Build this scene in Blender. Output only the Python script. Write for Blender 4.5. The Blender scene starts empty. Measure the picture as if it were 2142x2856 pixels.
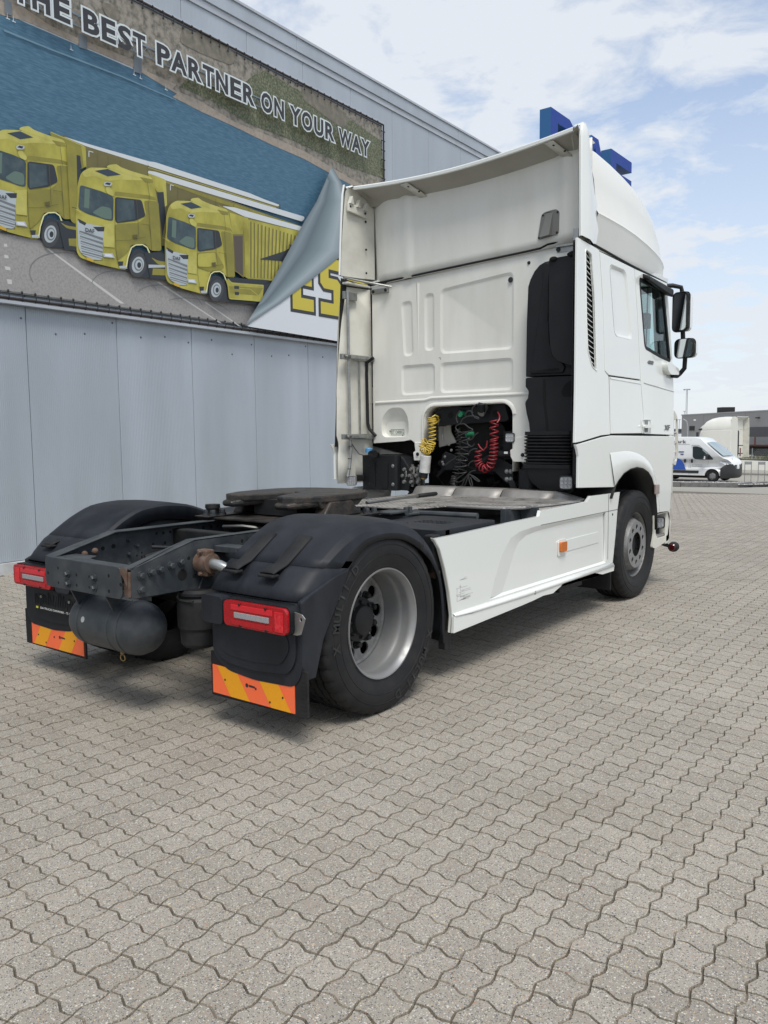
import bpy, bmesh, math, random
import numpy as np
from mathutils import Vector, Matrix, geometry
random.seed(7); rng = np.random.RandomState(7)
scn = bpy.context.scene
C = scn.collection
# ------------------------------------------------------------------ camera
IW, IH, FPX = 2142, 2856, 2285.99
CAM = np.array([3.9256, -3.5142, 1.5372]); YAW, PIT, ROL = -0.6542, 0.0948, -0.0103
_fw = np.array([math.sin(YAW)*math.cos(PIT), math.cos(YAW)*math.cos(PIT), -math.sin(PIT)])
_r0 = np.array([math.cos(YAW), -math.sin(YAW), 0.0]); _u0 = np.cross(_r0, _fw)
_R = _r0*math.cos(ROL)+_u0*math.sin(ROL); _U = -_r0*math.sin(ROL)+_u0*math.cos(ROL)
cam = bpy.data.cameras.new('camera'); co = bpy.data.objects.new('camera', cam); C.objects.link(co)
co.matrix_world = Matrix(((_R[0], _U[0], -_fw[0], CAM[0]), (_R[1], _U[1], -_fw[1], CAM[1]), (_R[2], _U[2], -_fw[2], CAM[2]), (0, 0, 0, 1)))
cam.sensor_fit = 'VERTICAL'; cam.sensor_height = 36; cam.sensor_width = 27; cam.lens = FPX/IH*36
cam.clip_start = 0.05; cam.clip_end = 3000
scn.camera = co
# ------------------------------------------------------------------ sky and sun
SUN_EL, SUN_AZ = math.radians(60), math.radians(132)      # azimuth measured clockwise from +Y
world = bpy.data.worlds.new('World'); scn.world = world; world.use_nodes = True
nt = world.node_tree; N = nt.nodes; L = nt.links; N.clear()
out = N.new('ShaderNodeOutputWorld'); bg = N.new('ShaderNodeBackground'); bg.inputs['Strength'].default_value = 0.115
sky = N.new('ShaderNodeTexSky'); sky.sky_type = 'NISHITA'; sky.sun_disc = False
sky.sun_elevation = SUN_EL; sky.sun_rotation = SUN_AZ; sky.air_density = 1.0; sky.dust_density = 0.6; sky.ozone_density = 1.6
tc = N.new('ShaderNodeTexCoord'); sep = N.new('ShaderNodeSeparateXYZ'); L.new(tc.outputs['Generated'], sep.inputs[0])
zz = N.new('ShaderNodeMath'); zz.operation = 'MAXIMUM'; L.new(sep.outputs['Z'], zz.inputs[0]); zz.inputs[1].default_value = 0.0
za = N.new('ShaderNodeMath'); za.operation = 'ADD'; L.new(zz.outputs[0], za.inputs[0]); za.inputs[1].default_value = 0.16
dv = N.new('ShaderNodeVectorMath'); dv.operation = 'DIVIDE'
cb = N.new('ShaderNodeCombineXYZ'); cb.inputs[2].default_value = 1
for a in (0, 1): L.new(za.outputs[0], cb.inputs[a])
L.new(tc.outputs['Generated'], dv.inputs[0]); L.new(cb.outputs[0], dv.inputs[1])
def wnoise(scale, detail, rough, off, dist=0.0):
    m = N.new('ShaderNodeMapping'); m.inputs['Location'].default_value = off
    m.inputs['Scale'].default_value = (1, 1, 0.2)
    L.new(dv.outputs[0], m.inputs[0])
    n = N.new('ShaderNodeTexNoise'); n.inputs['Scale'].default_value = scale; n.inputs['Detail'].default_value = detail
    n.inputs['Roughness'].default_value = rough; n.inputs['Distortion'].default_value = dist
    L.new(m.outputs[0], n.inputs['Vector']); return n.outputs['Fac']
big = wnoise(0.9, 3, 0.5, (3.1, 1.7, 0)); fine = wnoise(5.5, 8, 0.6, (0.3, 5.2, 0), 0.3)
mx = N.new('ShaderNodeMath'); mx.operation = 'MULTIPLY_ADD'; L.new(big, mx.inputs[0]); mx.inputs[1].default_value = 0.9
f2 = N.new('ShaderNodeMath'); f2.operation = 'MULTIPLY'; L.new(fine, f2.inputs[0]); f2.inputs[1].default_value = 0.80
L.new(f2.outputs[0], mx.inputs[2])
cr_ = N.new('ShaderNodeValToRGB'); L.new(mx.outputs[0], cr_.inputs[0])
e = cr_.color_ramp.elements; e[0].position = 0.645; e[0].color = (0.12, 0.12, 0.12, 1); e[1].position = 0.86; e[1].color = (0.97, 0.97, 0.97, 1)
# thin veil towards the horizon
hz = N.new('ShaderNodeMapRange'); L.new(sep.outputs['Z'], hz.inputs[0]); hz.inputs[1].default_value = -0.02; hz.inputs[2].default_value = 0.56
hz.inputs[3].default_value = 0.93; hz.inputs[4].default_value = 0.0
mm = N.new('ShaderNodeMath'); mm.operation = 'MAXIMUM'; L.new(cr_.outputs[0], mm.inputs[0]); L.new(hz.outputs[0], mm.inputs[1])
mixc = N.new('ShaderNodeMix'); mixc.data_type = 'RGBA'; L.new(mm.outputs[0], mixc.inputs[0])
gain = N.new('ShaderNodeMix'); gain.data_type = 'RGBA'; gain.blend_type = 'MULTIPLY'; gain.inputs[0].default_value = 1
L.new(sky.outputs[0], gain.inputs[6]); gain.inputs[7].default_value = (0.98, 1.0, 1.02, 1)
L.new(gain.outputs[2], mixc.inputs[6]); mixc.inputs[7].default_value = (4.35, 4.6, 4.95, 1)
L.new(mixc.outputs[2], bg.inputs['Color']); L.new(bg.outputs[0], out.inputs[0])
sd = bpy.data.lights.new('sun', 'SUN'); sd.energy = 1.75; sd.angle = math.radians(22); sd.color = (1.0, 0.96, 0.90)
so = bpy.data.objects.new('sun', sd); C.objects.link(so)
_sv = Vector((math.sin(SUN_AZ)*math.cos(SUN_EL), math.cos(SUN_AZ)*math.cos(SUN_EL), math.sin(SUN_EL)))
so.rotation_euler = _sv.to_track_quat('Z', 'Y').to_euler(); so.location = (6, -8, 14)
scn.view_settings.view_transform = 'Standard'; scn.view_settings.look = 'None'
scn.view_settings.exposure = 0.66; scn.view_settings.gamma = 1.0
scn.render.resolution_x = 768; scn.render.resolution_y = 1024

# ------------------------------------------------------------------ measuring: a point of a plane seen at a photograph pixel
CROP = {'B5': (900, 250, 1.659), 'B2': (900, 300, 1.3357), 'B4': (1500, 650, 3.318), 'B6': (850, 700, 3.16), 'C4': (900, 1050, 2.765),
        'A3': (0, 1300, 1.659), 'W': (550, 1400, 2.212), 'S': (1150, 1300, 2.074), 'F': (0, 1400, 2.37), 'V': (1750, 1050, 4.232),
        'A1': (0, 0, 1.549), 'D': (0, 0, 0.77451), 'T1': (0, 350, 3.318), 'T2': (400, 450, 3.016), 'T3': (0, 0, 3.016),
        'O': (1150, 1080, 4.74), 'H': (540, 1300, 2.9625), 'K': (1400, 650, 2.95), 'SK': (1100, 0, 1.592)}
def ray(c, x, y):
    a = CROP[c]; px, py = a[0]+x/a[2], a[1]+y/a[2]
    return _fw + _R*(px-IW/2)/FPX - _U*(py-IH/2)/FPX
def on(c, x, y, ax, val):
    d = ray(c, x, y); t = (val-CAM[ax])/d[ax]; q = CAM+d*t; return (float(q[0]), float(q[1]), float(q[2]))
def onl(c, pts, ax, val):      # traced outline as 2D coordinates in the plane
    o = [a for a in (0, 1, 2) if a != ax]
    return [(on(c, x, y, ax, val)[o[0]], on(c, x, y, ax, val)[o[1]]) for x, y in pts]

# ------------------------------------------------------------------ materials
MATS = {}
def mat(name, col, rough=0.5, metal=0.0, coat=0.0, spec=0.5, noise=None, bump=None, trans=0.0, emit=None, alpha=None):
    """noise=(scale, amount, dark colour[, stretch]) mixes a dirt tone; bump=(scale, strength, distance[, stretch])"""
    if name in MATS: return MATS[name]
    m = bpy.data.materials.new(name); m.use_nodes = True; t = m.node_tree; b = t.nodes['Principled BSDF']
    b.inputs['Base Color'].default_value = (*col, 1); b.inputs['Roughness'].default_value = rough; b.inputs['Metallic'].default_value = metal
    b.inputs['Coat Weight'].default_value = coat; b.inputs['Coat Roughness'].default_value = 0.04
    b.inputs['Specular IOR Level'].default_value = spec; b.inputs['Transmission Weight'].default_value = trans
    if emit: b.inputs['Emission Color'].default_value = (*emit[0], 1); b.inputs['Emission Strength'].default_value = emit[1]
    tcn = t.nodes.new('ShaderNodeTexCoord')
    def nz(scale, detail=6, stretch=None, rough_=0.6):
        src = tcn.outputs['Object']
        if stretch:
            mp = t.nodes.new('ShaderNodeMapping'); mp.inputs['Scale'].default_value = stretch; t.links.new(src, mp.inputs[0]); src = mp.outputs[0]
        n = t.nodes.new('ShaderNodeTexNoise'); n.inputs['Scale'].default_value = scale; n.inputs['Detail'].default_value = detail
        n.inputs['Roughness'].default_value = rough_; t.links.new(src, n.inputs['Vector']); return n
    if noise:
        n = nz(noise[0], 7, noise[3] if len(noise) > 3 else None)
        r = t.nodes.new('ShaderNodeValToRGB'); r.color_ramp.elements[0].position = 0.42; r.color_ramp.elements[1].position = 0.68
        t.links.new(n.outputs['Fac'], r.inputs[0])
        mu = t.nodes.new('ShaderNodeMath'); mu.operation = 'MULTIPLY'; mu.inputs[1].default_value = noise[1]; t.links.new(r.outputs[0], mu.inputs[0])
        mi = t.nodes.new('ShaderNodeMix'); mi.data_type = 'RGBA'; mi.inputs[6].default_value = (*col, 1); mi.inputs[7].default_value = (*noise[2], 1)
        t.links.new(mu.outputs[0], mi.inputs[0]); t.links.new(mi.outputs[2], b.inputs['Base Color'])
        rr = t.nodes.new('ShaderNodeMapRange'); t.links.new(mu.outputs[0], rr.inputs[0]); rr.inputs[3].default_value = rough; rr.inputs[4].default_value = min(1, rough+0.25)
        t.links.new(rr.outputs[0], b.inputs['Roughness'])
    if bump:
        n = nz(bump[0], 4, bump[3] if len(bump) > 3 else None)
        bp = t.nodes.new('ShaderNodeBump'); bp.inputs['Strength'].default_value = bump[1]; bp.inputs['Distance'].default_value = bump[2]
        t.links.new(n.outputs['Fac'], bp.inputs['Height']); t.links.new(bp.outputs[0], b.inputs['Normal'])
    MATS[name] = m; return m
WHITE = mat('white_paint', (0.80, 0.825, 0.79), 0.20, coat=0.8, noise=(1.1, 0.14, (0.60, 0.60, 0.55)), bump=(0.9, 0.04, 0.02))
CREAM = mat('dusty_white_paint', (0.76, 0.755, 0.70), 0.34, coat=0.35, noise=(2.6, 0.42, (0.60, 0.585, 0.51), (1.6, 1.6, 0.35)), bump=(2.2, 0.06, 0.02))
GRIME = mat('weathered_white_plastic', (0.68, 0.67, 0.60), 0.5, noise=(3.5, 0.55, (0.46, 0.44, 0.37)))
BLACKP = mat('black_plastic', (0.007, 0.008, 0.0095), 0.5, spec=0.35, noise=(5, 0.5, (0.015, 0.016, 0.018)), bump=(260, 0.12, 0.002))
FENDM = mat('fender_plastic', (0.0085, 0.0105, 0.015), 0.52, spec=0.38, noise=(4.5, 0.6, (0.032, 0.036, 0.044), (1, 1, 0.35)), bump=(300, 0.10, 0.002))
RUBBER = mat('rubber', (0.010, 0.0105, 0.012), 0.62, spec=0.35, noise=(9, 0.6, (0.030, 0.029, 0.028)), bump=(90, 0.15, 0.002))
FRAMEM = mat('chassis_paint', (0.032, 0.039, 0.045), 0.42, noise=(7, 0.7, (0.080, 0.084, 0.086)), bump=(60, 0.12, 0.002))
DARKM = mat('dark_mechanical', (0.006, 0.0065, 0.007), 0.6, noise=(12, 0.5, (0.018, 0.017, 0.016)))
RUST = mat('rusty_steel', (0.10, 0.055, 0.035), 0.75, noise=(22, 0.8, (0.16, 0.13, 0.11)), bump=(50, 0.3, 0.003))
STEEL = mat('galvanised_steel', (0.38, 0.39, 0.38), 0.38, metal=0.85, noise=(18, 0.5, (0.20, 0.19, 0.17)))
SILVER = mat('silver_rim_paint', (0.30, 0.305, 0.31), 0.42, metal=0.55, noise=(12, 0.45, (0.24, 0.23, 0.21)))
DARKRIM = mat('dusty_wheel_disc', (0.25, 0.25, 0.245), 0.5, metal=0.4, noise=(14, 0.7, (0.10, 0.098, 0.09)))
ALU = mat('worn_aluminium', (0.34, 0.33, 0.315), 0.5, metal=0.5, noise=(6, 0.75, (0.22, 0.205, 0.19)), bump=(40, 0.1, 0.002))
GREASE = mat('greasy_cast_iron', (0.022, 0.021, 0.020), 0.40, metal=0.2, noise=(11, 0.8, (0.075, 0.058, 0.046)), bump=(26, 0.5, 0.01))
def glass_mat(name, tint, refl=1.0):
    m = bpy.data.materials.new(name); m.use_nodes = True; t = m.node_tree; t.nodes.clear(); o = t.nodes.new('ShaderNodeOutputMaterial')
    a = t.nodes.new('ShaderNodeBsdfTransparent'); a.inputs[0].default_value = (*tint, 1); g_ = t.nodes.new('ShaderNodeBsdfGlossy'); g_.inputs['Roughness'].default_value = 0.02
    lw = t.nodes.new('ShaderNodeLayerWeight'); pw = t.nodes.new('ShaderNodeMath'); pw.operation = 'POWER'; pw.inputs[1].default_value = 4; t.links.new(lw.outputs['Facing'], pw.inputs[0]); f = t.nodes.new('ShaderNodeMath'); f.operation = 'MULTIPLY_ADD'; f.inputs[1].default_value = 0.6; f.inputs[2].default_value = 0.05; t.links.new(pw.outputs[0], f.inputs[0]); mx_ = t.nodes.new('ShaderNodeMixShader'); t.links.new(f.outputs[0], mx_.inputs[0]); t.links.new(a.outputs[0], mx_.inputs[1]); t.links.new(g_.outputs[0], mx_.inputs[2]); t.links.new(mx_.outputs[0], o.inputs[0]); return m
GLASS = glass_mat('tinted_glass', (0.86, 0.95, 0.94))
MIRRG = mat('mirror_glass', (0.75, 0.78, 0.80), 0.03, metal=1.0)
REDL = mat('red_lens', (0.40, 0.005, 0.010), 0.26, coat=0.3, noise=(60, 0.45, (0.20, 0.003, 0.006)))
REDL2 = mat('bright_red_reflector', (0.62, 0.018, 0.028), 0.3, coat=0.25)
CLEARL = mat('clear_lamp_glass', (0.40, 0.40, 0.41), 0.25, metal=0.3, noise=(90, 0.6, (0.35, 0.36, 0.38)))
AMBER = mat('amber_lens', (0.62, 0.15, 0.008), 0.2, coat=0.7, noise=(60, 0.4, (0.4, 0.08, 0.0)))
YHOSE = mat('yellow_hose', (0.62, 0.44, 0.06), 0.4, noise=(20, 0.5, (0.34, 0.25, 0.06)))
RHOSE = mat('red_hose', (0.26, 0.016, 0.024), 0.4, noise=(20, 0.4, (0.18, 0.02, 0.025)))
BHOSE = mat('black_hose', (0.028, 0.028, 0.028), 0.36)
GREEN = mat('green_plug', (0.02, 0.22, 0.10), 0.4)
BLUECAP = mat('blue_cap', (0.10, 0.28, 0.50), 0.4)
INK = mat('black_ink', (0.02, 0.02, 0.025), 0.5)

# ------------------------------------------------------------------ mesh collector
class M:
    def __init__(s): s.v = []; s.f = []; s.mi = []
    def add(s, vs, fs, mi=0):
        o = len(s.v); s.v += [tuple(map(float, q)) for q in vs]; s.f += [tuple(i+o for i in f) for f in fs]; s.mi += [mi]*len(fs); return s
    def box(s, x0, x1, y0, y1, z0, z1, mi=0):
        vs = [(x, y, z) for x in (x0, x1) for y in (y0, y1) for z in (z0, z1)]
        return s.add(vs, [(0, 1, 3, 2), (4, 6, 7, 5), (0, 4, 5, 1), (2, 3, 7, 6), (0, 2, 6, 4), (1, 5, 7, 3)], mi)
    def hexa(s, lo, hi, mi=0):      # two quads (4 points each) joined
        return s.add(list(lo)+list(hi), [(0, 3, 2, 1), (4, 5, 6, 7)]+[(i, (i+1) % 4, 4+(i+1) % 4, 4+i) for i in range(4)], mi)
    def prism(s, poly, ax, a, b, mi=0, holes=()):
        o = [k for k in (0, 1, 2) if k != ax]
        def P(q, t):
            r = [0, 0, 0]; r[ax] = t; r[o[0]] = q[0]; r[o[1]] = q[1]; return tuple(r)
        loops = [list(poly)]+[list(h) for h in holes]
        tri = geometry.tessellate_polygon([[Vector((q[0], q[1], 0)) for q in lp] for lp in loops])
        flat = [q for lp in loops for q in lp]; n = len(flat)
        fs = [tuple(t) for t in tri]+[tuple(i+n for i in t) for t in tri]
        k = 0
        for lp in loops:
            m_ = len(lp); fs += [(k+i, k+(i+1) % m_, n+k+(i+1) % m_, n+k+i) for i in range(m_)]; k += m_
        return s.add([P(q, a) for q in flat]+[P(q, b) for q in flat], fs, mi)
    def sheet(s, poly, fn, mi=0, holes=()):
        loops = [list(poly)]+[list(h) for h in holes]
        tri = geometry.tessellate_polygon([[Vector((q[0], q[1], 0)) for q in lp] for lp in loops])
        return s.add([fn(*q) for lp in loops for q in lp], [tuple(t) for t in tri], mi)
    def tube(s, path, r, seg=8, closed=False, mi=0):
        P = [Vector(q) for q in path]; n = len(P); rs = r if hasattr(r, '__len__') else [r]*n
        up = None; rings = []
        for i in range(n):
            a = P[(i-1) % n] if (i > 0 or closed) else P[i]; b = P[(i+1) % n] if (i < n-1 or closed) else P[i]
            d = (b-a); d = d.normalized() if d.length > 1e-9 else Vector((0, 0, 1))
            if up is None: up = Vector((0, 0, 1)) if abs(d.z) < 0.9 else Vector((1, 0, 0))
            sx = d.cross(up); sx = sx.normalized() if sx.length > 1e-6 else d.orthogonal().normalized(); up = sx.cross(d)
            rings.append([P[i]+(sx*math.cos(2*math.pi*k/seg)+up*math.sin(2*math.pi*k/seg))*rs[i] for k in range(seg)])
        vs = [q for rg in rings for q in rg]; fs = []
        for i in range(n if closed else n-1):
            j = (i+1) % n
            fs += [(i*seg+k, i*seg+(k+1) % seg, j*seg+(k+1) % seg, j*seg+k) for k in range(seg)]
        if not closed: fs += [tuple(range(seg))[::-1], tuple((n-1)*seg+k for k in range(seg))]
        return s.add(vs, fs, mi)
    def lathe(s, prof, c, ax=0, seg=48, mi=0, close=False):      # prof: (radius, offset along ax)
        o = [k for k in (0, 1, 2) if k != ax]; n = len(prof); vs = []
        for k in range(seg):
            t = 2*math.pi*k/seg
            for r, h in prof:
                q = list(c); q[ax] += h; q[o[0]] += r*math.cos(t); q[o[1]] += r*math.sin(t); vs.append(q)
        fs = []; m_ = n if close else n-1
        for k in range(seg):
            j = (k+1) % seg
            fs += [(k*n+i, k*n+(i+1) % n, j*n+(i+1) % n, j*n+i) for i in range(m_)]
        return s.add(vs, fs, mi)
    def cyl(s, a, b, r, seg=12, mi=0): return s.tube([a, b], r, seg, mi=mi)
    def grid(s, rows, mi=0, closed=False):
        w = len(rows[0]); fs = []
        for i in range(len(rows)-1):
            for k in range(w if closed else w-1):
                j = (k+1) % w; fs.append((i*w+k, i*w+j, (i+1)*w+j, (i+1)*w+k))
        return s.add([q for r in rows for q in r], fs, mi)
    def ell(s, c, r, nu=12, nv=8, mi=0):
        rows = [[(c[0]+r[0]*math.sin(math.pi*i/nv)*math.cos(2*math.pi*k/nu), c[1]+r[1]*math.sin(math.pi*i/nv)*math.sin(2*math.pi*k/nu), c[2]+r[2]*math.cos(math.pi*i/nv)) for k in range(nu)] for i in range(nv+1)]
        return s.grid(rows, mi, True)
    def build(s, name, mats, parent=None, ang=35, bevel=0.0, thick=None, bseg=2, recalc=True):
        me = bpy.data.meshes.new(name); me.from_pydata(s.v, [], s.f)
        if not isinstance(mats, (list, tuple)): mats = [mats]
        for m_ in mats: me.materials.append(m_)
        if len(mats) > 1: me.polygons.foreach_set('material_index', s.mi)
        bm = bmesh.new(); bm.from_mesh(me); bmesh.ops.remove_doubles(bm, verts=bm.verts, dist=1e-5)
        if recalc: bmesh.ops.recalc_face_normals(bm, faces=bm.faces)
        bm.to_mesh(me); bm.free()
        me.polygons.foreach_set('use_smooth', [ang > 0]*len(me.polygons))
        if ang > 0: me.set_sharp_from_angle(angle=math.radians(ang))
        o = bpy.data.objects.new(name, me); C.objects.link(o)
        if parent is not None: o.parent = parent
        if thick is not None:
            md = o.modifiers.new('thickness', 'SOLIDIFY'); md.thickness = thick; md.offset = -1
        if bevel:
            md = o.modifiers.new('bevel', 'BEVEL'); md.width = bevel; md.segments = bseg; md.limit_method = 'ANGLE'; md.angle_limit = math.radians(40)
            md.harden_normals = ang > 0
        return o
def empty(name, loc=(0, 0, 0), label=None, cat=None, group=None, rz=0.0):
    o = bpy.data.objects.new(name, None); C.objects.link(o); o.location = loc; o.rotation_euler = (0, 0, rz); o.empty_display_size = 0.3
    return tag(o, label, cat, group)
def tag(o, label=None, cat=None, group=None, kind=None):
    if label: o['label'] = label
    if cat: o['category'] = cat
    if group: o['group'] = group
    if kind: o['kind'] = kind
    return o
def dup(o, parent=None):
    c = o.copy(); C.objects.link(c); c.parent = parent; c.matrix_parent_inverse = Matrix()
    for ch in list(o.children): dup(ch, c)
    return c
def rrect(x0, x1, z0, z1, r, n=5):
    p = []
    for cx, cz, a in ((x1-r, z1-r, 0), (x0+r, z1-r, 90), (x0+r, z0+r, 180), (x1-r, z0+r, 270)):
        for k in range(n+1):
            t = math.radians(a+90*k/n); p.append((cx+r*math.cos(t), cz+r*math.sin(t)))
    return p
def rounded(poly, r, n=4):      # round the corners of a polygon
    out = []; m_ = len(poly)
    for i in range(m_):
        a, b, c = Vector(poly[i-1]), Vector(poly[i]), Vector(poly[(i+1) % m_])
        u = (a-b); v = (c-b); rr = min(r, u.length*0.45, v.length*0.45); p0 = b+u.normalized()*rr; p1 = b+v.normalized()*rr
        for k in range(n+1):
            t = k/n; out.append(tuple((p0*(1-t)**2+b*2*t*(1-t)+p1*t*t)))
    return out
def text_mesh(txt, size, offset=0.0, extrude=0.0, align='LEFT', shear=0.0, space=1.0):
    cu = bpy.data.curves.new('lettering', 'FONT'); cu.body = txt; cu.size = size; cu.offset = offset; cu.extrude = extrude
    cu.align_x = align; cu.shear = shear; cu.resolution_u = 3; cu.space_character = space
    ob = bpy.data.objects.new('lettering', cu); C.objects.link(ob)
    dg = bpy.context.evaluated_depsgraph_get(); me = bpy.data.meshes.new_from_object(ob.evaluated_get(dg))
    bpy.data.objects.remove(ob); bpy.data.curves.remove(cu); return me
def put_text(name, txt, fn, w, h, m, parent=None, offset=0.0, x0=0.0, depth=0.0, fit=None):
    """text laid so its ink box is w x h, mapped through fn(u, v, d); fit = ink box measured on the plain text"""
    me = text_mesh(txt, 1.0, offset, 0.05 if depth else 0)
    base = me if fit is None else fit
    n = len(base.vertices); a = np.empty(n*3); base.vertices.foreach_get('co', a); a = a.reshape(-1, 3)
    lo, hi = a.min(0), a.max(0)
    for v in me.vertices:
        u = (v.co.x-lo[0])/(hi[0]-lo[0])*w+x0; t = (v.co.y-lo[1])/(hi[1]-lo[1])*h; d = depth if v.co.z > 0 else 0.0
        v.co = fn(u, t, d)
    me.materials.clear(); me.materials.append(m)
    o = bpy.data.objects.new(name, me); C.objects.link(o)
    if parent is not None: o.parent = parent
    return o
# ================================================================== GROUND
def struct(o): o['kind'] = 'structure'; return o
def ground_mat():
    m = bpy.data.materials.new('yard_surface'); m.use_nodes = True; t = m.node_tree; b = t.nodes['Principled BSDF']
    g = t.nodes.new('ShaderNodeNewGeometry')
    n = t.nodes.new('ShaderNodeTexNoise'); n.inputs['Scale'].default_value = 0.35; n.inputs['Detail'].default_value = 8; t.links.new(g.outputs['Position'], n.inputs['Vector'])
    r = t.nodes.new('ShaderNodeValToRGB'); r.color_ramp.elements[0].color = (0.25, 0.238, 0.205, 1); r.color_ramp.elements[1].color = (0.33, 0.313, 0.27, 1)
    t.links.new(n.outputs['Fac'], r.inputs[0]); t.links.new(r.outputs[0], b.inputs['Base Color']); b.inputs['Roughness'].default_value = 0.9
    return m
def gz(y): return -0.041*min(max(0.0, y-11.0), 34.0)
g = M(); S = 1500
g.grid([[(-S, y, gz(y)-0.03), (S, y, gz(y)-0.03)] for y in (-S, 11, 28, 45, S)])
ground = struct(g.build('ground', ground_mat(), ang=0))
SAND = mat('joint_sand', (0.10, 0.092, 0.074), 0.95, noise=(14, 0.9, (0.18, 0.16, 0.125)))
def paver_mats():
    res = []
    for nm, top in (('concrete_paver', True), ('paver_edge', False)):
        m = bpy.data.materials.new(nm); m.use_nodes = True; t = m.node_tree; b = t.nodes['Principled BSDF']; Nn, Ll = t.nodes, t.links
        g = Nn.new('ShaderNodeNewGeometry'); at = Nn.new('ShaderNodeAttribute'); at.attribute_name = 'tone'; oi = Nn.new('ShaderNodeObjectInfo')
        ad = Nn.new('ShaderNodeMath'); ad.operation = 'ADD'; Ll.new(at.outputs['Fac'], ad.inputs[0]); Ll.new(oi.outputs['Random'], ad.inputs[1])
        fr = Nn.new('ShaderNodeMath'); fr.operation = 'FRACT'; Ll.new(ad.outputs[0], fr.inputs[0])
        base = Nn.new('ShaderNodeValToRGB'); Ll.new(fr.outputs[0], base.inputs[0]); el = base.color_ramp.elements
        el[0].color = (0.285, 0.256, 0.214, 1); el[1].color = (0.338, 0.306, 0.260, 1)
        k = el.new(0.5); k.color = (0.312, 0.282, 0.237, 1)
        big = Nn.new('ShaderNodeTexNoise'); big.inputs['Scale'].default_value = 0.9; big.inputs['Detail'].default_value = 6; Ll.new(g.outputs['Position'], big.inputs['Vector'])
        br = Nn.new('ShaderNodeMapRange'); Ll.new(big.outputs['Fac'], br.inputs[0]); br.inputs[1].default_value = 0.3; br.inputs[2].default_value = 0.7; br.inputs[3].default_value = 0.90; br.inputs[4].default_value = 1.07
        mu = Nn.new('ShaderNodeMix'); mu.data_type = 'RGBA'; mu.blend_type = 'MULTIPLY'; mu.inputs[0].default_value = 1
        Ll.new(base.outputs[0], mu.inputs[6]); cmb = Nn.new('ShaderNodeCombineColor')
        for i in range(3): Ll.new(br.outputs[0], cmb.inputs[i])
        Ll.new(cmb.outputs[0], mu.inputs[7]); cur = mu.outputs[2]
        fn = Nn.new('ShaderNodeTexNoise'); fn.inputs['Scale'].default_value = 420; fn.inputs['Detail'].default_value = 3; Ll.new(g.outputs['Position'], fn.inputs['Vector'])
        fr2 = Nn.new('ShaderNodeMapRange'); Ll.new(fn.outputs['Fac'], fr2.inputs[0]); fr2.inputs[1].default_value = 0.3; fr2.inputs[2].default_value = 0.7; fr2.inputs[3].default_value = 0.84; fr2.inputs[4].default_value = 1.14
        c2 = Nn.new('ShaderNodeCombineColor'); [Ll.new(fr2.outputs[0], c2.inputs[i]) for i in range(3)]
        m2 = Nn.new('ShaderNodeMix'); m2.data_type = 'RGBA'; m2.blend_type = 'MULTIPLY'; m2.inputs[0].default_value = 1; Ll.new(cur, m2.inputs[6]); Ll.new(c2.outputs[0], m2.inputs[7]); cur = m2.outputs[2]
        # exposed aggregate: one colour per voronoi cell, only some cells show
        for sc, lo, radius in ((250, 0.62, 0.42), (165, 0.56, 0.38), (95, 0.90, 0.34)):
            v = Nn.new('ShaderNodeTexVoronoi'); v.inputs['Scale'].default_value = sc; Ll.new(g.outputs['Position'], v.inputs['Vector'])
            sp = Nn.new('ShaderNodeSeparateColor'); Ll.new(v.outputs['Color'], sp.inputs[0])
            gt = Nn.new('ShaderNodeMath'); gt.operation = 'GREATER_THAN'; gt.inputs[1].default_value = lo; Ll.new(sp.outputs[0], gt.inputs[0])
            lt = Nn.new('ShaderNodeMath'); lt.operation = 'LESS_THAN'; lt.inputs[1].default_value = radius; Ll.new(v.outputs['Distance'], lt.inputs[0])
            ml = Nn.new('ShaderNodeMath'); ml.operation = 'MULTIPLY'; Ll.new(gt.outputs[0], ml.inputs[0]); Ll.new(lt.outputs[0], ml.inputs[1])
            ag = Nn.new('ShaderNodeValToRGB'); ag.color_ramp.interpolation = 'CONSTANT'; Ll.new(sp.outputs[1], ag.inputs[0]); ae = ag.color_ramp.elements
            ae[0].position = 0; ae[0].color = (0.10, 0.10, 0.10, 1); ae[1].position = 0.34; ae[1].color = (0.16, 0.15, 0.135, 1)
            for pos, cc in ((0.52, (0.55, 0.53, 0.47)), (0.78, (0.40, 0.37, 0.31)), (0.90, (0.36, 0.20, 0.12)), (0.95, (0.52, 0.42, 0.25))):
                z = ae.new(pos); z.color = (*cc, 1)
            m3 = Nn.new('ShaderNodeMix'); m3.data_type = 'RGBA'; Ll.new(ml.outputs[0], m3.inputs[0]); Ll.new(cur, m3.inputs[6]); Ll.new(ag.outputs[0], m3.inputs[7]); cur = m3.outputs[2]
        st_ = Nn.new('ShaderNodeTexNoise'); st_.inputs['Scale'].default_value = 0.55; st_.inputs['Detail'].default_value = 9; st_.inputs['Roughness'].default_value = .7; Ll.new(g.outputs['Position'], st_.inputs['Vector'])
        for lo_, hi_, amt, col_ in ((.60, .72, .30, (.25, .215, .165)), (.40, .28, .38, (.215, .21, .195))):
            sr = Nn.new('ShaderNodeMapRange'); Ll.new(st_.outputs['Fac'], sr.inputs[0]); sr.inputs[1].default_value = lo_; sr.inputs[2].default_value = hi_; sr.inputs[3].default_value = 0; sr.inputs[4].default_value = amt
            m5 = Nn.new('ShaderNodeMix'); m5.data_type = 'RGBA'; Ll.new(sr.outputs[0], m5.inputs[0]); Ll.new(cur, m5.inputs[6]); m5.inputs[7].default_value = (*col_, 1); cur = m5.outputs[2]
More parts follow.
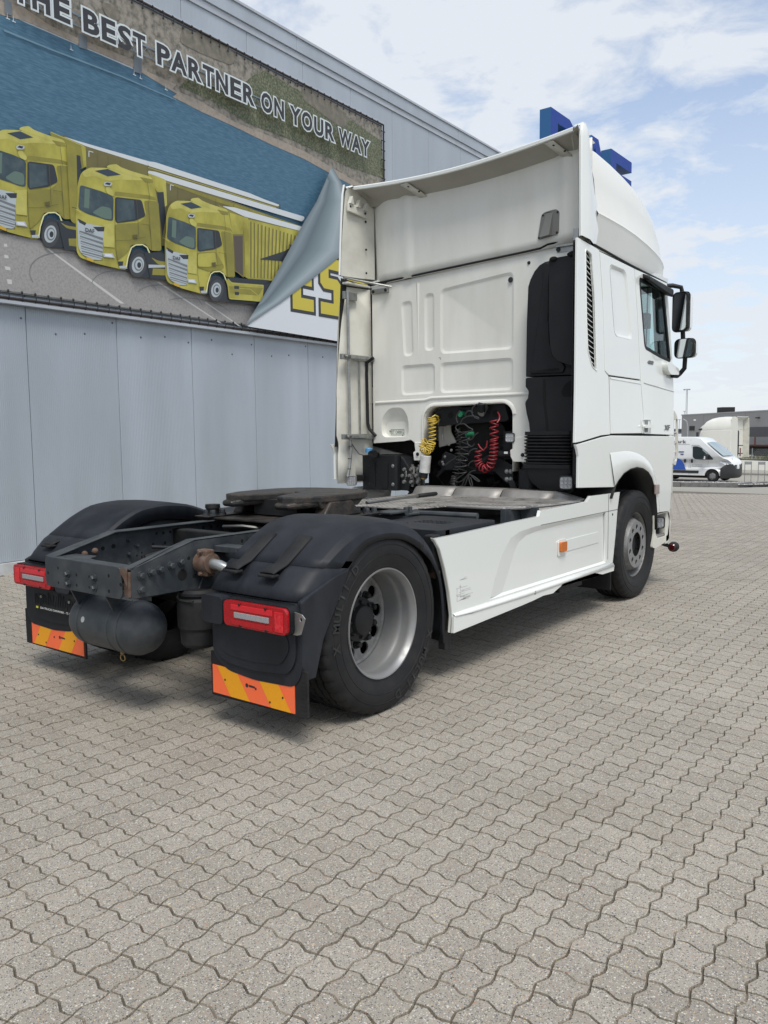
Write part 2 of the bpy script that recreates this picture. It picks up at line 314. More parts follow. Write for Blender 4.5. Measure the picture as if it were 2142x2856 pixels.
        if not top:
            m4 = Nn.new('ShaderNodeMix'); m4.data_type = 'RGBA'; m4.blend_type = 'MULTIPLY'; m4.inputs[0].default_value = 0.8; Ll.new(cur, m4.inputs[6]); m4.inputs[7].default_value = (0.60, 0.56, 0.49, 1); cur = m4.outputs[2]
        Ll.new(cur, b.inputs['Base Color']); b.inputs['Roughness'].default_value = 0.85
        bp = Nn.new('ShaderNodeBump'); bp.inputs['Strength'].default_value = 0.35; bp.inputs['Distance'].default_value = 0.0015; Ll.new(fn.outputs['Fac'], bp.inputs['Height']); Ll.new(bp.outputs[0], b.inputs['Normal'])
        res.append(m)
    return res
PAVM = paver_mats()
PX = 0.1178; PY = 0.1166; PX0, PY0 = 2.004, -2.167
EX = [(0, 0), (0.018, 0.0055), (0.039, 0.0090), (0.059, 0.0), (0.079, -0.0090), (0.100, -0.0055)]     # along x: (t, bulge)
EY = [(0, 0), (0.018, -0.0055), (0.039, -0.0095), (0.059, -0.001), (0.079, 0.0075), (0.100, 0.0050)]
def cell_outline(dummy, lod):
    """outer ring (joint line) and inner ring (top edge) of one wavy cell; dummy = side that is only a moulded groove"""
    ex = EX if lod else [EX[i] for i in (0, 2, 4)]; ey = EY if lod else [EY[i] for i in (0, 2, 4)]
    sx = PX/0.118; sy = PY/0.118
    pts = []
    for t, b in ex: pts.append((t*sx, b, 0))                                     # bottom, left to right
    for t, b in ey: pts.append((PX+b, t*sy, 1))                                  # right, upwards
    for t, b in ex[1:][::-1]+[(0, 0)]: pts.append((t*sx, PY+b, 2))               # top, right to left
    pts = [q for q in pts]; n_ = len(pts)
    # top side must begin at the corner (PX, PY)
    i = [k for k, q in enumerate(pts) if q[2] == 2][0]; pts.insert(i, (PX, PY, 2))
    left = [(b, t*sy, 3) for t, b in ey[1:][::-1]]
    j = len(pts)-1; pts[j] = (0, PY, 3); pts += left
    n_ = len(pts); outer = []; inner = []
    gap = 0.0011
    for k in range(n_):
        a, b, c = pts[k-1], pts[k], pts[(k+1) % n_]
        tx, ty = c[0]-a[0], c[1]-a[1]; l_ = math.hypot(tx, ty); nx, ny = -ty/l_, tx/l_
        isd = (b[2] == dummy) or (a[2] == dummy and b[2] != a[2])
        corner = b[2] != a[2]
        g_ = 0.0 if (isd and not corner) else gap
        dz = -0.0035 if isd else -0.009
        outer.append((b[0]+nx*g_, b[1]+ny*g_, dz)); w_ = 0.0042
        inner.append((b[0]+nx*w_, b[1]+ny*w_, 0.0))
    return outer, inner
def stone_geo(kind, lod):
    vs, fs, mi = [], [], []
    cells = [((0, 0), 1), ((1, 0), 3)] if kind == 0 else [((0, 0), 2), ((0, 1), 0)]
    for (cx, cy), dm in cells:
        o, i = cell_outline(dm, lod); n = len(o); b = len(vs)
        vs += [(x+cx*PX, y+cy*PY, z) for x, y, z in o]+[(x+cx*PX, y+cy*PY, z) for x, y, z in i]
        fs += [(b+k, b+(k+1) % n, b+n+(k+1) % n, b+n+k) for k in range(n)]; mi += [1]*n
        fs.append(tuple(b+n+k for k in range(n))); mi.append(0)
    return vs, fs, mi
hw = math.atan(IW/2/FPX)
stones = []
for i in range(-75, 90):
    for j in range(-30, 260):
        k = (i-j) % 4
        if k not in (0, 3): continue
        x = PX0+i*PX; y = PY0+j*PY; cx_, cy_ = x+PX, y+PX
        dx, dy = cx_-CAM[0], cy_-CAM[1]; dep = dx*_fw[0]+dy*_fw[1]; lat = abs(dx*_r0[0]+dy*_r0[1])
        if dep < 1.1 or dep > 27 or lat > dep*math.tan(hw)+1.0+0.02*dep or x < -5.1-0.029*y+0.02: continue
        stones.append((dep, k, x, y, lat))
stones.sort()
meshes = {}
for kind in (0, 1):
    vs, fs, mi = stone_geo(kind, True); me = bpy.data.meshes.new('paver'); me.from_pydata(vs, [], fs)
    for m_ in PAVM: me.materials.append(m_)
    me.polygons.foreach_set('material_index', mi); meshes[kind] = me
near, rest = [], []
for s_ in stones:
    dep, k, x, y, lat = s_
    zc = (-(CAM[2])*math.cos(PIT)-0)  # ground drop
    vis = dep > 1.95 and lat < dep*math.tan(hw)*0.97
    (near if vis and len(near) < 300 else rest).append(s_)
for dep, k, x, y, lat in near:
    o = bpy.data.objects.new('paver', meshes[0 if k == 0 else 1]); C.objects.link(o); o.parent = ground
    o.location = (x, y, rng.uniform(-0.0014, 0.0010)); o.rotation_euler = (rng.uniform(-.005, .005), rng.uniform(-.005, .005), rng.uniform(-.003, .003))
VS, FS, MI, TN = [], [], [], []; off = 0
geo = {(kd, ld): stone_geo(kd, ld) for kd in (0, 1) for ld in (False, True)}
allv = []; allf_sizes = []; allf = []; allm = []; allt = []
for dep, k, x, y, lat in rest:
    vs, fs, mi = geo[(0 if k == 0 else 1, dep < 8)]
    a = np.array(vs); tl = rng.uniform(-.005, .005, 2); a[:, 2] += gz(y)+rng.uniform(-.0014, .001)+(a[:, 0]-.1)*tl[0]+(a[:, 1]-.1)*tl[1]; a[:, 0] += x; a[:, 1] += y
    allv.append(a)
    for f in fs: allf_sizes.append(len(f)); allf.extend([q+off for q in f])
    allm += mi; allt += [rng.rand()]*len(fs); off += len(vs)
A = np.concatenate(allv); me = bpy.data.meshes.new('pavers')
me.vertices.add(len(A)); me.vertices.foreach_set('co', A.ravel()); me.loops.add(len(allf)); me.loops.foreach_set('vertex_index', allf)
me.polygons.add(len(allf_sizes)); st = np.concatenate([[0], np.cumsum(allf_sizes)[:-1]]); me.polygons.foreach_set('loop_start', st); me.polygons.foreach_set('loop_total', allf_sizes)
for m_ in PAVM: me.materials.append(m_)
me.polygons.foreach_set('material_index', allm); me.polygons.foreach_set('use_smooth', [False]*len(allf_sizes)); at = me.attributes.new('tone', 'FLOAT', 'FACE'); at.data.foreach_set('value', allt); me.update(); me.validate()
o = bpy.data.objects.new('pavers', me); C.objects.link(o); o.parent = ground; o['kind'] = 'stuff'
sb = M(); sb.grid([[(-5.2 if y < 23 else -9, y, gz(y)-0.0105), (14, y, gz(y)-0.0105)] for y in (-6, 11, 23.1, 27)])
o = sb.build('joint_sand', SAND, ang=0); struct(o)

# ================================================================== WAREHOUSE
WX0, WROT = -5.052, 0.029
def wall_yz(c, x, y):
    d = ray(c, x, y); t = (WX0-WROT*CAM[1]-CAM[0])/(d[0]+WROT*d[1]); q = CAM+d*t
    return (float(q[1])/math.cos(WROT), float(q[2]))
def wl(c, pts): return [wall_yz(c, *q) for q in pts]
house = empty('warehouse', (WX0, 0, 0), 'long grey metal-clad warehouse with ribbed wall panels behind the big banner', 'building', rz=math.atan(WROT))
def cladding(name, col):
    m = bpy.data.materials.new(name); m.use_nodes = True; t = m.node_tree; b = t.nodes['Principled BSDF']; Nn, Ll = t.nodes, t.links
    b.inputs['Roughness'].default_value = 0.45; b.inputs['Metallic'].default_value = 0.15
    tcn = Nn.new('ShaderNodeTexCoord'); mp = Nn.new('ShaderNodeMapping'); mp.inputs['Scale'].default_value = (1, 1, 0.15); Ll.new(tcn.outputs['Object'], mp.inputs[0])
    n = Nn.new('ShaderNodeTexNoise'); n.inputs['Scale'].default_value = 1.6; n.inputs['Detail'].default_value = 7; Ll.new(mp.outputs[0], n.inputs['Vector'])
    r = Nn.new('ShaderNodeValToRGB'); r.color_ramp.elements[0].color = (col[0]*.86, col[1]*.86, col[2]*.85, 1); r.color_ramp.elements[1].color = (col[0]*1.08, col[1]*1.08, col[2]*1.08, 1)
    r.color_ramp.elements[0].position = .3; r.color_ramp.elements[1].position = .7
    Ll.new(n.outputs['Fac'], r.inputs[0]); Ll.new(r.outputs[0], b.inputs['Base Color'])
    w = Nn.new('ShaderNodeTexWave'); w.wave_type = 'BANDS'; w.bands_direction = 'Y'; w.inputs['Scale'].default_value = 13; w.wave_profile = 'TRI'; Ll.new(tcn.outputs['Object'], w.inputs['Vector'])
    n2 = Nn.new('ShaderNodeTexNoise'); n2.inputs['Scale'].default_value = 0.8; Ll.new(tcn.outputs['Object'], n2.inputs['Vector'])
    bp = Nn.new('ShaderNodeBump'); bp.inputs['Strength'].default_value = 0.8; bp.inputs['Distance'].default_value = 0.003; Ll.new(w.outputs['Fac'], bp.inputs['Height'])
    b2 = Nn.new('ShaderNodeBump'); b2.inputs['Strength'].default_value = 0.4; b2.inputs['Distance'].default_value = 0.02; Ll.new(n2.outputs['Fac'], b2.inputs['Height']); Ll.new(bp.outputs[0], b2.inputs['Normal'])
    Ll.new(b2.outputs[0], b.inputs['Normal']); return m
CLAD = cladding('wall_cladding', (0.405, 0.452, 0.508)); TRIM = mat('pale_trim', (0.46, 0.49, 0.53), 0.4, metal=0.2, noise=(3, 0.4, (0.34, 0.35, 0.37)))
DTRIM = mat('dark_trim', (0.12, 0.125, 0.135), 0.5)
ps = 1.221; p0 = 1.575-12*ps
core = M(); core.box(-22, -0.06, -13.2, 23.2, -0.9, 7.2); core.build('wall_core', DTRIM, house, ang=0)
for i in range(30):
    a = p0+i*ps; b_ = a+ps-0.007
    pm = M(); pm.box(-0.06, 0.0, a, b_, 0.13, 7.36); pm.build('wall_panel', CLAD, house, ang=0, bevel=0.004, bseg=1)
    for k, (zz_, yy_) in enumerate(((2.75, .3), (2.74, .62), (2.86, .95))):
        if 8 < i < 20:
            sc = M(); sc.lathe([(0, 0.008), (0.010, 0.007), (0.014, 0.0)], (0, a+yy_*ps, zz_-0.02*k+0.07*((i*7+k) % 3)), 0, 8); sc.build('screw', DTRIM, house)
bs = M(); bs.box(-0.05, 0.03, -13.2, 23.2, -0.9, 0.125); bs.build('base_sill', mat('sill_white', (0.55, 0.57, 0.58), .5, noise=(4, .6, (.32, .31, .29))), house, ang=0, bevel=.004)
pf = M()
for i in range(15):
    a = p0+i*2.45-0.25; pf.box(-0.10, 0.045, a, a+2.444, 7.46, 7.66)
pf.build('parapet_fascia', CLAD, house, ang=0, bevel=.004)
cp = M(); cp.box(-0.25, 0.065, -13.3, 23.3, 7.66, 7.70); cp.box(-0.06, 0.02, -13.2, 23.2, 7.36, 7.46); cp.build('parapet_coping', TRIM, house, ang=0, bevel=.004)
hv = M(); hv.box(-22, -0.12, -13.2, 23.2, 7.2, 7.45); hv.build('roof', DTRIM, house, ang=0)

# rooftop letters
sg = empty('rooftop_letter_sign', (-6.1, 16.9, 7.45), 'big blue three-dimensional letters D A F standing on the warehouse roof', 'sign')
SBL = mat('sign_blue', (0.012, 0.050, 0.29), 0.55, spec=0.3, noise=(1.2, .25, (.018, .062, .33))); SBL2 = mat('sign_blue_side', (0.014, 0.10, 0.26), 0.5)
def letter(out_, holes=(), d=0.32):
    m = M(); n0 = len(m.f); m.prism(out_, 0, -d, 0, 0, holes)
    # side walls get the lighter blue
    nt_ = 2*(sum(len(x) for x in [out_]+list(holes))+2*len(holes)-2)
    for k in range(nt_, len(m.f)): m.mi[k] = 1
    o = m.build('letter', [SBL, SBL2], sg, ang=0); return o
H_ = 1.15; zt = 2.55-H_
def zz2(z): return zt+z
out_ = [(0, 0), (1.15, 0), (1.5, .18), (1.62, .5), (1.62, .65), (1.5, .97), (1.15, H_), (0, H_)]
hole = [(.42, .3), (1.0, .3), (1.18, .45), (1.18, .7), (1.0, .85), (.42, .85)]
letter([(y, zz2(z)) for y, z in out_], [[(y, zz2(z)) for y, z in hole]])
A_ = [(1.9, 0), (2.35, 0), (2.52, .28), (3.18, .28), (3.35, 0), (3.8, 0), (3.1, H_), (2.6, H_)]; Ah = [(2.66, .5), (3.04, .5), (2.86, .88)]
letter([(y, zz2(z)) for y, z in A_], [[(y, zz2(z)) for y, z in Ah]])
F_ = [(4.05, 0), (4.47, 0), (4.47, .36), (5.72, .36), (5.72, .58), (4.47, .58), (4.47, .83), (5.72, .83), (5.72, H_), (4.05, H_)]
letter([(y, zz2(z)) for y, z in F_])
pst = M()
for y in (.25, 1.2, 2.3, 3.4, 4.3): pst.box(-.25, -.15, y, y+.08, -0.05, zt+.3)
pst.build('sign_posts', STEEL, sg, ang=0)

# ================================================================== BANNER
ban = empty('printed_banner', (WX0, 0, 3.0), 'huge printed banner with yellow trucks by a lake, laced to the warehouse wall', 'banner', rz=math.atan(WROT))
def bfn(x): return lambda y, z: (x, y, z-3.0)
def pmat(name, col, rough=0.55, **k): return mat('print_'+name, col, rough, **k)
LAY = [0.06]
def flat(name, polys, m, lift=0.0015, parent=ban):
    LAY[0] += lift; mm_ = M()
    for pl in polys: mm_.sheet(pl, bfn(LAY[0]))
    o = mm_.build(name, m, parent, ang=0, recalc=False); return o
SEA = pmat('lake', (0.040, 0.120, 0.195), noise=(20, 0.8, (0.105, 0.215, 0.305), (1, .45, 3.6)))
HILL = pmat('hillside', (0.29, 0.262, 0.22), noise=(13, 1.0, (0.095, 0.095, 0.078)))
TREES = pmat('forest', (0.065, 0.085, 0.042), noise=(34, 0.95, (0.25, 0.245, 0.17)))
SHORE = pmat('shore', (0.36, 0.31, 0.26), noise=(20, 0.7, (0.26, 0.23, 0.19)))
TARM = pmat('tarmac', (0.34, 0.325, 0.315), noise=(40, 0.8, (0.25, 0.24, 0.23)))
PWHITE = pmat('white', (0.66, 0.69, 0.73)); PW2 = pmat('road_marking', (0.56, 0.56, 0.54))
BY0, BY1, BZ0, BZ1 = -9.0, 8.48, 3.15, 6.95
bk = M(); bk.box(0.035, 0.0595, BY0, BY1, BZ0-3, BZ1-3); bk.build('banner_sheet', PWHITE, ban, ang=0)
shore = [(-9, 6.05)]+wl('T3', [(0, 145), (180, 190), (390, 280), (630, 385), (1095, 580), (1210, 650), (1460, 800), (1425, 825), (1659, 945)])+wl('A1', [(1000, 552), (1150, 625), (1300, 690), (1500, 800)])+[(8.48, 5.72)]
flat('lake_print', [[(BY0, 3.6), (7.6, 3.6), (8.48, 4.6), (BY1, 5.9), (BY1, 6.1), (BY0, 6.2)]], SEA)
flat('hillside_print', [shore+[(BY1, BZ1), (BY0, BZ1)]], HILL)
sh2 = [(y, z+0.10+0.05*math.sin(y*5)) for y, z in shore]
flat('shoreline_print', [[q for q in shore]+sh2[::-1]], SHORE)
tp = wl('A1', [(760, 380), (900, 440), (1060, 540), (1250, 610), (1480, 720), (1645, 775)])
flat('forest_print', [tp+[(8.48, 6.7)]+wl('A1', [(1560, 560), (1420, 470), (1250, 380), (1130, 310), (1080, 330), (1000, 400), (880, 370), (800, 340)])], TREES)
for c_, pts in (('A1', [(770, 130), (900, 160), (1010, 240), (990, 290), (860, 240), (760, 190)]), ('A1', [(1290, 370), (1420, 440), (1500, 520), (1470, 560), (1380, 500), (1290, 430)]),
                ('T3', [(820, 30), (950, 60), (990, 170), (930, 200), (850, 130)])):
    flat('scrub_print', [rounded(wl(c_, pts), .2)], pmat('scrub', (0.15, 0.14, 0.11), noise=(12, .9, (.25, .22, .18))))
BRG = pmat('bridge', (0.20, 0.26, 0.32)); BRG2 = pmat('bridge_pier', (0.15, 0.18, 0.21))
lp = []
a1, a2 = wall_yz('T3', 515, 70), wall_yz('T3', 1500, 540)
for t in range(60):
    u0, u1 = t/60*4.2, (t+1)/60*4.2; za_, zb_ = 6.36, 6.46
    if t % 2: za_, zb_ = zb_, za_
    lp.append([(1.2+u0, za_), (1.2+u1, zb_), (1.2+u1, zb_+.012), (1.2+u0, za_+.012)])
lp += [[(-9, 6.465), (5.6, 6.465), (5.6, 6.485), (-9, 6.485)], [(-9, 6.345), (5.6, 6.345), (5.6, 6.36), (-9, 6.36)]]
flat('bridge_deck_print', lp, BRG)
for q_ in ([(630, 290), (700, 320), (703, 435), (632, 410)], [(1095, 490), (1158, 440), (1160, 638), (1097, 615)], [(5, 0), (65, 40), (70, 150), (8, 130)]): flat('bridge_pier_print', [wl('T3', q_)], BRG2)
flat('wake_line_print', [wl('T3', [(0, 262), (400, 425), (1000, 655), (1450, 850), (1450, 858), (1000, 667), (400, 440), (0, 280)])], pmat('wake', (0.13, 0.24, 0.32)))
for bx_, by_ in ((30, 170), (80, 195), (565, 430), (1095, 640), (1148, 670), (1362, 765)):
    y_, z_ = wall_yz('T3', bx_, by_); flat('sailing_boat_print', [[(y_-.02, z_), (y_+.03, z_), (y_+.025, z_-.008), (y_-.015, z_-.008)], [(y_-.004, z_), (y_+.004, z_), (y_, z_+.07)]], PWHITE, 0.0003)
road = [(BY0, 3.15), (4.87, 3.15)]+[(5.6, 3.55), (5.2, 3.75), (1.9, 3.95), (1.3, 3.93), (-9, 4.4)]
flat('tarmac_print', [[(BY0, 3.16), (5.0, 3.16), (5.3, 3.5), (5.0, 3.70), (2.0, 3.86), (1.3, 3.90), (-9, 4.3)]], TARM)
flat('road_marking_print', [wl('T1', [(385, 1145), (412, 1148), (1115, 1655), (1075, 1655)]), wl('T2', [(75, 1020), (100, 1020), (630, 1370), (600, 1360)]), wl('T2', [(478, 1190), (495, 1190), (790, 1395), (765, 1388)]),
                            wl('T1', [(5, 1310), (55, 1318), (62, 1350), (15, 1345)]), wl('T1', [(25, 1430), (70, 1435), (75, 1478), (35, 1475)]), wl('T1', [(0, 1205), (35, 1210), (45, 1240), (5, 1235)]), wl('T1', [(0, 1105), (25, 1105), (32, 1133), (0, 1130)])], PW2)
sk = []
for c0, r0, r1, a0, a1_ in (((2.9, 3.35), 0.5, 0.25, 20, 170), ((3.6, 3.3), .55, .22, 10, 160), ((4.1, 3.25), .6, .16, 20, 150), ((2.2, 3.4), .6, .3, 60, 200)):
    for k in range(18):
        t0, t1 = [math.radians(a0+(a1_-a0)*(k+d)/18) for d in (0, 1)]
        P_ = lambda t, q: (c0[0]+(r0+q)*math.cos(t), c0[1]+(r1+q)*math.sin(t)); sk.append([P_(t0, 0), P_(t1, 0), P_(t1, .008), P_(t0, .008)])
flat('skid_mark_print', sk, pmat('skid', (0.20, 0.195, 0.19)))
YEL = pmat('truck_yellow', (0.45, 0.415, 0.075), 0.5, noise=(2.6, 0.9, (0.25, 0.225, 0.04), (1, 1, .6))); YLT = pmat('truck_yellow_light', (0.50, 0.47, 0.12), noise=(5, .8, (.36, .34, .07))); YDK = pmat('truck_yellow_shade', (0.17, 0.15, 0.035)); YMD = pmat('truck_yellow_mid', (0.22, 0.20, 0.040), noise=(3, .8, (.32, .29, .05)))
PBLK = pmat('black', (0.025, 0.032, 0.04)); PGLS = pmat('glass', (0.035, 0.06, 0.075), noise=(6, .6, (.10, .14, .15))); PSIL = pmat('silver', (0.42, 0.47, 0.50)); PGRL = pmat('grille', (0.16, 0.18, 0.19)); POLV = pmat('trailer_side', (0.135, 0.12, 0.045), noise=(1.4, .6, (.21, .19, .06))); PROOF = pmat('trailer_roof', (0.60, 0.64, 0.66))
PORG = pmat('plate_yellow', (0.55, 0.36, 0.03)); PLINE = pmat('panel_line', (0.10, 0.09, 0.03)); YHI = pmat('yellow_highlight', (0.70, 0.68, 0.35))
def art(name, c_, items, parent=ban):
    """items: (colour, outline[, outline...]) painted in order; merged by colour order into one printed figure"""
    root = None
    mats_, mm_ = [], M()
    for it in items:
        LAY[0] += 0.0005
        if it[0] not in mats_: mats_.append(it[0])
        for pl in it[1:]:
            P_ = wl(c_, pl)
            if len(P_) >= 5: P_ = rounded(P_, .035, 3)
            mm_.sheet(P_, bfn(LAY[0]), mats_.index(it[0]))
    return mm_.build(name, mats_, parent, ang=0, recalc=False)
def ellipse(cx, cy, rx, ry, n=20, tilt=0.0): return [(cx+rx*math.cos(2*math.pi*k/n)+tilt*ry*math.sin(2*math.pi*k/n), cy+ry*math.sin(2*math.pi*k/n)) for k in range(n)]
def stripes(x0, y0, x1, y1, x2, y2, x3, y3, n, w): # slanted thin quads between two edges (top-left,bottom-left) - (top-right,bottom-right)
    o = []
    for k in range(n):
        t = (k+.5)/n; l_ = (x0+(x3-x0)*t, y0+(y3-y0)*t); r_ = (x1+(x2-x1)*t, y1+(y2-y1)*t)
        o.append([(l_[0], l_[1]-w), (r_[0], r_[1]-w), (r_[0], r_[1]+w), (l_[0], l_[1]+w)])
    return o
def ln(pts, w=2.5):     # thin printed line
    o = []
    for a, b in zip(pts, pts[1:]):
        dx, dy = b[0]-a[0], b[1]-a[1]; l_ = math.hypot(dx, dy) or 1; nx, ny = -dy/l_*w/2, dx/l_*w/2
        o.append([(a[0]+nx, a[1]+ny), (b[0]+nx, b[1]+ny), (b[0]-nx, b[1]-ny), (a[0]-nx, a[1]-ny)])
    return o
# trailers behind (drawn first)
art('rear_trailer_print', 'T1', [(POLV, [(430, 90), (755, 235), (1659, 530), (1659, 440), (740, 180), (560, 110)]), (PROOF, [(540, 115), (690, 160), (1659, 435), (1659, 487), (755, 205)]), (POLV, [(755, 235), (1659, 530), (1659, 760), (755, 470)]),
    (YMD, [(425, 72), (750, 205), (755, 400), (690, 420), (660, 260), (428, 110)]), (YEL, [(712, 205), (752, 215), (760, 395), (735, 400)]), (PBLK, [(650, 290), (700, 300), (715, 400), (690, 430)]), (YLT, *ln([(428, 76), (740, 210)], 7)), (PROOF, *ln([(782, 305), (782, 250), (822, 262)], 7)),
    (PLINE, *ln([(860, 270), (862, 390)]), *ln([(960, 300), (960, 380)]), *ln([(1070, 340), (1070, 380)]))])
art('rear_trailer_side_print', 'T2', [(POLV, [(0, 45), (0, 110), (1100, 400), (1112, 372)]), (PROOF, [(0, 12), (60, 18), (860, 278), (985, 330), (1110, 375), (1095, 388), (0, 48)]), (YLT, *ln([(0, 62), (1080, 398)], 4)), (PBLK, *ln([(1110, 372), (1113, 410)], 6))])
art('middle_trailer_print', 'T2', [(POLV, [(0, 85), (1290, 560), (1290, 900), (0, 700)]), (PROOF, [(0, 90), (60, 98), (150, 125), (1320, 478), (1310, 505), (0, 120)]), (PROOF, [(0, 95), (150, 125), (1322, 475), (1300, 515), (150, 172)]),
    (YMD, [(150, 176), (1290, 552), (1290, 572), (560, 345), (150, 192)]), (YEL, [(0, 110), (148, 165), (160, 380), (140, 400), (125, 275), (75, 270), (0, 120)]), (YLT, [(120, 165), (150, 172), (160, 380), (140, 390)]), (PBLK, [(75, 272), (130, 268), (150, 480), (120, 640)]),
    (PROOF, *ln([(187, 255), (187, 208), (215, 216)], 6)), (PLINE, *ln([(250, 230), (250, 330)]), *ln([(410, 290), (410, 330)]), *ln([(570, 325), (570, 390)]), *ln([(720, 370), (720, 430)]), *ln([(850, 400), (850, 460)]))])
def truck_print(c_, f, dark=True):
    """f maps the front-truck drawing coordinates into crop c_"""
    q = lambda pl: [f(*p_) for p_ in pl]
    it = [(PBLK, q([(180, 1075), (480, 1130), (630, 1190), (900, 1215), (1000, 1200), (1000, 1010), (700, 990), (640, 1000)])),
     (YEL, q([(130, 480), (150, 400), (175, 368), (220, 345), (330, 350), (500, 385), (655, 440), (690, 625), (710, 985), (640, 985), (600, 930), (500, 940), (470, 1130), (400, 1120), (150, 1035), (125, 990), (118, 690), (130, 600)])),
     (YLT, q([(160, 385), (215, 348), (330, 350), (500, 388), (625, 435), (640, 450), (420, 440), (340, 450), (250, 410), (180, 420)])),
     (YMD, q([(385, 560), (620, 590), (680, 600), (690, 625), (680, 580), (620, 560), (390, 530)])),
     (YLT, q([(330, 345), (345, 328), (400, 320), (430, 345), (510, 378), (640, 420), (655, 445), (560, 430)])), (YMD, q([(560, 420), (650, 440), (655, 465), (600, 462)])),
     (pmat('roof_glass', (0.03, 0.05, 0.075)), q([(250, 372), (340, 358), (430, 402), (340, 415)])),
     (PGLS, q([(148, 478), (300, 530), (380, 572), (378, 755), (340, 750), (200, 700), (135, 660)])), (pmat('glass_reflection', (.11, .17, .14)), q([(180, 505), (215, 515), (210, 660), (175, 650)]), q([(300, 640), (365, 660), (368, 745), (310, 735), (230, 690)])),
     (PBLK, q([(390, 572), (575, 597), (602, 720), (530, 755), (400, 772), (388, 735)])), (PGLS, q([(400, 585), (520, 600), (530, 740), (405, 765)])),
     (YMD, q([(590, 600), (680, 615), (700, 780), (705, 975), (640, 985), (625, 860), (610, 720)])), (YMD, q([(390, 780), (545, 770), (620, 900), (590, 920), (490, 935), (390, 905)])),
     *([(YMD, q([(388, 780), (545, 775), (600, 730), (615, 600), (690, 610), (712, 985), (640, 985), (600, 930), (500, 940), (470, 1000), (400, 1060)]))] if dark else [(YEL, q([(395, 790), (540, 780), (560, 880), (480, 900), (395, 895)]))]),
     (YLT, q([(300, 780), (385, 775), (385, 960), (310, 950)])), (YLT, q([(320, 500), (345, 490), (385, 540), (380, 570), (330, 545)])),
     (PSIL, q([(125, 745), (180, 770), (312, 800), (300, 1055), (240, 1050), (160, 1010), (135, 960)])), (PBLK, q([(130, 735), (190, 770), (180, 790), (140, 765)]), q([(235, 800), (315, 800), (312, 835), (270, 835)])),
     (PGRL, *[q(p_) for p_ in stripes(140, 820, 306, 880, 300, 1050, 160, 1010, 5, 12)]), (PSIL, *[q(p_) for p_ in stripes(142, 825, 306, 895, 300, 1052, 160, 1012, 5, 4)]),
     (PSIL, q([(302, 1000), (370, 1003), (388, 1040), (310, 1030)])), (PWHITE, q([(315, 1005), (360, 1008), (375, 1032), (320, 1025)])), (YEL, q([(240, 1058), (310, 1060), (400, 1075), (415, 1120), (330, 1100), (245, 1075)])),
     (PORG, q([(188, 1028), (240, 1048), (240, 1072), (190, 1052)])), (PSIL, q([(415, 1100), (470, 1095), (472, 1120), (420, 1118)])), (PBLK, q([(405, 1065), (445, 1065), (440, 1098), (415, 1098)])),
     (PSIL, q([(305, 470), (325, 455), (370, 465), (360, 490), (315, 490)])), (PBLK, q([(315, 474), (330, 462), (358, 468), (350, 484)])),
     (YHI, *[q(p_) for p_ in ln([(465, 1110), (475, 1040), (500, 960), (530, 940), (580, 938), (610, 960), (640, 1040)], 9)]),
     (PBLK, q([(480, 1130), (485, 1050), (510, 985), (545, 970), (590, 990), (625, 1060), (640, 1190), (560, 1192)])), (pmat('tyre', (.05, .055, .06)), q(ellipse(548, 1095, 60, 92, tilt=-.1))), (PSIL, q(ellipse(545, 1092, 42, 62, tilt=-.1))), (PGRL, q(ellipse(548, 1092, 31, 47))), (PSIL, q(ellipse(550, 1092, 24, 36))), (PBLK, q(ellipse(553, 1094, 14, 22))),
     (PLINE, *[q(p_) for p_ in ln([(385, 572), (385, 780), (390, 960), (405, 1070)])], *[q(p_) for p_ in ln([(535, 600), (545, 770), (550, 880)])], *[q(p_) for p_ in ln([(565, 780), (625, 790), (635, 895)])], *[q(p_) for p_ in ln([(615, 600), (640, 980)])], *[q(p_) for p_ in ln([(385, 905), (480, 905), (600, 880)])], *[q(p_) for p_ in ln([(610, 460), (628, 600)])]),
     (PLINE, q([(505, 865), (540, 860), (542, 885), (512, 888)])), (YLT, *[q(p_) for p_ in ln([(90, 652), (115, 665), (150, 690)], 5)]), (PBLK, *[q(p_) for p_ in ln([(88, 650), (118, 662)], 6)])]
    art('truck_print', c_, it)
    # badge on the grille
    b0, b1, t0 = [wall_yz(c_, *f(*p_)) for p_ in ((180, 838), (243, 850), (180, 808))]
    LAY[0] += .0006; xx = LAY[0]
    put_text('lettering', 'DAF', lambda u, v, d: (xx, b0[0]+u, b0[1]-3.0+v+u*(b1[1]-b0[1])/(b1[0]-b0[0])), b1[0]-b0[0], t0[1]-b0[1], PBLK, ban, offset=0.02)
f2 = lambda x, y: (650+(x-118)*1.405+(0.0), 385+(y-320)*1.18+(x-118)*-0.02)
def f_mid(x, y):   # drawing -> T1 pixels of the middle truck
    return (645+(x-118)*1.335, 376+(y-320)*1.205-(x-118)*0.01)
def f_left(x, y): return (-153+(x-118)*1.33, 22+(y-320)*1.29)
def f_rest(x, y): return (x, y)
truck_print('T1', f_left); 
art('truck_rear_wall_print', 'T1', [(YMD, [(560, 190), (640, 215), (668, 300), (700, 900), (650, 930), (600, 900)]), (PBLK, [(655, 290), (690, 300), (705, 900), (670, 905)])])
art('truck_lower_body_print', 'T1', [(PBLK, [(480, 890), (690, 930), (700, 1180), (540, 1160)]), (YMD, [(500, 905), (560, 940), (690, 960), (690, 990), (560, 965)]), (YMD, [(580, 1060), (690, 1060), (690, 1140), (585, 1125)])])
truck_print('T1', f_mid)
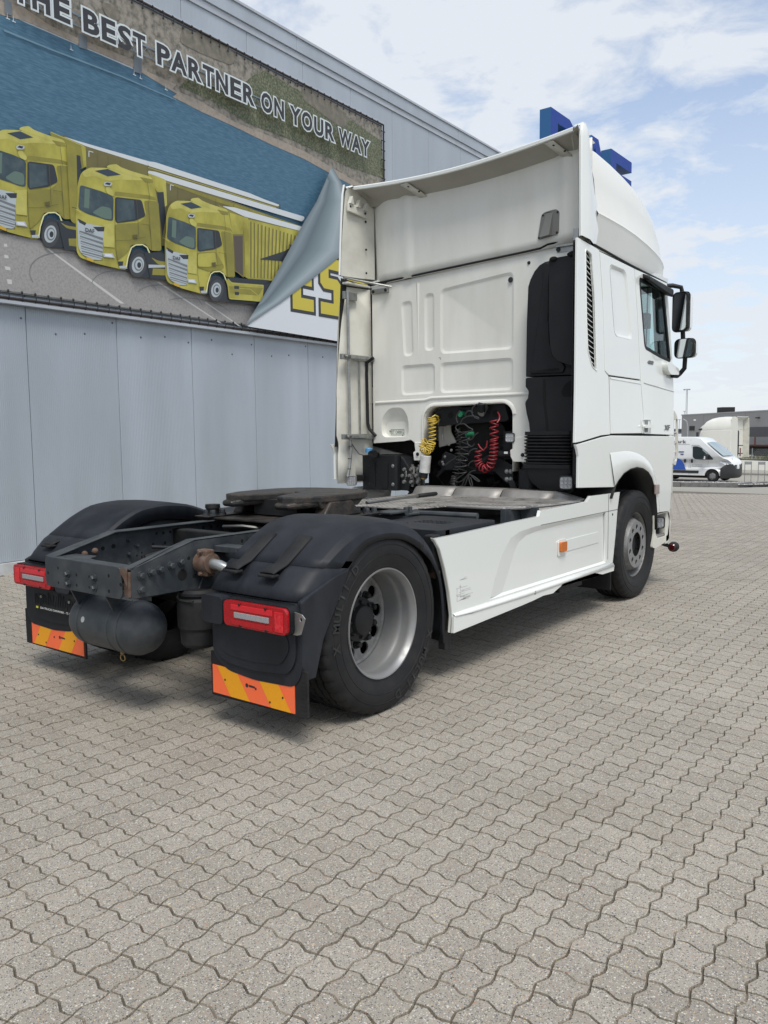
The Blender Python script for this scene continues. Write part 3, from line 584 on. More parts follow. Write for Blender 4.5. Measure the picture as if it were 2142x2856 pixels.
art('truck_lower_body_print', 'T1', [(PBLK, [(1270, 1190), (1480, 1200), (1480, 1440), (1330, 1430)]), (YMD, [(1330, 1230), (1400, 1265), (1480, 1275), (1480, 1310), (1400, 1300)]), (YMD, [(1350, 1335), (1480, 1340), (1480, 1400), (1345, 1395)]), (PSIL, [(1310, 1300), (1480, 1305), (1480, 1325), (1310, 1330)])])
ribs = [[(840+k*31, 520+k*9.5), (852+k*31, 523+k*9.5), (852+k*28.5, 990+k*1.5), (840+k*28.5, 988+k*1.5)] for k in range(15)]
art('container_print', 'T2', [(YMD, [(565, 378), (800, 480), (1260, 590), (1262, 760), (1060, 1018), (830, 1000), (700, 930), (650, 480)]), (YEL, [(820, 500), (1260, 600), (1235, 760), (1060, 1015), (820, 990)]), (YDK, *ribs), (YLT, *[[(x+14, y+2) for x, y in r_[:1]]+[(r_[1][0]+6, r_[1][1]+2), (r_[2][0]+4, r_[2][1]), (r_[3][0]+13, r_[3][1])] for r_ in ribs]),
    (YEL, [(665, 445), (800, 485), (780, 625), (690, 625)]), (YDK, [(690, 625), (780, 625), (785, 990), (710, 930)]), (pmat('container_shade', (.09, .07, .06)), [(700, 640), (776, 640), (778, 970), (715, 925)]), (YEL, [(783, 480), (822, 490), (828, 1000), (800, 985)]), (PROOF, [(600, 390), (700, 400), (1285, 565), (1262, 598), (790, 478)]),
    (PBLK, [(915, 835), (1130, 765), (1210, 715), (1180, 780), (1120, 850)]), (PBLK, [(640, 990), (820, 1010), (1050, 1020), (1000, 1050), (660, 1030)])])
truck_print('T2', f_rest, False)
art('truck_chassis_print', 'T2', [(YEL, [(620, 1000), (680, 1030), (950, 1050), (950, 1090), (930, 1190), (650, 1170), (640, 1060)]), (YMD, [(650, 1060), (940, 1075), (900, 1140), (660, 1120)]), (YLT, *ln([(640, 1000), (680, 1040), (940, 1055)], 7), *ln([(740, 1080), (830, 1085), (900, 1140)], 4), *ln([(660, 1165), (930, 1188)], 7)), (PBLK, [(695, 1058), (735, 1060), (735, 1085), (695, 1083)]), (PBLK, [(700, 1108), (735, 1110), (735, 1135), (700, 1133)]), (PBLK, [(945, 1050), (1010, 1030), (1010, 1190), (935, 1170)])])
# white lower right area, curl and yellow letters
art('white_corner_print', 'T2', [(PWHITE, [(800, 1395), (1180, 1120), (1659, 740), (1659, 1535), (1400, 1490)]), (PWHITE, [(1600, 740), (1659, 690), (1900, 570), (1920, 1655), (1600, 1545)])])
ez = lambda pts: [(y, z) for y, z in pts]
LOGOY = pmat('logo_yellow', (0.56, 0.47, 0.06)); LOGOK = pmat('logo_black', (0.035, 0.04, 0.045))
def outline_grow(pl, d):
    a = sum(p_[0]*q_[1]-q_[0]*p_[1] for p_, q_ in zip(pl, pl[1:]+pl[:1])); s_ = 1 if a > 0 else -1; o = []
    for i in range(len(pl)):
        p_, c_, n_ = Vector(pl[i-1]), Vector(pl[i]), Vector(pl[(i+1) % len(pl)])
        u = (c_-p_).normalized(); v = (n_-c_).normalized(); n1 = Vector((u.y, -u.x))*s_; n2 = Vector((v.y, -v.x))*s_
        b = (n1+n2); b = b/max(b.dot(n1), 0.3); o.append(tuple(c_+b*d))
    return o
Eg = [(5.92, 3.49), (6.42, 3.49), (6.42, 3.68), (6.12, 3.68), (6.12, 3.88), (6.38, 3.88), (6.38, 4.07), (6.12, 4.07), (6.12, 4.22), (6.42, 4.22), (6.42, 4.40), (5.92, 4.40)]
Sg = [(6.59, 3.49), (7.12, 3.49), (7.12, 4.00), (7.02, 4.08), (6.80, 4.08), (6.80, 4.22), (7.12, 4.22), (7.12, 4.40), (6.66, 4.40), (6.59, 4.32), (6.59, 3.98), (6.68, 3.90), (6.92, 3.90), (6.92, 3.68), (6.59, 3.68)]
Ag = [(7.28, 3.49), (7.5, 3.49), (7.5, 3.75), (7.68, 3.75), (7.68, 3.49), (7.9, 3.49), (7.9, 4.4), (7.28, 4.4)]
for gl in (Eg, Sg, Ag):
    flat('logo_letter_print', [outline_grow(gl, 0.052)], LOGOK); flat('logo_letter_print', [gl], LOGOY)
def curl_mat():
    m = bpy.data.materials.new('print_page_curl'); m.use_nodes = True; t = m.node_tree; b = t.nodes['Principled BSDF']; b.inputs['Roughness'].default_value = .55
    at = t.nodes.new('ShaderNodeAttribute'); at.attribute_name = 'shade'; r = t.nodes.new('ShaderNodeValToRGB'); t.links.new(at.outputs['Fac'], r.inputs[0])
    el = r.color_ramp.elements; el[0].color = (.15, .19, .21, 1); el[1].color = (.14, .18, .20, 1)
    for p_, c_ in ((.3, (.34, .40, .43)), (.52, (.20, .26, .285)), (.75, (.115, .155, .18)), (.9, (.22, .27, .30))): k = el.new(p_); k.color = (*c_, 1)
    t.links.new(r.outputs[0], b.inputs['Base Color']); return m
LAY[0] += .002; cur_ = M(); up = wl('A1', [(1398, 727), (1440, 800), (1483, 877), (1475, 1000), (1465, 1090), (1340, 1190), (1180, 1310), (1020, 1415)]); lo_ = wl('A1', [(1398, 727), (1370, 790), (1330, 880), (1275, 970), (1215, 1080), (1150, 1200), (1085, 1310), (1020, 1415)])
rows = []
for a, b in zip(up, lo_): rows.append([bfn(LAY[0])(a[0]*(1-k/8)+b[0]*k/8, a[1]*(1-k/8)+b[1]*k/8) for k in range(9)])
cur_.grid(rows); co_ = cur_.build('page_curl_print', curl_mat(), ban, ang=0, recalc=False)
at = co_.data.attributes.new('shade', 'FLOAT', 'POINT')
vals = []
for v in co_.data.vertices:
    best = min(((Vector(rows[i][k])-v.co).length, k/8) for i in range(8) for k in range(9)); vals.append(best[1])
at.data.foreach_set('value', vals)
# slogan
PINK = pmat('slogan_black', (0.028, 0.03, 0.035)); POUT = pmat('slogan_outline', (0.60, 0.66, 0.68))
LAY[0] += .002; xo = LAY[0]; xi = xo+.002
ADV = dict(B=.722, E=.667, S=.667, T=.611, P=.667, A=.722, R=.722, N=.722, O=.778, U=.722, Y=.667, W=.944, H=.722)
GLY = {}
def glyph(ch):
    if ch not in GLY:
        r = []
        for off_ in (.034, .034+.062):
            me = text_mesh(ch, 1.0, off_); a_ = np.empty(len(me.vertices)*3); me.vertices.foreach_get('co', a_); r.append((me, a_.reshape(-1, 3)))
        GLY[ch] = r
    return GLY[ch]
for w_, y0_, y1_ in (('THE', 1.49, 2.20), ('BEST', 2.355, 3.26), ('PARTNER', 3.42, 5.18), ('ON', 5.30, 5.81), ('YOUR', 5.94, 7.0), ('WAY', 7.12, 7.94)):
    k_ = (y1_-y0_)/(sum(ADV[c] for c in w_)-.05); cur = y0_-.02*k_
    for c in w_:
        g_ = glyph(c); base = g_[0][1]; lo, hi = base.min(0), base.max(0); lb = .0 if c in 'AWY' else (.03 if c == 'T' else .06)
        u0, u1 = cur+lb*k_, cur+(ADV[c]-(lb if c not in 'EPRBS' else .035))*k_; cur += ADV[c]*k_; v0, v1 = (-.006, .268) if c in 'OSU' else (0, .262)
        if c == 'U': v1 = .262
        for (me, co), X_, m_ in ((g_[1], xo, POUT), (g_[0], xi, PINK)):
            me2 = me.copy(); q = np.empty((len(co), 3)); q[:, 0] = X_; q[:, 1] = u0+(co[:, 0]-lo[0])/(hi[0]-lo[0])*(u1-u0); q[:, 2] = 6.262-3+v0+(co[:, 1]-lo[1])/(hi[1]-lo[1])*(v1-v0)
            me2.vertices.foreach_set('co', q.ravel()); me2.materials.clear(); me2.materials.append(m_); ob = bpy.data.objects.new('slogan_letter', me2); C.objects.link(ob); ob.parent = ban
# rails and lacing
rl = M(); rl.box(0.02, 0.10, BY0, 8.56, 3.02-3, 3.055-3); rl.box(0.02, 0.045, BY0, 8.56, 3.055-3, 3.12-3); rl.build('bottom_ledge', TRIM, ban, ang=0, bevel=.003)
r2 = M(); r2.box(0.0, 0.03, BY0, 8.60, 7.0-3, 7.05-3); r2.box(0.0, 0.03, 8.545, 8.60, 3.06-3, 7.0-3); r2.build('frame', TRIM, ban, ang=0, bevel=.003)
r3 = M(); r3.tube([(0.075, BY0, 3.085-3), (0.075, 8.52, 3.085-3)], .016, 8); r3.tube([(0.075, BY0, 6.99-3), (0.075, 8.52, 6.99-3), (0.075, 8.52, 3.085-3)], .016, 8); r3.build('lacing_rail', mat('rail_brown', (.06, .05, .048), .4, metal=.5), ban)
hk0 = M(); hk0.ell((0.02, 0, .075), (.010, .015, .018), 8, 6); hk0.tube([(.02, 0, .07), (.035, 0, .03), (.03, 0, -.005), (.01, 0, -.022)], .0055, 6)
hk = hk0.build('lacing_hook', INK, ban); hk.location = (0.07, 0, 3.085-3)
first = True
k = 0; y = 0.84
while y < 8.4:
    h = hk if first else hk.copy()
    if not first: C.objects.link(h)
    h.location = (0.07, y, 3.085-3); first = False; y += 0.162
y = 2.5
while y < 8.45:
    h = hk.copy(); C.objects.link(h); h.location = (0.07, y, 6.99-3); h.rotation_euler = (math.pi, 0, 0); y += .162
z = 4.6
while z < 6.95:
    h = hk.copy(); C.objects.link(h); h.location = (0.07, 8.52, z-3); h.rotation_euler = (math.pi/2, 0, 0); z += .162
# ================================================================== TRACTOR UNIT: chassis
truck = empty('tractor_truck', (0, 0, 0), 'white high-roof tractor unit seen from behind with bare chassis and black rear fenders', 'truck')
PI2 = math.pi/2
def bolt_part(p, ax, r, h, parent, m=STEEL, s=1):
    b = M(); prof = [(0, h*s), (r*.75, h*s), (r, h*.75*s), (r, 0)]; b.lathe(prof, p, ax, 6); b.lathe([(0, 0.3*h*s), (r*1.35, .3*h*s), (r*1.35, 0)], p, ax, 10); return b.build('bolt', m, parent, ang=30)
# ---- wheels
def tyre_mesh(cx, cy, cz, R=0.505, tread='blocks'):
    w = 0.156; prof = [(.298, -.118), (.300, -.132), (.330, -.140), (.36, -.150), (.405, -w), (.452, -.153), (.478, -.143), (.492, -.134), (R-.004, -.122), (R, -.10)]
    gro = []
    for g_ in (-.075, -.026, .026, .075):
        gro += [(R, g_-.008), (R-.013, g_-.006), (R-.013, g_+.006), (R, g_+.008)]
    full = prof+gro+[(r, -h) for r, h in prof[::-1]]
    seg = 160; m = M(); vs = []; n = len(full)
    for k in range(seg):
        t = 2*math.pi*k/seg; notch = (k % 4) in (0,)
        for i, (r, h) in enumerate(full):
            rr = r
            if notch and r > .489 and (tread == 'blocks' or abs(h) > .1): rr = r-(.010 if abs(h) > .09 else .006)
            if r in (.405, .452) and (k % 2): rr += .0006
            vs.append((cx+h, cy+rr*math.cos(t), cz+rr*math.sin(t)))
    fs = [(k*n+i, k*n+i+1, ((k+1) % seg)*n+i+1, ((k+1) % seg)*n+i) for k in range(seg) for i in range(n-1)]
    m.add(vs, fs)
    for rr in (.318, .388, .440):       # moulded ribs on the sidewalls
        hh = {.318: .137, .388: .1545, .440: .1555}[rr]
        for s_ in (-1, 1): m.lathe([(rr-.003, s_*(hh-.003)), (rr-.001, s_*(hh+.001)), (rr+.001, s_*(hh+.001)), (rr+.003, s_*(hh-.003))], (cx, cy, cz), 0, 72)
    return m
def disc_with_holes(m, cx, cy, cz, r0, r1, rh, rr, nh, x0, x1, n=60, mi=0, a0=0.0):
    outer = [(cy+r1*math.cos(2*math.pi*k/n), cz+r1*math.sin(2*math.pi*k/n)) for k in range(n)]
    holes = [[(cy+r0*math.cos(2*math.pi*k/24), cz+r0*math.sin(2*math.pi*k/24)) for k in range(24)]]
    for h in range(nh):
        a = a0+2*math.pi*h/nh; hc = (cy+rh*math.cos(a), cz+rh*math.sin(a)); holes.append([(hc[0]+rr*math.cos(2*math.pi*k/14), hc[1]+rr*math.sin(2*math.pi*k/14)) for k in range(14)])
    m.prism(outer, 0, x0, x1, mi, holes)
def arc_text(txt, cx, cy, cz, r, a_mid, size, s, parent):
    """moulded sidewall lettering, reading outwards"""
    w = size*0.72; n = len(txt)
    for i, ch in enumerate(txt):
        if ch == ' ': continue
        me = text_mesh(ch, size, 0.002, 0.0, 'CENTER')
        a = a_mid-(i-(n-1)/2)*w/r*(1 if s > 0 else 1)
        for v in me.vertices:
            u, t = v.co.x, v.co.y
            rad = (r+t); v.co = (cx, cy+rad*math.cos(a)*s+u*math.sin(a)*s, cz+rad*math.sin(a)-u*math.cos(a))
        me.materials.clear(); me.materials.append(TYTXT); o = bpy.data.objects.new('lettering', me); C.objects.link(o); o.parent = parent
TYTXT = mat('moulded_letters', (0.022, 0.0225, 0.024), 0.5)
def rear_wheel(s):
    w = empty('rear_wheel'); w.parent = truck; cy, cz = 0.0, 0.500
    tyre_mesh(s*1.088, cy, cz).build('tyre', RUBBER, w, ang=28); tyre_mesh(s*0.765, cy, cz).build('inner_tyre', RUBBER, w, ang=28)
    r = M(); X = s*1.088
    r.lathe([(q, s*h) for q, h in [(.292, .118), (.302, .126), (.3075, .134), (.306, .140), (.299, .139), (.294, .130), (.286, .118), (.280, .095), (.285, .06), (.279, .045), (.272, .02), (.274, -.02), (.267, -.05), (.266, -.10), (.285, -.12), (.30, -.135)]], (X, cy, cz), 0, 80)
    r.build('rim', SILVER, w, ang=40)
    d = M(); disc_with_holes(d, 0, cy, cz, .118, .250, .200, .037, 10, s*1.018, s*1.008, a0=.08)
    d.lathe([(.240, s*0.0), (.252, s*0.010), (.263, s*.012)], (s*1.012, cy, cz), 0, 60)
    d.build('wheel_disc', DARKRIM, w, ang=35)
    h = M(); h.lathe([(0, s*.075), (.055, s*.078), (.080, s*.065), (.088, s*.040), (.125, s*.030), (.128, 0)], (s*1.020, cy, cz), 0, 40); h.build('hub', DARKM, w, ang=35)
    for k in range(10):
        a = 2*math.pi*(k+.5)/10; bolt_part((s*1.018, cy+.148*math.cos(a), cz+.148*math.sin(a)), 0, .019, .038, w, DARKM, s)
    for k in range(8):
        a = 2*math.pi*k/8; bolt_part((s*1.055, cy+.10*math.cos(a), cz+.10*math.sin(a)), 0, .010, .018, w, DARKM, s)
    br = M(); br.lathe([(.15, 0), (.235, 0), (.235, -s*.16), (.15, -s*.16)], (s*.96, cy, cz), 0, 40); br.build('brake_drum', DARKM, w, ang=35)
    if s > 0:
        arc_text('X MULTI D', s*1.2465, cy, cz, .405, math.radians(158), .072, 1, w); arc_text('X MULTI D', s*1.2465, cy, cz, .405, math.radians(-48), .072, 1, w)
    return w
def front_wheel(s):
    w = empty('front_wheel'); w.parent = truck; cy, cz = 3.868, 0.498
    tyre_mesh(s*1.065, cy, cz, R=.503, tread='ribs').build('tyre', RUBBER, w, ang=28)
    X = s*1.065; r = M()
    r.lathe([(q, s*h) for q, h in [(.292, .100), (.302, .108), (.3075, .114), (.306, .121), (.299, .120), (.290, .105), (.280, .075), (.272, .03), (.262, .0), (.24, -.02)]], (X, cy, cz), 0, 72)
    r.build('rim', DARKRIM, w, ang=40)
    d = M(); d.lathe([(.265, -s*.015), (.262, s*.05), (.235, s*.105), (.218, s*.130), (.214, s*.137)], (X, cy, cz), 0, 60); d.build('wheel_disc', DARKRIM, w, ang=35)
    c = M(); disc_with_holes(c, 0, cy, cz, .112, .216, .164, .0235, 10, s*1.196, s*1.204, n=64, a0=.31); c.build('hub_cover_ring', SILVER, w, ang=30, bevel=.003)
    h = M(); h.lathe([(0, s*.10), (.085, s*.098), (.095, s*.085), (.098, s*.04), (.155, s*.03), (.215, s*.02)], (X, cy, cz), 0, 40); h.build('hub', DARKM, w, ang=35)
    for k in range(10):
        a = 2*math.pi*k/10+.31; bolt_part((s*1.155, cy+.164*math.cos(a), cz+.164*math.sin(a)), 0, .016, .038, w, DARKM, s)
for s in (1, -1): rear_wheel(s); front_wheel(s)
ax = M(); ax.cyl((-.95, 0, .5), (.95, 0, .5), .085, 16); ax.ell((.02, 0, .5), (.24, .21, .23), 20, 12); ax.cyl((.02, .1, .52), (.02, 2.4, .72), .05, 12); ax.build('rear_axle', DARKM, truck)
for (x, z) in ((-.18, .60), (.16, .40), (-.2, .42), (.14, .62)): bolt_part((x, -.19, z), 1, .014, .03, truck, DARKM, -1)
dp = M(); dp.lathe([(0, -.02), (.018, -.02), (.024, 0)], (-.05, -.205, .50), 1, 10); dp.build('drain_plug', mat('brass', (.35, .24, .10), .4, metal=.9), truck)
fa = M(); fa.cyl((-.9, 3.868, .42), (.9, 3.868, .42), .07, 12); fa.build('front_axle', DARKM, truck)

# ---- frame rails (C section) with holes drilled as dark studs and bolts
def rail(s):
    top = [(-1.03, .868), (-.62, .972), (3.1, .972)]; bot = [(-1.03, .708), (-.62, .700), (3.1, .700)]
    m = M(); x1, x0, xi = s*.400, s*.392, s*.325
    web = [top[0], top[1], top[2], bot[2], bot[1], bot[0]]
    m.prism(web, 0, x1, x0)
    for a, b in ((top[0], top[1]), (top[1], top[2])):
        m.hexa([(x1, a[0], a[1]), (xi, a[0], a[1]), (xi, b[0], b[1]), (x1, b[0], b[1])], [(x1, a[0], a[1]-.009), (xi, a[0], a[1]-.009), (xi, b[0], b[1]-.009), (x1, b[0], b[1]-.009)])
    for a, b in ((bot[0], bot[1]), (bot[1], bot[2])):
        m.hexa([(x1, a[0], a[1]), (xi, a[0], a[1]), (xi, b[0], b[1]), (x1, b[0], b[1])], [(x1, a[0], a[1]+.009), (xi, a[0], a[1]+.009), (xi, b[0], b[1]+.009), (x1, b[0], b[1]+.009)])
    return m.build('frame_rail', FRAMEM, truck, ang=0, bevel=.006)
rail(1); rail(-1)
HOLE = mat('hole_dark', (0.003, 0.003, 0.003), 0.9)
def hole(p, ax_, r, s=1):
    m = M(); m.lathe([(0, .0006*s), (r, .0006*s), (r*1.15, 0)], p, ax_, 10); return m.build('bolt_hole', HOLE, truck, ang=0)
def hexbolt(p, ax_, s=1, r=.017): return bolt_part(p, ax_, r, r*1.5, truck, FRAMEM, s)
for x, y in ((930, 487), (997, 464), (1058, 445), (1128, 420), (1193, 395), (930, 578)):
    q = on('F', x, y, 0, .40); hexbolt(q, 0)
for x, y, r in ((1205, 483, .028), (1285, 488, .012), (1248, 372, .010), (1600, 258, .010)): hole(on('F', x, y, 0, .40), 0, r)
for x, y, r in ((1035, 208, .009), (1080, 205, .009), (1125, 198, .009), (750, 292, .013), (680, 307, .011), (1090, 270, .009), (1012, 280, .009), (1075, 293, .009), (937, 335, .006), (937, 362, .006), (1160, 283, .006), (905, 355, .006), (1345, 172, .012), (1395, 165, .011), (1440, 158, .011), (1248, 228, .009)): hole(on('F', x, y, 0, -.392), 0, r)
for x, y in ((905, 288), (850, 343), (1215, 197), (850, 250), (1215, 288), (1262, 185), (720, 410), (852, 410)): hexbolt(on('F', x, y, 0, -.392), 0, 1, .012)
# rear cross member: a C profile with rounded ends
cm = M(); zb, zt_ = .700, .870
outl = rounded([(-.400, zb), (.318, zb), (.318, zt_), (-.400, zt_)], .035, 3)
cm.prism(outl, 1, -1.036, -1.026)
top_ = [(-.385, -1.030), (.300, -1.030), (.392, -1.035), (.392, -.985), (.36, -.93), (.28, -.955), (-.02, -.955), (-.12, -.93), (-.16, -.86), (-.385, -.88)]
cm.prism(top_, 2, zt_-.010, zt_-.001); cm.prism([(a, b) for a, b in top_], 2, zb+.001, zb+.010)
cm.build('rear_cross_member', FRAMEM, truck, ang=0, bevel=.005)
rs = M(); rs.box(.319, .3915, -1.020, -1.010, zb+.012, zt_-.012); rs.box(.3705, .3915, -1.034, -1.0205, zb+.02, zt_-.02); rs.prism(rounded([(.315, zt_-.03), (.34, zt_-.05), (.37, zt_-.10), (.375, zt_-.002), (.315, zt_-.002)], .01), 1, -1.040, -1.0362); rs.build('rusty_corner', RUST, truck, ang=0, bevel=.002)
for x, y in ((450, 475), (455, 540), (625, 502), (628, 568)): hexbolt(on('F', x, y, 1, -1.036), 1, -1, .016)
for x, y, r in ((383, 437, .007), (387, 533, .007), (505, 482, .008), (507, 550, .008), (318, 468, .008), (590, 495, .008), (590, 565, .007), (718, 487, .009), (720, 590, .009), (797, 546, .009)): hole(on('F', x, y, 1, -1.036), 1, r, -1)
for y in (-.15, .75, 1.6): c2 = M(); c2.box(-.39, .39, y, y+.08, .72, .94); c2.build('cross_member', DARKM, truck, ang=0, bevel=.01)
sl = M(); sl.box(-.36, .36, -.60, -.40, .71, .74); sl.build('cross_member', DARKM, truck, ang=0)
for x, y in ((560, 345), (628, 325)):
    p_ = on('F', x, y, 0, -.33); r_ = M(); r_.ell(p_, (.02, .02, .02), 10, 6); r_.build('rusty_bolt', RUST, truck)
rb = M(); q = on('F', 600, 262, 2, .905); rb.box(q[0]-.05, q[0]+.04, q[1]-.03, q[1]+.03, .86, .91); rb.build('rusty_bracket', RUST, truck, ang=0, bevel=.006)
# air lines and cables between the rails
for k, (x, z) in enumerate(((-.28, .80), (-.24, .84), (.2, .82), (.26, .78))):
    c3 = M(); c3.tube([(x+.03*math.sin(3*t+k), -.45+t*.6, z+.03*math.sin(4*t+k*2)) for t in np.linspace(0, 4, 22)], .012, 6); c3.build('air_line', BHOSE, truck)
cv = M(); cv.tube([(.1, .22, .93), (0, .1, .955), (-.12, .05, .95), (-.2, .15, .90)], .012, 6); cv.build('air_line', BHOSE, truck)
cy2 = M(); cy2.cyl((-.05, .3, .78), (.05, 1.2, .8), .09, 14); cy2.build('air_cylinder', DARKM, truck)

# ---- air tank
tk = M(); prof = [(0, -.370), (.05, -.362), (.095, -.338), (.128, -.298), (.145, -.255), (.148, -.215), (.148, .175), (.145, .215), (.128, .258), (.095, .298), (.05, .322), (0, .330)]
tk.lathe(prof, (0, -.84, .497), 0, 40)
tank = tk.build('air_tank', FRAMEM, truck, ang=40)
for x in (-.23, .10):
    t_ = M(); t_.prism([(-1.0, .70), (-.70, .70), (-.70, .61), (-.84, .655), (-.95, .60)], 0, x, x+.012); t_.build('tank_bracket', FRAMEM, truck, ang=0, bevel=.002)
for x in (-.20, .08, .165):
    t_ = M(); t_.lathe([(.1495, 0), (.1515, .004), (.1515, .012), (.1495, .016)], (x, -.84, .497), 0, 40); t_.build('weld_seam', FRAMEM, tank)
st = M(); st.lathe([(0, -.0), (.017, 0)], (0, 0, 0), 1, 16); so_ = st.build('sticker', mat('sticker_grey', (.35, .36, .36), .5), tank); so_.location = (-.13, -.985, .53); so_.rotation_euler = (math.radians(-15), 0, 0)
dr = M(); dr.cyl((.02, -.84, .36), (.02, -.84, .33), .014, 8); dr.tube([(.02+.022*math.cos(a), -.84, .305+.018*math.sin(a)) for a in np.linspace(0, 2*math.pi, 14)[:-1]], .004, 6, True); dr.build('drain_ring', mat('brass', (.35, .24, .10), .4, metal=.9), tank)

# ---- air springs
for s in (1, -1):
    a = M(); a.lathe([(0, .30), (.10, .30), (.115, .285), (.115, .27), (.10, .262), (.118, .24), (.122, .2), (.122, .16), (.12, .09), (.108, .075), (.105, .0), (.09, -.02), (0, -.02)], (s*.40, -.60, .405), 2, 28); a.build('air_spring', RUBBER, truck, ang=30)
    b = M(); b.tube([(s*.42+.13*math.cos(t), -.62+.10*math.sin(t), .672+.02*math.sin(t)) for t in np.linspace(0, 5.2, 18)], .006, 6); b.build('spring_hose', BHOSE, truck)
    t_ = M(); t_.prism([(-.50, .90), (-.42, .90), (-.40, .70), (-.62, .70)], 0, s*.41, s*.42); t_.prism([(-.50, .93), (-.40, .93), (-.30, .72), (-.44, .72)], 0, s*.60, s*.61); t_.box(min(s*.42, s*.60), max(s*.42, s*.60), -.50, -.40, .90, .93); t_.build('spring_bracket', FRAMEM, truck, ang=0, bevel=.004)
    k_ = M(); k_.cyl((s*.42, -.60, .85), (s*.52, -.60, .85), .055, 16); k_.build('clamp_bush', RUST, truck)
    k_ = M(); k_.box(min(s*.43, s*.51), max(s*.43, s*.51), -.635, -.575, .78, .925); k_.build('clamp_plate', RUST, truck, ang=0, bevel=.008)
    k_ = M(); k_.tube([(s*.50, -.60, .85), (s*.58, -.60, .845), (s*.63, -.58, .82), (s*.66, -.45, .76)], .030, 12); k_.build('stabiliser_bar', STEEL, truck)
    for z in (.915, .795): bolt_part((s*.47, -.636, z), 1, .010, .018, truck, RUST, -1)

# ---- rear fenders
CREST = [(.605, .275), (.605, .54), (.565, .74), (.475, .895), (.34, 1.000), (.16, 1.062), (-.05, 1.082), (-.24, 1.062), (-.38, 1.000), (-.55, .885)]
LIPL = [(.545, .275), (.535, .53), (.50, .69), (.42, .80), (.30, .885), (.15, .955), (-.02, .974), (-.17, .958), (-.255, .915), (-.335, .855)]
def fender(s):
    top = empty('rear_fender'); top.parent = truck
    def sec(i, cr, lp):
        (yc, zc), (yl, zl) = cr, lp; dy, dz = yl-yc, zl-zc
        ny, nz = -dy, -dz; l_ = math.hypot(ny, nz); ny, nz = ny/l_, nz/l_
        f = lambda x, d: (s*x, yc-ny*d, zc-nz*d)
        return [f(.600, .10), f(.602, .012), f(.620, 0), f(.80, -.006), f(1.0, -.008), f(1.12, -.002), f(1.165, .004), f(1.205, .020), f(1.236, .050), (s*1.252, yl*.7+yc*.3, zl*.7+zc*.3), (s*1.252, yl, zl)]
    cs = []; ls = []
    for i in range(len(CREST)-1):      # smooth the profile
        for t in (0, .34, .67): cs.append(tuple(Vector(CREST[i])*(1-t)+Vector(CREST[i+1])*t)); ls.append(tuple(Vector(LIPL[i])*(1-t)+Vector(LIPL[i+1])*t))
    cs.append(CREST[-1]); ls.append(LIPL[-1])
    def sm(a):
        b = list(a)
        for _ in range(1): b = [b[0]]+[((b[k-1][0]+2*b[k][0]+b[k+1][0])/4, (b[k-1][1]+2*b[k][1]+b[k+1][1])/4) for k in range(1, len(b)-1)]+[b[-1]]
        return b
    cs, ls = sm(cs), sm(ls)
    m = M(); m.grid([sec(i, a, b) for i, (a, b) in enumerate(zip(cs[11:], ls[11:]))]); m.build('top_cover', FENDM, top, ang=14, thick=.008 if s > 0 else -.008)
    m = M(); m.grid([sec(i, a, b)[4:] for i, (a, b) in enumerate(zip(cs[:12], ls[:12]))]); m.build('front_guard', FENDM, top, ang=40, thick=.008 if s > 0 else -.008)
    # rear piece: shoulder band, then fascia
    A = [(-.490, .915), (-.585, .862), (-.655, .792), (-.700, .738)]; B_ = [(-.29, .885), (-.37, .81), (-.43, .72), (-.455, .68)]
    m = M(); rows = [sec(0, a, b) for a, b in zip(A, B_)]
    m.grid(rows); m.build('rear_shoulder', FENDM, top, ang=45, thick=.010 if s > 0 else -.010)
    f = M(); x0, x1 = .615, 1.245
    out_ = rounded([(s*x0, .728), (s*x1, .728), (s*(x1+.005), .50), (s*(x1+.005), .375), (s*1.20, .312), (s*.93, .300), (s*.72, .318), (s*x0, .385)], .05, 4)
    f.prism(out_, 1, -.695, -.645); f.build('rear_fascia', FENDM, top, ang=30, bevel=.014, bseg=3)
    f = M(); out_ = rounded([(s*(x0+.03), .72), (s*(x1-.02), .72), (s*(x1-.02), .45), (s*(x1-.07), .375), (s*.93, .352), (s*.72, .365), (s*(x0+.03), .42)], .04, 4)
    f.prism(out_, 1, -.706, -.690); f.build('fascia_panel', FENDM, top, ang=30, bevel=.007, bseg=3)
    f = M(); out_ = rounded([(s*.66, .575), (s*1.17, .575), (s*1.19, .50), (s*1.13, .415), (s*.93, .398), (s*.74, .408), (s*.665, .45)], .04, 4)
    f.prism(out_, 1, -.7105, -.700); f.build('fascia_panel', FENDM, top, ang=30, bevel=.005, bseg=2)
    f = M(); f.prism([(-.690, .737), (-.60, .775), (-.42, .835), (-.325, .855), (-.375, .765), (-.440, .668), (-.528, .535), (-.595, .345), (-.665, .345), (-.690, .42)], 0, s*1.225, s*1.2565); f.build('side_skirt', FENDM, top, ang=0, bevel=.008)
    # rubber straps
    for xs_ in (.745, 1.005):
        pts = [(-.375, 1.003), (-.42, .975), (-.50, .921), (-.565, .878), (-.625, .856), (-.66, .838)]
        g = M(); rows = []
        for i, (y, z) in enumerate(pts):
            lift = (.004, .004, .005, .006, .010, .014)[i]
            rows.append([(s*(xs_+dx), y-lift*.6, z+lift+(-.006 if abs(dx) > .04 else 0)) for dx in (-.045, -.035, 0, .035, .045)])
        g.grid(rows); g.build('rubber_strap', RUBBER, top, ang=50, thick=.008 if s < 0 else -.008)
        g = M(); g.box(s*xs_-.055, s*xs_+.055, -.685, -.635, .832, .848); g.build('strap_end', RUBBER, top, ang=0, bevel=.006)
    # mud flap and reflective board
    f = M(); ys = []; n = 14
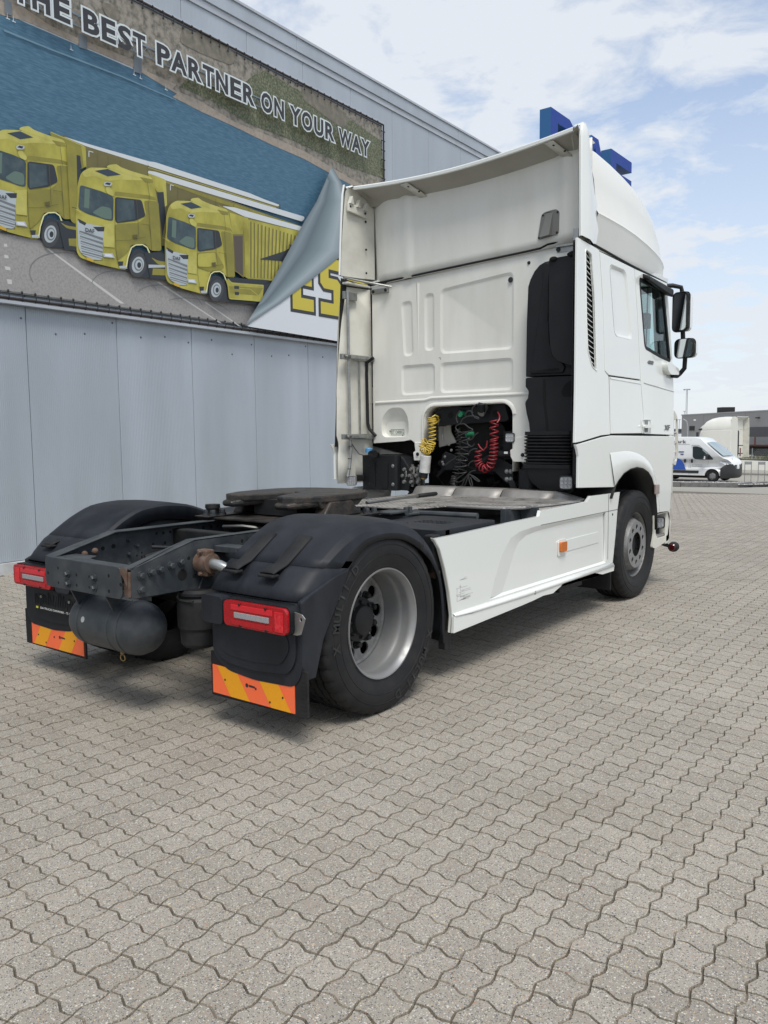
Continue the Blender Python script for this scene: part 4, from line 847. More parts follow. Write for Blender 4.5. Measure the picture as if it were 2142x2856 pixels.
    f.prism([(s*.585, .40), (s*1.285, .40), (s*1.283, .168), (s*.585, .160)], 1, -.688, -.676); f.build('mud_flap', RUBBER, top, ang=0, bevel=.003)
    for k in range(9):
        g = M(); g.box(s*1.245-.004, s*1.245+.030, -.6895, -.6882, .185+.02*k, .195+.02*k); g.build('flap_rib', RUBBER, top, ang=0)
    xa, xb, za, zb_ = .603, 1.200, .178, .330; W_ = xb-xa
    base = M(); base.box(min(s*xa, s*xb), max(s*xa, s*xb), -.6925, -.6885, za, zb_); base.build('reflective_board', mat('reflector_orange', (.96, .155, .045), .45, noise=(25, .45, (.80, .17, .08))), top, ang=0)
    YR = mat('reflector_yellow', (.84, .36, .006), .42, noise=(120, .4, (.66, .27, .005)))
    for f0, f1 in ((.06, .30), (.56, .79)):
        sl_ = .17
        p = [(xa+W_*f0, zb_), (xa+W_*f1, zb_), (xa+W_*(f1+sl_), za), (xa+W_*(f0+sl_), za)]
        y_ = M(); y_.sheet([(s*a, b) for a, b in p], lambda a, b: (a, -.6935, b)); y_.build('reflector_stripe', YR, top, ang=0, recalc=False)
    t_ = M(); t_.sheet(ellipse(s*.865, .262, .011, .011, 10), lambda a, b: (a, -.694, b)); t_.sheet([(s*.865+.015, .268), (s*.865+.06, .265), (s*.865+.06, .256), (s*.865+.015, .257)], lambda a, b: (a, -.694, b)); t_.build('board_mark', INK, top, ang=0, recalc=False)
    for xx, zz_ in ((.70, .262), (1.12, .245), (.93, .255), (1.03, .205)): h_ = M(); h_.ell((s*xx, -.694, zz_), (.006, .003, .006), 8, 5); h_.build('rivet', DARKM, top)
    return top
FR = fender(1); FL = fender(-1)

# ---- tail lamps
def tail_lamp(s):
    L0 = empty('tail_lamp'); L0.parent = truck
    xa, xb, za, zb_ = .800, 1.238, .588, .716
    X = lambda a, b: (min(s*a, s*b), max(s*a, s*b))
    h = M(); a, b = X(xa-.006, xb+.008); h.prism(rrect(a, b, za-.006, zb_+.006, .03), 1, -.755, -.695); h.build('lamp_housing', BLACKP, L0, ang=30, bevel=.008)
    l = M(); a, b = X(xa, xb); l.prism(rrect(a, b, za, zb_, .026), 1, -.778, -.7505); l.build('red_lens', REDL, L0, ang=30, bevel=.012, bseg=3)
    a, b = X(xa+.08, xb-.115); c = M(); c.box(a, b, -.7835, -.776, .634, .662); c.build('clear_strip', CLEARL, L0, ang=0, bevel=.002)
    for k in range(7):
        c = M(); u = a+(b-a)*(k+.5)/7; c.box(u-.0025, u+.0025, -.7845, -.7832, .634, .662); c.build('strip_divider', mat('strip_grey', (.3, .3, .32), .4), L0, ang=0)
    a, b = X(xa+.055, xb-.09); c = M(); c.box(a, b, -.781, -.7775, .672, .700); c.build('reflector_panel', REDL2, L0, ang=0, bevel=.002)
    c = M(); c.box(a, b, -.781, -.7775, .597, .622); c.build('reflector_panel', mat('dark_red_lens', (.42, .006, .012), .22, coat=.6), L0, ang=0, bevel=.002)
    a, b = X(xb-.075, xb-.020); c = M(); c.box(a, b, -.7815, -.7775, .60, .698); c.build('side_reflector', mat('mid_red_lens', (.55, .01, .02), .3, noise=(80, .8, (.85, .06, .06))), L0, ang=0, bevel=.004)
    for xx, zz_ in ((xa+.12, .703), (xb-.135, .703), (xa+.12, .595), (xb-.135, .595)):
        b_ = M(); b_.lathe([(0, -.004), (.007, -.003), (.008, 0)], (s*xx, -.781, zz_), 1, 10); b_.build('screw', DARKM, L0)
    k = M(); a, b = X(.615, .775); k.prism(rounded([(a, .578), (b, .578), (b, .722), (a, .722)], .03), 1, -.765, -.695); k.build('lamp_mount', FENDM, L0, ang=30, bevel=.012, bseg=3)
    k = M(); a_ = [(xb-.01, .70), (xb+.055, .690), (xb+.075, .672), (xb+.045, .592), (xb+.02, .584), (xb-.01, .586)]
    k.prism([(s*p, q) for p, q in a_], 1, -.728, -.722, holes=[[(s*(xb+.048)+.009*math.cos(t), .665+.009*math.sin(t)) for t in np.linspace(0, 2*math.pi, 11)[:-1]]]); k.build('lamp_bracket', STEEL, L0, ang=0, bevel=.001)
tail_lamp(1); tail_lamp(-1)
# ---- number plate carrier (left)
np_ = M(); np_.box(-1.085, -.56, -.735, -.715, .432, .578); carrier = np_.build('plate_carrier', BLACKP, truck, ang=0, bevel=.006)
rr_ = random.Random(3)
for k in range(26):
    x = -1.07+.0195*k; g = M(); z0 = .462+.02*rr_.random(); g.box(x, x+.011, -.739, -.7352, z0, z0+.035+.05*rr_.random()); g.build('carrier_rib', BLACKP, carrier, ang=0, bevel=.002)
for x in (-.98, -.66): g = M(); g.lathe([(0, -.006), (.009, -.005), (.010, 0)], (x, -.740, .522), 1, 10); g.build('screw', STEEL, carrier)
put_text('lettering', 'ESA TRUCKS DANMARK - 75 50 19 22', lambda u, v, d: (-1.005+u, -.7362, .440+v), .42, .013, mat('white_print', (.75, .75, .75), .5), carrier, offset=.012)
g = M(); g.box(-1.055, -1.03, -.7365, -.7352, .440, .453); g.build('yellow_mark', mat('logo_yellow2', (.6, .6, .05), .5), carrier, ang=0)
# ---- fifth wheel
T5 = 1.145
def half(s):   # plate outline with the throat opening to the rear
    return [(s*.030, .62), (s*.045, .52), (s*.085, .42), (s*.15, .27), (s*.24, .22), (s*.33, .26), (s*.405, .42), (s*.43, .62), (s*.415, .82), (s*.34, .97), (s*.2, 1.05), (0, 1.08)]
pl = half(1)+half(-1)[::-1][1:]
# ramps slope down at the rear
m = M(); m.prism(pl, 2, T5-.050, T5); 
fw = m.build('fifth_wheel_plate', GREASE, truck, ang=0, bevel=.012, bseg=3)
for s in (1, -1):
    m = M(); m.hexa([(s*.10, .42, T5-.012), (s*.40, .42, T5-.012), (s*.31, .20, T5-.045), (s*.20, .18, T5-.045)], [(s*.10, .42, T5-.075), (s*.40, .42, T5-.075), (s*.31, .21, T5-.085), (s*.20, .19, T5-.085)]); m.build('ramp', GREASE, fw, ang=0, bevel=.02, bseg=3)
    m = M(); m.prism([(.48, 1.10), (.70, 1.10), (.80, 1.0), (.40, 1.0)], 0, s*.33, s*.43); m.build('pedestal', GREASE, fw, ang=0, bevel=.012)
    m = M(); m.prism([(.38, T5-.03), (.88, T5-.03), (.80, T5-.085), (.42, T5-.085)], 0, s*.28, s*.40); m.build('side_web', GREASE, fw, ang=0, bevel=.01)
m = M(); m.cyl((-.38, .60, 1.045), (.38, .60, 1.045), .045, 12); m.box(-.2, .2, .40, .85, 1.0, T5-.04); m.build('locking_gear', DARKM, fw)
m = M(); m.box(-.46, .46, .15, .95, .977, .990); m.box(-.47, -.33, .10, 1.0, .9905, 1.0); m.box(.33, .47, .10, 1.0, .9905, 1.0); m.build('mounting_plate', GREASE, truck, ang=0, bevel=.003)
for x in (-.44, -.37, .36, .44):
    for y in (.18, .26, .84, .92):
        b = M(); b.lathe([(0, .035), (.018, .035), (.020, .028), (.020, .012)], (x, y, 1.0), 2, 6); b.lathe([(.028, .012), (.028, 0)], (x, y, 1.0), 2, 12); b.build('mounting_bolt', FRAMEM, truck, ang=30)
m = M(); m.tube([(.35, .95, 1.06), (.30, 1.5, 1.06), (.26, 1.7, 1.055)], .012, 8); m.build('release_rod', STEEL, truck)
m = M(); m.tube([(.26+.05*math.cos(t)+.0*t, 1.82+.11*math.sin(t), 1.055+.008*math.cos(t)) for t in np.linspace(0, 2*math.pi, 22)[:-1]], .016, 8, True); m.build('release_handle', RUBBER, truck)
# filler cap on the left rail
m = M(); m.lathe([(0, .07), (.05, .07), (.052, .045), (.045, .04), (.04, 0)], (-.42, .22, 1.0), 2, 16); m.build('filler_cap', DARKM, truck)
# ---- brackets right of the fifth wheel
m = M(); m.prism([(.95, 1.0), (1.15, 1.0), (1.17, .975), (1.3, .975), (1.3, .96), (1.13, .96), (1.11, .985), (.95, .985)], 0, .40, .56); m.build('angle_bracket', FRAMEM, truck, ang=0, bevel=.004)
for y in (1.21, 1.26):
    b = M(); b.lathe([(0, .04), (.018, .04), (.020, .030), (.020, .0)], (.5, y, .976), 2, 6); b.build('mounting_bolt', FRAMEM, truck, ang=30)
# ---- black covers ahead of the right fender
def blob(name, x0, x1, y0, y1, z0, z1, m_, r=.05, parent=truck):
    b = M(); b.prism(rounded([(x0, y0), (x1, y0), (x1, y1), (x0, y1)], r, 4), 2, z0, z1); return b.build(name, m_, parent, ang=30, bevel=min(.035, r*.7), bseg=3)
for s in (1, -1):
    x0, x1 = sorted((s*.56, s*1.19)); blob('battery_cover', x0, x1, .60, 1.32, .45, .952, FENDM, .07)
    x0, x1 = sorted((s*.56, s*1.17)); blob('fuel_tank', x0, x1, 1.42, 2.9, .40, .86, mat('tank_aluminium', (.3, .3, .3), .4, metal=.8), .08)
for k in range(3):
    for j in range(7):
        g = M(); g.box(.78+.035*j, .80+.035*j, .92+.05*k, .95+.05*k, .952, .955); g.build('embossed_mark', FENDM, truck, ang=0)
m = M(); m.lathe([(.055, .0), (.062, .005), (.07, 0)], (.74, .80, .952), 2, 24); m.build('embossed_ring', FENDM, truck)
m = M(); m.box(1.13, 1.20, .52, .60, .70, .93); m.build('hinge_bracket', DARKM, truck, ang=0, bevel=.01)
m = M(); m.cyl((1.05, .56, .70), (1.20, .56, .70), .035, 14); m.build('support_tube', RUST, truck)
m = M(); m.box(-.36, .36, 1.0, 1.5, .73, .93); m.cyl((-.3, 1.8, .85), (.35, 1.8, .85), .1, 12); m.build('gearbox', DARKM, truck, ang=30)
# ---- catwalk (tread plate)
def tread_mat():
    m = bpy.data.materials.new('tread_plate'); m.use_nodes = True; t = m.node_tree; b = t.nodes['Principled BSDF']; Nn, Ll = t.nodes, t.links
    b.inputs['Metallic'].default_value = .55; b.inputs['Roughness'].default_value = .42
    tcn = Nn.new('ShaderNodeTexCoord'); n = Nn.new('ShaderNodeTexNoise'); n.inputs['Scale'].default_value = 7; n.inputs['Detail'].default_value = 8; Ll.new(tcn.outputs['Object'], n.inputs['Vector'])
    r = Nn.new('ShaderNodeValToRGB'); r.color_ramp.elements[0].color = (.20, .185, .165, 1); r.color_ramp.elements[1].color = (.50, .48, .45, 1); r.color_ramp.elements[0].position = .38; r.color_ramp.elements[1].position = .62
    Ll.new(n.outputs['Fac'], r.inputs[0])
    sep_ = Nn.new('ShaderNodeSeparateXYZ'); Ll.new(tcn.outputs['Object'], sep_.inputs[0])
    def sn(o, k, ph=0):
        a = Nn.new('ShaderNodeMath'); a.operation = 'MULTIPLY_ADD'; Ll.new(o, a.inputs[0]); a.inputs[1].default_value = k; a.inputs[2].default_value = ph
        c = Nn.new('ShaderNodeMath'); c.operation = 'SINE'; Ll.new(a.outputs[0], c.inputs[0]); return c.outputs[0]
    k = 2*math.pi/.050
    mu = Nn.new('ShaderNodeMath'); mu.operation = 'MULTIPLY'; Ll.new(sn(sep_.outputs[0], k), mu.inputs[0]); Ll.new(sn(sep_.outputs[1], k), mu.inputs[1])
    ab = Nn.new('ShaderNodeMapRange'); Ll.new(mu.outputs[0], ab.inputs[0]); ab.inputs[1].default_value = .35; ab.inputs[2].default_value = .6
    hi = Nn.new('ShaderNodeMix'); hi.data_type = 'RGBA'; Ll.new(ab.outputs[0], hi.inputs[0]); Ll.new(r.outputs[0], hi.inputs[6]); hi.inputs[7].default_value = (.56, .55, .53, 1)
    Ll.new(hi.outputs[2], b.inputs['Base Color'])
    bp = Nn.new('ShaderNodeBump'); bp.inputs['Strength'].default_value = .8; bp.inputs['Distance'].default_value = .004; Ll.new(ab.outputs[0], bp.inputs['Height']); Ll.new(bp.outputs[0], b.inputs['Normal'])
    return m
TREAD = tread_mat()
m = M(); m.prism([(-.45, 1.36), (.43, 1.38), (.52, 1.76), (.52, 2.62), (-.45, 2.62)], 2, .978, .986); m.build('tread_plate', TREAD, truck, ang=0, bevel=.002)
m = M(); m.prism([(.50, 1.74), (1.0, 1.77), (1.10, 1.90), (1.17, 2.2), (1.20, 2.60), (.50, 2.60)], 2, .989, .998); m.build('tread_plate', TREAD, truck, ang=0, bevel=.003)
m = M(); m.tube([(.50, 1.74, .985), (.98, 1.765, .985), (1.08, 1.88, .985), (1.16, 2.18, .985), (1.20, 2.60, .985)], .012, 8); m.build('plate_edge', ALU, truck)
for x0, x1 in ((-.45, -.02), (-.012, .46), (.468, .95)):
    m = M(); m.grid([[(x, 2.60, .988), (x, 2.63, .995), (x, 2.66, 1.03), (x, 2.69, 1.052), (x, 2.80, 1.058)] for x in np.linspace(x0, x1, 5)]); m.build('kick_plate', ALU, truck, ang=30, thick=.006)
m = M(); m.grid([[(x, 2.60, .992), (x, 2.63, .998), (x, 2.66, 1.05-.3*(x-.95)**1.2 if x > .95 else 1.05), (x, 2.72, 1.055-.3*(x-.95)**1.2 if x > .95 else 1.055)] for x in np.linspace(.955, 1.2, 6)]); m.build('kick_plate', ALU, truck, ang=30, thick=.006)
rr_ = random.Random(5)
for k in range(46):
    x, y = rr_.uniform(-.2, 1.1), rr_.uniform(1.5, 2.5)
    if y < 1.8 and x > .45: continue
    z_ = .9985 if x > .5 else .9865; g = M(); g.box(x, x+rr_.uniform(.008, .02), y, y+.008, z_, z_+.0012); g.build('drain_slot', HOLE, truck, ang=0)
m = M(); m.tube([(.30, 1.38, .955), (.60, 1.42, .955), (.95, 1.45, .955)], .022, 10); m.build('support_tube', FRAMEM, truck)
m = M(); m.box(.98, 1.02, 1.72, 2.0, .80, .985); m.box(1.02, 1.16, 1.95, 1.98, .80, .985); m.build('step_bracket', FRAMEM, truck, ang=0, bevel=.003)

# ---- right side skirt
SX = 1.240
sk_out = onl('S', [(130, 420), (233, 400), (480, 345), (735, 290), (742, 258), (880, 232), (1010, 207), (1032, 173), (1132, 160), (1200, 150), (1187, 250), (1175, 400), (1160, 550), (1154, 605), (1090, 625), (1065, 636), (990, 660), (985, 640), (1025, 612), (870, 665), (840, 700), (800, 735), (745, 748), (690, 775), (620, 805), (225, 965), (232, 865), (215, 720), (190, 590), (160, 480)], 0, SX)
# inner panel outline: (left edge curve, top edge, right, bottom crease)
lc = onl('S', [(452, 762), (480, 650), (510, 545), (540, 470), (572, 415), (620, 380), (700, 352), (900, 310), (1118, 264)], 0, SX)
ic = onl('S', [(528, 740), (556, 650), (580, 570), (600, 500), (625, 445), (668, 402), (730, 378), (905, 330), (1112, 278)], 0, SX)
br_ = on('S', 1095, 574, 0, SX); hole_ = lc+[(3.055, .435)]+[(1.126, .445)]
m = M(); m.prism(sk_out, 0, SX-.025, SX, 0, [hole_]); skirt = m.build('side_fairing', WHITE, truck, ang=30, bevel=.004)
m = M(); dX = .016
rows = [[(SX, a[0], a[1]), (SX-dX*.3, a[0]*.7+b[0]*.3, a[1]*.7+b[1]*.3), (SX-dX, b[0], b[1])] for a, b in zip(lc, ic)]
m.grid(rows); m.grid([[(SX, 3.055, .435+.438*t), (SX-dX, 3.045, .447+.41*t)] for t in (0, 1)]); m.grid([[(SX, y, .4452-(y-1.126)*.0053), (SX-dX, y, .46-(y-1.126)*.0053)] for y in np.linspace(1.126, 3.055, 4)])
m.build('pressed_edge', WHITE, skirt, ang=50)
pin = ic+[(3.045, .447), (1.28, .458)]
m = M(); m.prism(pin, 0, SX-dX-.01, SX-dX); m.build('pressed_panel', WHITE, skirt, ang=30)
# lower bent ledge
rows = []
for y, za_, zb_ in ((.672, .432, .418), (.887, .434, .405), (1.6, .430, .392), (2.3, .428, .392), (3.2, .420, .388)): rows.append([(SX+.001, y, za_), (SX+.014, y, (za_+zb_)/2), (SX+.020, y, zb_)])
m = M(); m.grid(rows); m.build('ledge', WHITE, skirt, ang=50, thick=-.003)
low = onl('S', [(228, 870), (330, 850), (620, 748), (1158, 572), (1154, 605), (1090, 625), (1025, 612), (870, 665), (840, 700), (800, 735), (745, 748), (690, 775), (620, 805), (225, 965)], 0, SX)
m = M(); m.prism(low, 0, SX+.001, SX+.018); m.build('lower_panel', WHITE, skirt, ang=30, bevel=.005)
m = M(); m.lathe([(0, .004), (.012, .003), (.014, 0)], (SX+.018, 1.735, .395), 0, 14); m.build('plug', mat('grey_plug', (.25, .26, .27), .5), skirt)
m = M(); m.lathe([(0, .003), (.010, .002), (.011, 0)], (SX, 3.19, .835), 0, 12); m.build('plug', HOLE, skirt)
y0, z0 = on('S', 852, 495, 0, SX-dX)[1:]; 
m = M(); m.prism(rrect(2.165, 2.935, .622, .712, .02), 0, SX-dX, SX-dX+.004); m.build('reflector_recess', WHITE, skirt, ang=30, bevel=.003)
m = M(); m.prism(rrect(2.155, 2.30, .60, .725, .02), 0, SX-dX+.003, SX-dX+.008); m.build('lamp_base', WHITE, skirt, ang=30, bevel=.003)
m = M(); m.prism(rrect(2.175, 2.275, .632, .708, .012), 0, SX-.008, SX+.012); m.build('side_marker_lamp', AMBER, skirt, ang=30, bevel=.006)
m = M(); m.box(SX-.004, SX+.002, 3.095, 3.0995, .46, 1.012); m.box(SX-.004, SX+.0015, 1.85, 3.3, .868, .872); m.build('panel_gap', mat('gap_shadow', (.10, .10, .10), .8), skirt, ang=0)
m = M(); rr_ = random.Random(9)
for k in range(26):
    y, z = .70+rr_.random()*.10, .50+rr_.random()*.14; m.box(SX, SX+.0006, y, y+rr_.uniform(.02, .14), z, z+.0012)
for k in range(2): y = .72+.04*k; m.box(SX, SX+.0006, y, y+.0015, .50+.02*k, .58+.02*k)
sc = m.build('scuff_marks', mat('scuff', (.22, .22, .22), .7), skirt, ang=0); sc['kind'] = 'stuff'
m = M(); m.prism(sk_out, 0, -SX, -SX+.025); m.build('side_fairing', WHITE, truck, ang=30, bevel=.004)
# edge return at the rear of the skirt, front mud flap, steps
m = M(); pts = onl('S', [(130, 420), (160, 480), (190, 590), (215, 720), (232, 865), (225, 965)], 0, SX); m.grid([[(SX-.002, y, z), (SX-.05, y+.03, z)] for y, z in pts]); m.build('fairing_return', GRIME, skirt, ang=40, thick=.004)
m = M(); m.box(.85, 1.20, 3.27, 3.285, .16, .75); m.build('front_mud_flap', RUBBER, truck, ang=0, bevel=.004)
m = M(); m.box(1.05, 1.2, 2.25, 2.68, .30, .43); m.build('step_box', DARKM, truck, ang=0, bevel=.01)
m = M(); m.box(1.14, 1.19, .66, .72, .20, .95); m.build('support_bracket', DARKM, truck, ang=0, bevel=.004)
# ================================================================== TRACTOR UNIT: cab
def xs(z): return 1.240 if z < 1.5 else 1.240-(z-1.5)/1.5*.040
cab = empty('cab'); cab.parent = truck
def side_panel(name, poly, m_, s=1, dx=0.0, holes=(), th=.022, bevel=.004, parent=cab):
    a = M(); a.sheet(poly, lambda y, z: (s*(xs(z)+dx), y, z), 0, holes)
    o = a.build(name, m_, parent, ang=0, recalc=False)
    md = o.modifiers.new('thickness', 'SOLIDIFY'); md.thickness = th; md.offset = 0
    md = o.modifiers.new('bevel', 'BEVEL'); md.width = bevel; md.segments = 2; md.limit_method = 'ANGLE'; md.angle_limit = math.radians(40)
    return o
def recess_panel(outer, r, dx, fn3, nrm, parent, m_, name='pressed_panel', inner_scale=None, w=.035):
    """pressed recess: sloping border plus floor; fn3(a,b,d) maps plane coordinates and depth"""
    o_ = rounded(outer, r, 5); c = (sum(p[0] for p in o_)/len(o_), sum(p[1] for p in o_)/len(o_))
    inn = rounded(outline_grow(outer, -w), max(.01, r-w*.5), 5)
    a = M(); mid = [((p[0]*.5+q[0]*.5), (p[1]*.5+q[1]*.5)) for p, q in zip(o_, inn)]
    rows = [[fn3(*p, 0) for p in o_], [fn3(*p, dx*.10) for p in [(p[0]*.85+q[0]*.15, p[1]*.85+q[1]*.15) for p, q in zip(o_, inn)]], [fn3(*p, dx*.9) for p in [(p[0]*.2+q[0]*.8, p[1]*.2+q[1]*.8) for p, q in zip(o_, inn)]], [fn3(*p, dx) for p in inn]]
    a.grid(rows, closed=True); k = len(a.v); a.sheet(inn, lambda u, v: fn3(u, v, dx))
    a.build(name, m_, parent, ang=18); return o_
# inner shell so that nothing is see-through
DARKI = mat('cab_interior', (0.035, 0.037, 0.040), 0.7); SEATF = mat('seat_fabric', (0.05, 0.065, 0.07), .8)
fr = [(-1.12, 4.75), (-1.02, 4.98), (-.6, 5.10), (0, 5.13), (.6, 5.10), (1.02, 4.98), (1.12, 4.75)]
m = M(); m.prism([(-1.17, 2.91), (1.17, 2.91), (1.17, 4.75)]+fr[::-1][1:-1]+[(-1.17, 4.75)], 2, 1.84, 2.0); m.build('lower_shell', WHITE, cab, ang=40, bevel=.01)
m = M(); m.prism([(-1.17, 3.62), (1.17, 3.62), (1.17, 4.75)]+fr[::-1][1:-1]+[(-1.17, 4.75)], 2, 1.44, 1.838); m.build('lower_shell', WHITE, cab, ang=40, bevel=.01)
m = M(); m.box(-1.15, -.62, 2.96, 3.55, 1.47, 1.838); m.build('cab_floor_box', GRIME, cab, ang=0)
m = M(); m.box(.60, 1.15, 2.92, 3.55, 1.47, 1.838); m.build('cab_floor_box', GRIME, cab, ang=0)
m = M(); m.prism([(-1.16, 2.905), (1.16, 2.905), (1.16, 4.70)]+fr[::-1][1:-1]+[(-1.16, 4.70)], 2, 2.955, 3.02); m.build('shell_top', WHITE, cab, ang=40)
m = M(); m.box(-1.15, 1.15, 2.905, 3.60, 2.01, 2.95); m.build('sleeper_interior', DARKI, cab, ang=0)
for x0, x1 in ((-1.155, -1.09), (1.09, 1.155)): m = M(); m.hexa([(x0, 4.62, 2.0), (x1, 4.62, 2.0), (x1, 4.80, 2.0), (x0, 4.80, 2.0)], [(x0, 4.44, 2.96), (x1, 4.44, 2.96), (x1, 4.62, 2.96), (x0, 4.62, 2.96)]); m.build('windscreen_pillar', DARKI, cab, ang=0)
m = M(); m.grid([[(x, y+.0-(z-2.0)*.12, z) for x, y in fr[1:-1]] for z in (2.02, 2.5, 2.96)]); m.build('windscreen', GLASS, cab, ang=50, thick=.006)
m = M(); m.box(-1.1, 1.1, 4.45, 4.95, 2.0, 2.20); m.build('dashboard', DARKI, cab, ang=0, bevel=.05)
for x in (-.62, .62):
    m = M(); m.box(x-.25, x+.25, 3.85, 4.3, 2.0, 2.15); m.prism([(3.80, 2.05), (3.95, 2.05), (3.88, 2.62), (3.78, 2.62)], 0, x-.24, x+.24); m.prism([(3.78, 2.64), (3.87, 2.64), (3.86, 2.80), (3.79, 2.80)], 0, x-.14, x+.14); m.build('seat', SEATF, cab, ang=0, bevel=.03)
m = M(); m.tube([(-.62+.21*math.cos(t), 4.42+.1*math.sin(t), 2.33+.18*math.sin(t)) for t in np.linspace(0, 2*math.pi, 24)[:-1]], .016, 8, True); m.build('steering_wheel', DARKI, cab)
m = M(); m.box(.95, 1.10, 4.30, 4.42, 2.52, 2.66); m.cyl((1.10, 4.32, 2.9), (1.10, 4.3, 2.35), .008, 6); m.build('toll_device', DARKI, cab, ang=0, bevel=.02)

# ---- side: deflector panel with louvres, sleeper panel, locker, door, fender
for s in (1, -1):
    g_out = rounded([(2.625, 2.955), (2.745, 2.935), (2.80, 2.60), (2.825, 2.02), (2.72, 2.06), (2.645, 2.18), (2.63, 2.4)], .03, 3)
    if s > 0: side_panel('rear_deflector', [(2.490, 3.015), (2.83, 2.995), (2.90, 2.985), (2.955, 2.60), (2.985, 2.03), (3.065, 1.995), (3.085, 1.515), (2.90, 1.508), (2.50, 1.462), (2.398, 1.455), (2.43, 1.9)], WHITE, s, holes=[g_out])
    for k in (range(22) if s > 0 else ()):
        z = 2.045+.041*k; y0, y1 = (2.635, 2.825-.0)
        yr = 2.815-.07*max(0, (z-2.05))/.9
        if z < 2.16: y0 = 2.635+(2.16-z)*.9
        x = s*(xs(z)-.004); xi_ = s*(xs(z)-.045); t = .0045
        m2 = M(); m2.hexa([(xi_, y0, z+.050), (x, y0, z+.026), (x, yr, z-.012), (xi_, yr, z+.012)], [(xi_, y0, z+.050+t), (x, y0, z+.026+t), (x, yr, z-.012+t), (xi_, yr, z+.012+t)]); m2.build('louvre_slat', WHITE, cab, ang=0)
    m = M(); m.box(min(s*1.12, s*1.15), max(s*1.12, s*1.15), 2.6, 2.86, 2.0, 2.97); (m.build('louvre_back', HOLE, cab, ang=0) if s > 0 else None)
    m = M(); m.tube([(s*(xs(z)+.010), y, z) for y, z in g_out], .007, 6, True); (m.build('louvre_frame', WHITE, cab) if s > 0 else None)
    # sleeper panel with pressed window field
    fld = [(3.105, 2.915), (3.475, 2.910), (3.61, 2.335), (3.20, 2.335)]; ho = rounded(fld, .07, 5)
    side_panel('sleeper_panel', [(2.912, 2.978), (3.664, 2.957), (3.725, 2.60), (3.795, 2.000), (3.072, 2.004), (2.993, 2.035), (2.965, 2.6)], WHITE, s, holes=[ho])
    recess_panel(fld, .07, -.016, lambda a, b, d: (s*(xs(b)+.011+d), a, b), None, cab, WHITE, w=.030)
    side_panel('locker_door', [(3.092, 1.993), (3.797, 1.990), (3.858, 1.70), (3.868, 1.520), (3.100, 1.520)], WHITE, s)
    # door
    win = rounded([(3.775, 2.900), (4.36, 2.885), (4.44, 2.84), (4.618, 2.205), (4.30, 2.232), (3.905, 2.285)], .05, 4)
    side_panel('door', [(3.674, 2.956), (4.52, 2.948), (4.66, 2.3), (4.71, 1.90), (4.70, 1.500), (3.878, 1.516), (3.868, 1.70), (3.805, 1.995), (3.735, 2.60)], WHITE, s, holes=[win])
    gi = outline_grow(win, .004); go_ = outline_grow(win, -.028)
    m = M(); m.grid([[(s*(xs(z)+.0125), y, z) for y, z in gi], [(s*(xs(z)+.0115), y, z) for y, z in go_], [(s*(xs(z)-.01), y, z) for y, z in go_]], closed=True); m.build('window_seal', BLACKP, cab, ang=0)
    m = M(); m.sheet(outline_grow(win, -.020), lambda y, z: (s*(xs(z)+.001), y, z)); m.build('side_window', GLASS, cab, ang=0, thick=.004)
    # crease across door and locker
    m = M(); m.grid([[(s*(xs(z)+d), y, z) for y, z in [(3.10, 2.0+o), (3.8, 1.985+o)]] for o, d in ((-.012, .0115), (-.020, .016), (-.030, .0115))]); m.grid([[(s*(xs(z)+d), y, z) for y, z in [(3.88, 1.975+o), (4.70, 1.925+o)]] for o, d in ((.006, .0115), (0, .016), (-.008, .0115))]); m.build('body_crease', WHITE, cab, ang=60)
    # lower fender with wheel opening
    arch = [(3.195, 1.080), (3.26, 1.13), (3.37, 1.180), (3.52, 1.212), (3.68, 1.222), (3.84, 1.205), (3.98, 1.165), (4.08, 1.105), (4.15, 1.02), (4.20, .92), (4.235, .80), (4.245, .765)]
    side_panel('lower_fender', [(2.395, 1.440), (2.50, 1.450), (2.90, 1.494), (3.10, 1.506), (4.70, 1.486), (4.70, 1.30), (4.66, 1.20), (4.62, .75)]+arch[::-1]+[(3.17, 1.070), (2.452, 1.105), (2.452, 1.35), (2.43, 1.40)], WHITE, s, dx=.006)
    lip = [(3.06, 1.375), (3.20, 1.375), (3.36, 1.378), (3.52, 1.372), (3.70, 1.348), (3.87, 1.310), (4.01, 1.255), (4.12, 1.180), (4.20, 1.09), (4.26, .985), (4.30, .86), (4.31, .77)]
    arch2 = [(3.165, 1.075)]+arch[1:]
    m = M(); rows = []
    for a, b in zip(lip, arch2):
        P_ = lambda t, d: (s*(1.253+d), a[0]*(1-t)+b[0]*t, a[1]*(1-t)+b[1]*t); rows.append([P_(0, 0), P_(.10, .009), P_(.5, .013), P_(.9, .016), P_(1.0, .010), P_(1.0, -.04)])
    m.grid(rows); m.build('wheel_arch', WHITE, cab, ang=50)
    m = M(); m.grid([[(s*1.262, y, z), (s*.85, y, z)] for y, z in [(3.12, .98)]+arch+[(4.26, .60)]]); m.build('arch_liner', DARKM, cab, ang=40, thick=.01)
    for (y0, z0, y1, z1) in ((3.094, 1.52, 3.094, 1.99), ): pass
# gap shadows are real gaps: dark backing behind all side panels
for s in (1, -1):
    m = M(); m.sheet([(2.5, 3.0), (3.70, 2.95), (3.86, 2.0), (4.68, 1.95), (4.68, 1.12), (4.3, 1.2), (3.0, 1.42), (2.42, 1.42)], lambda y, z: (s*(xs(z)-.030), y, z)); m.build('panel_backing', DARKM, cab, ang=0, thick=.003)
    m = M(); m.tube([(s*(xs(3)-.004), 2.80, 3.022), (s*(xs(3)-.004), 3.6, 2.982), (s*(xs(3)-.01), 4.55, 2.958), (s*(xs(3)-.06), 4.75, 2.955)], .010, 6); m.build('roof_seal', BLACKP, cab)
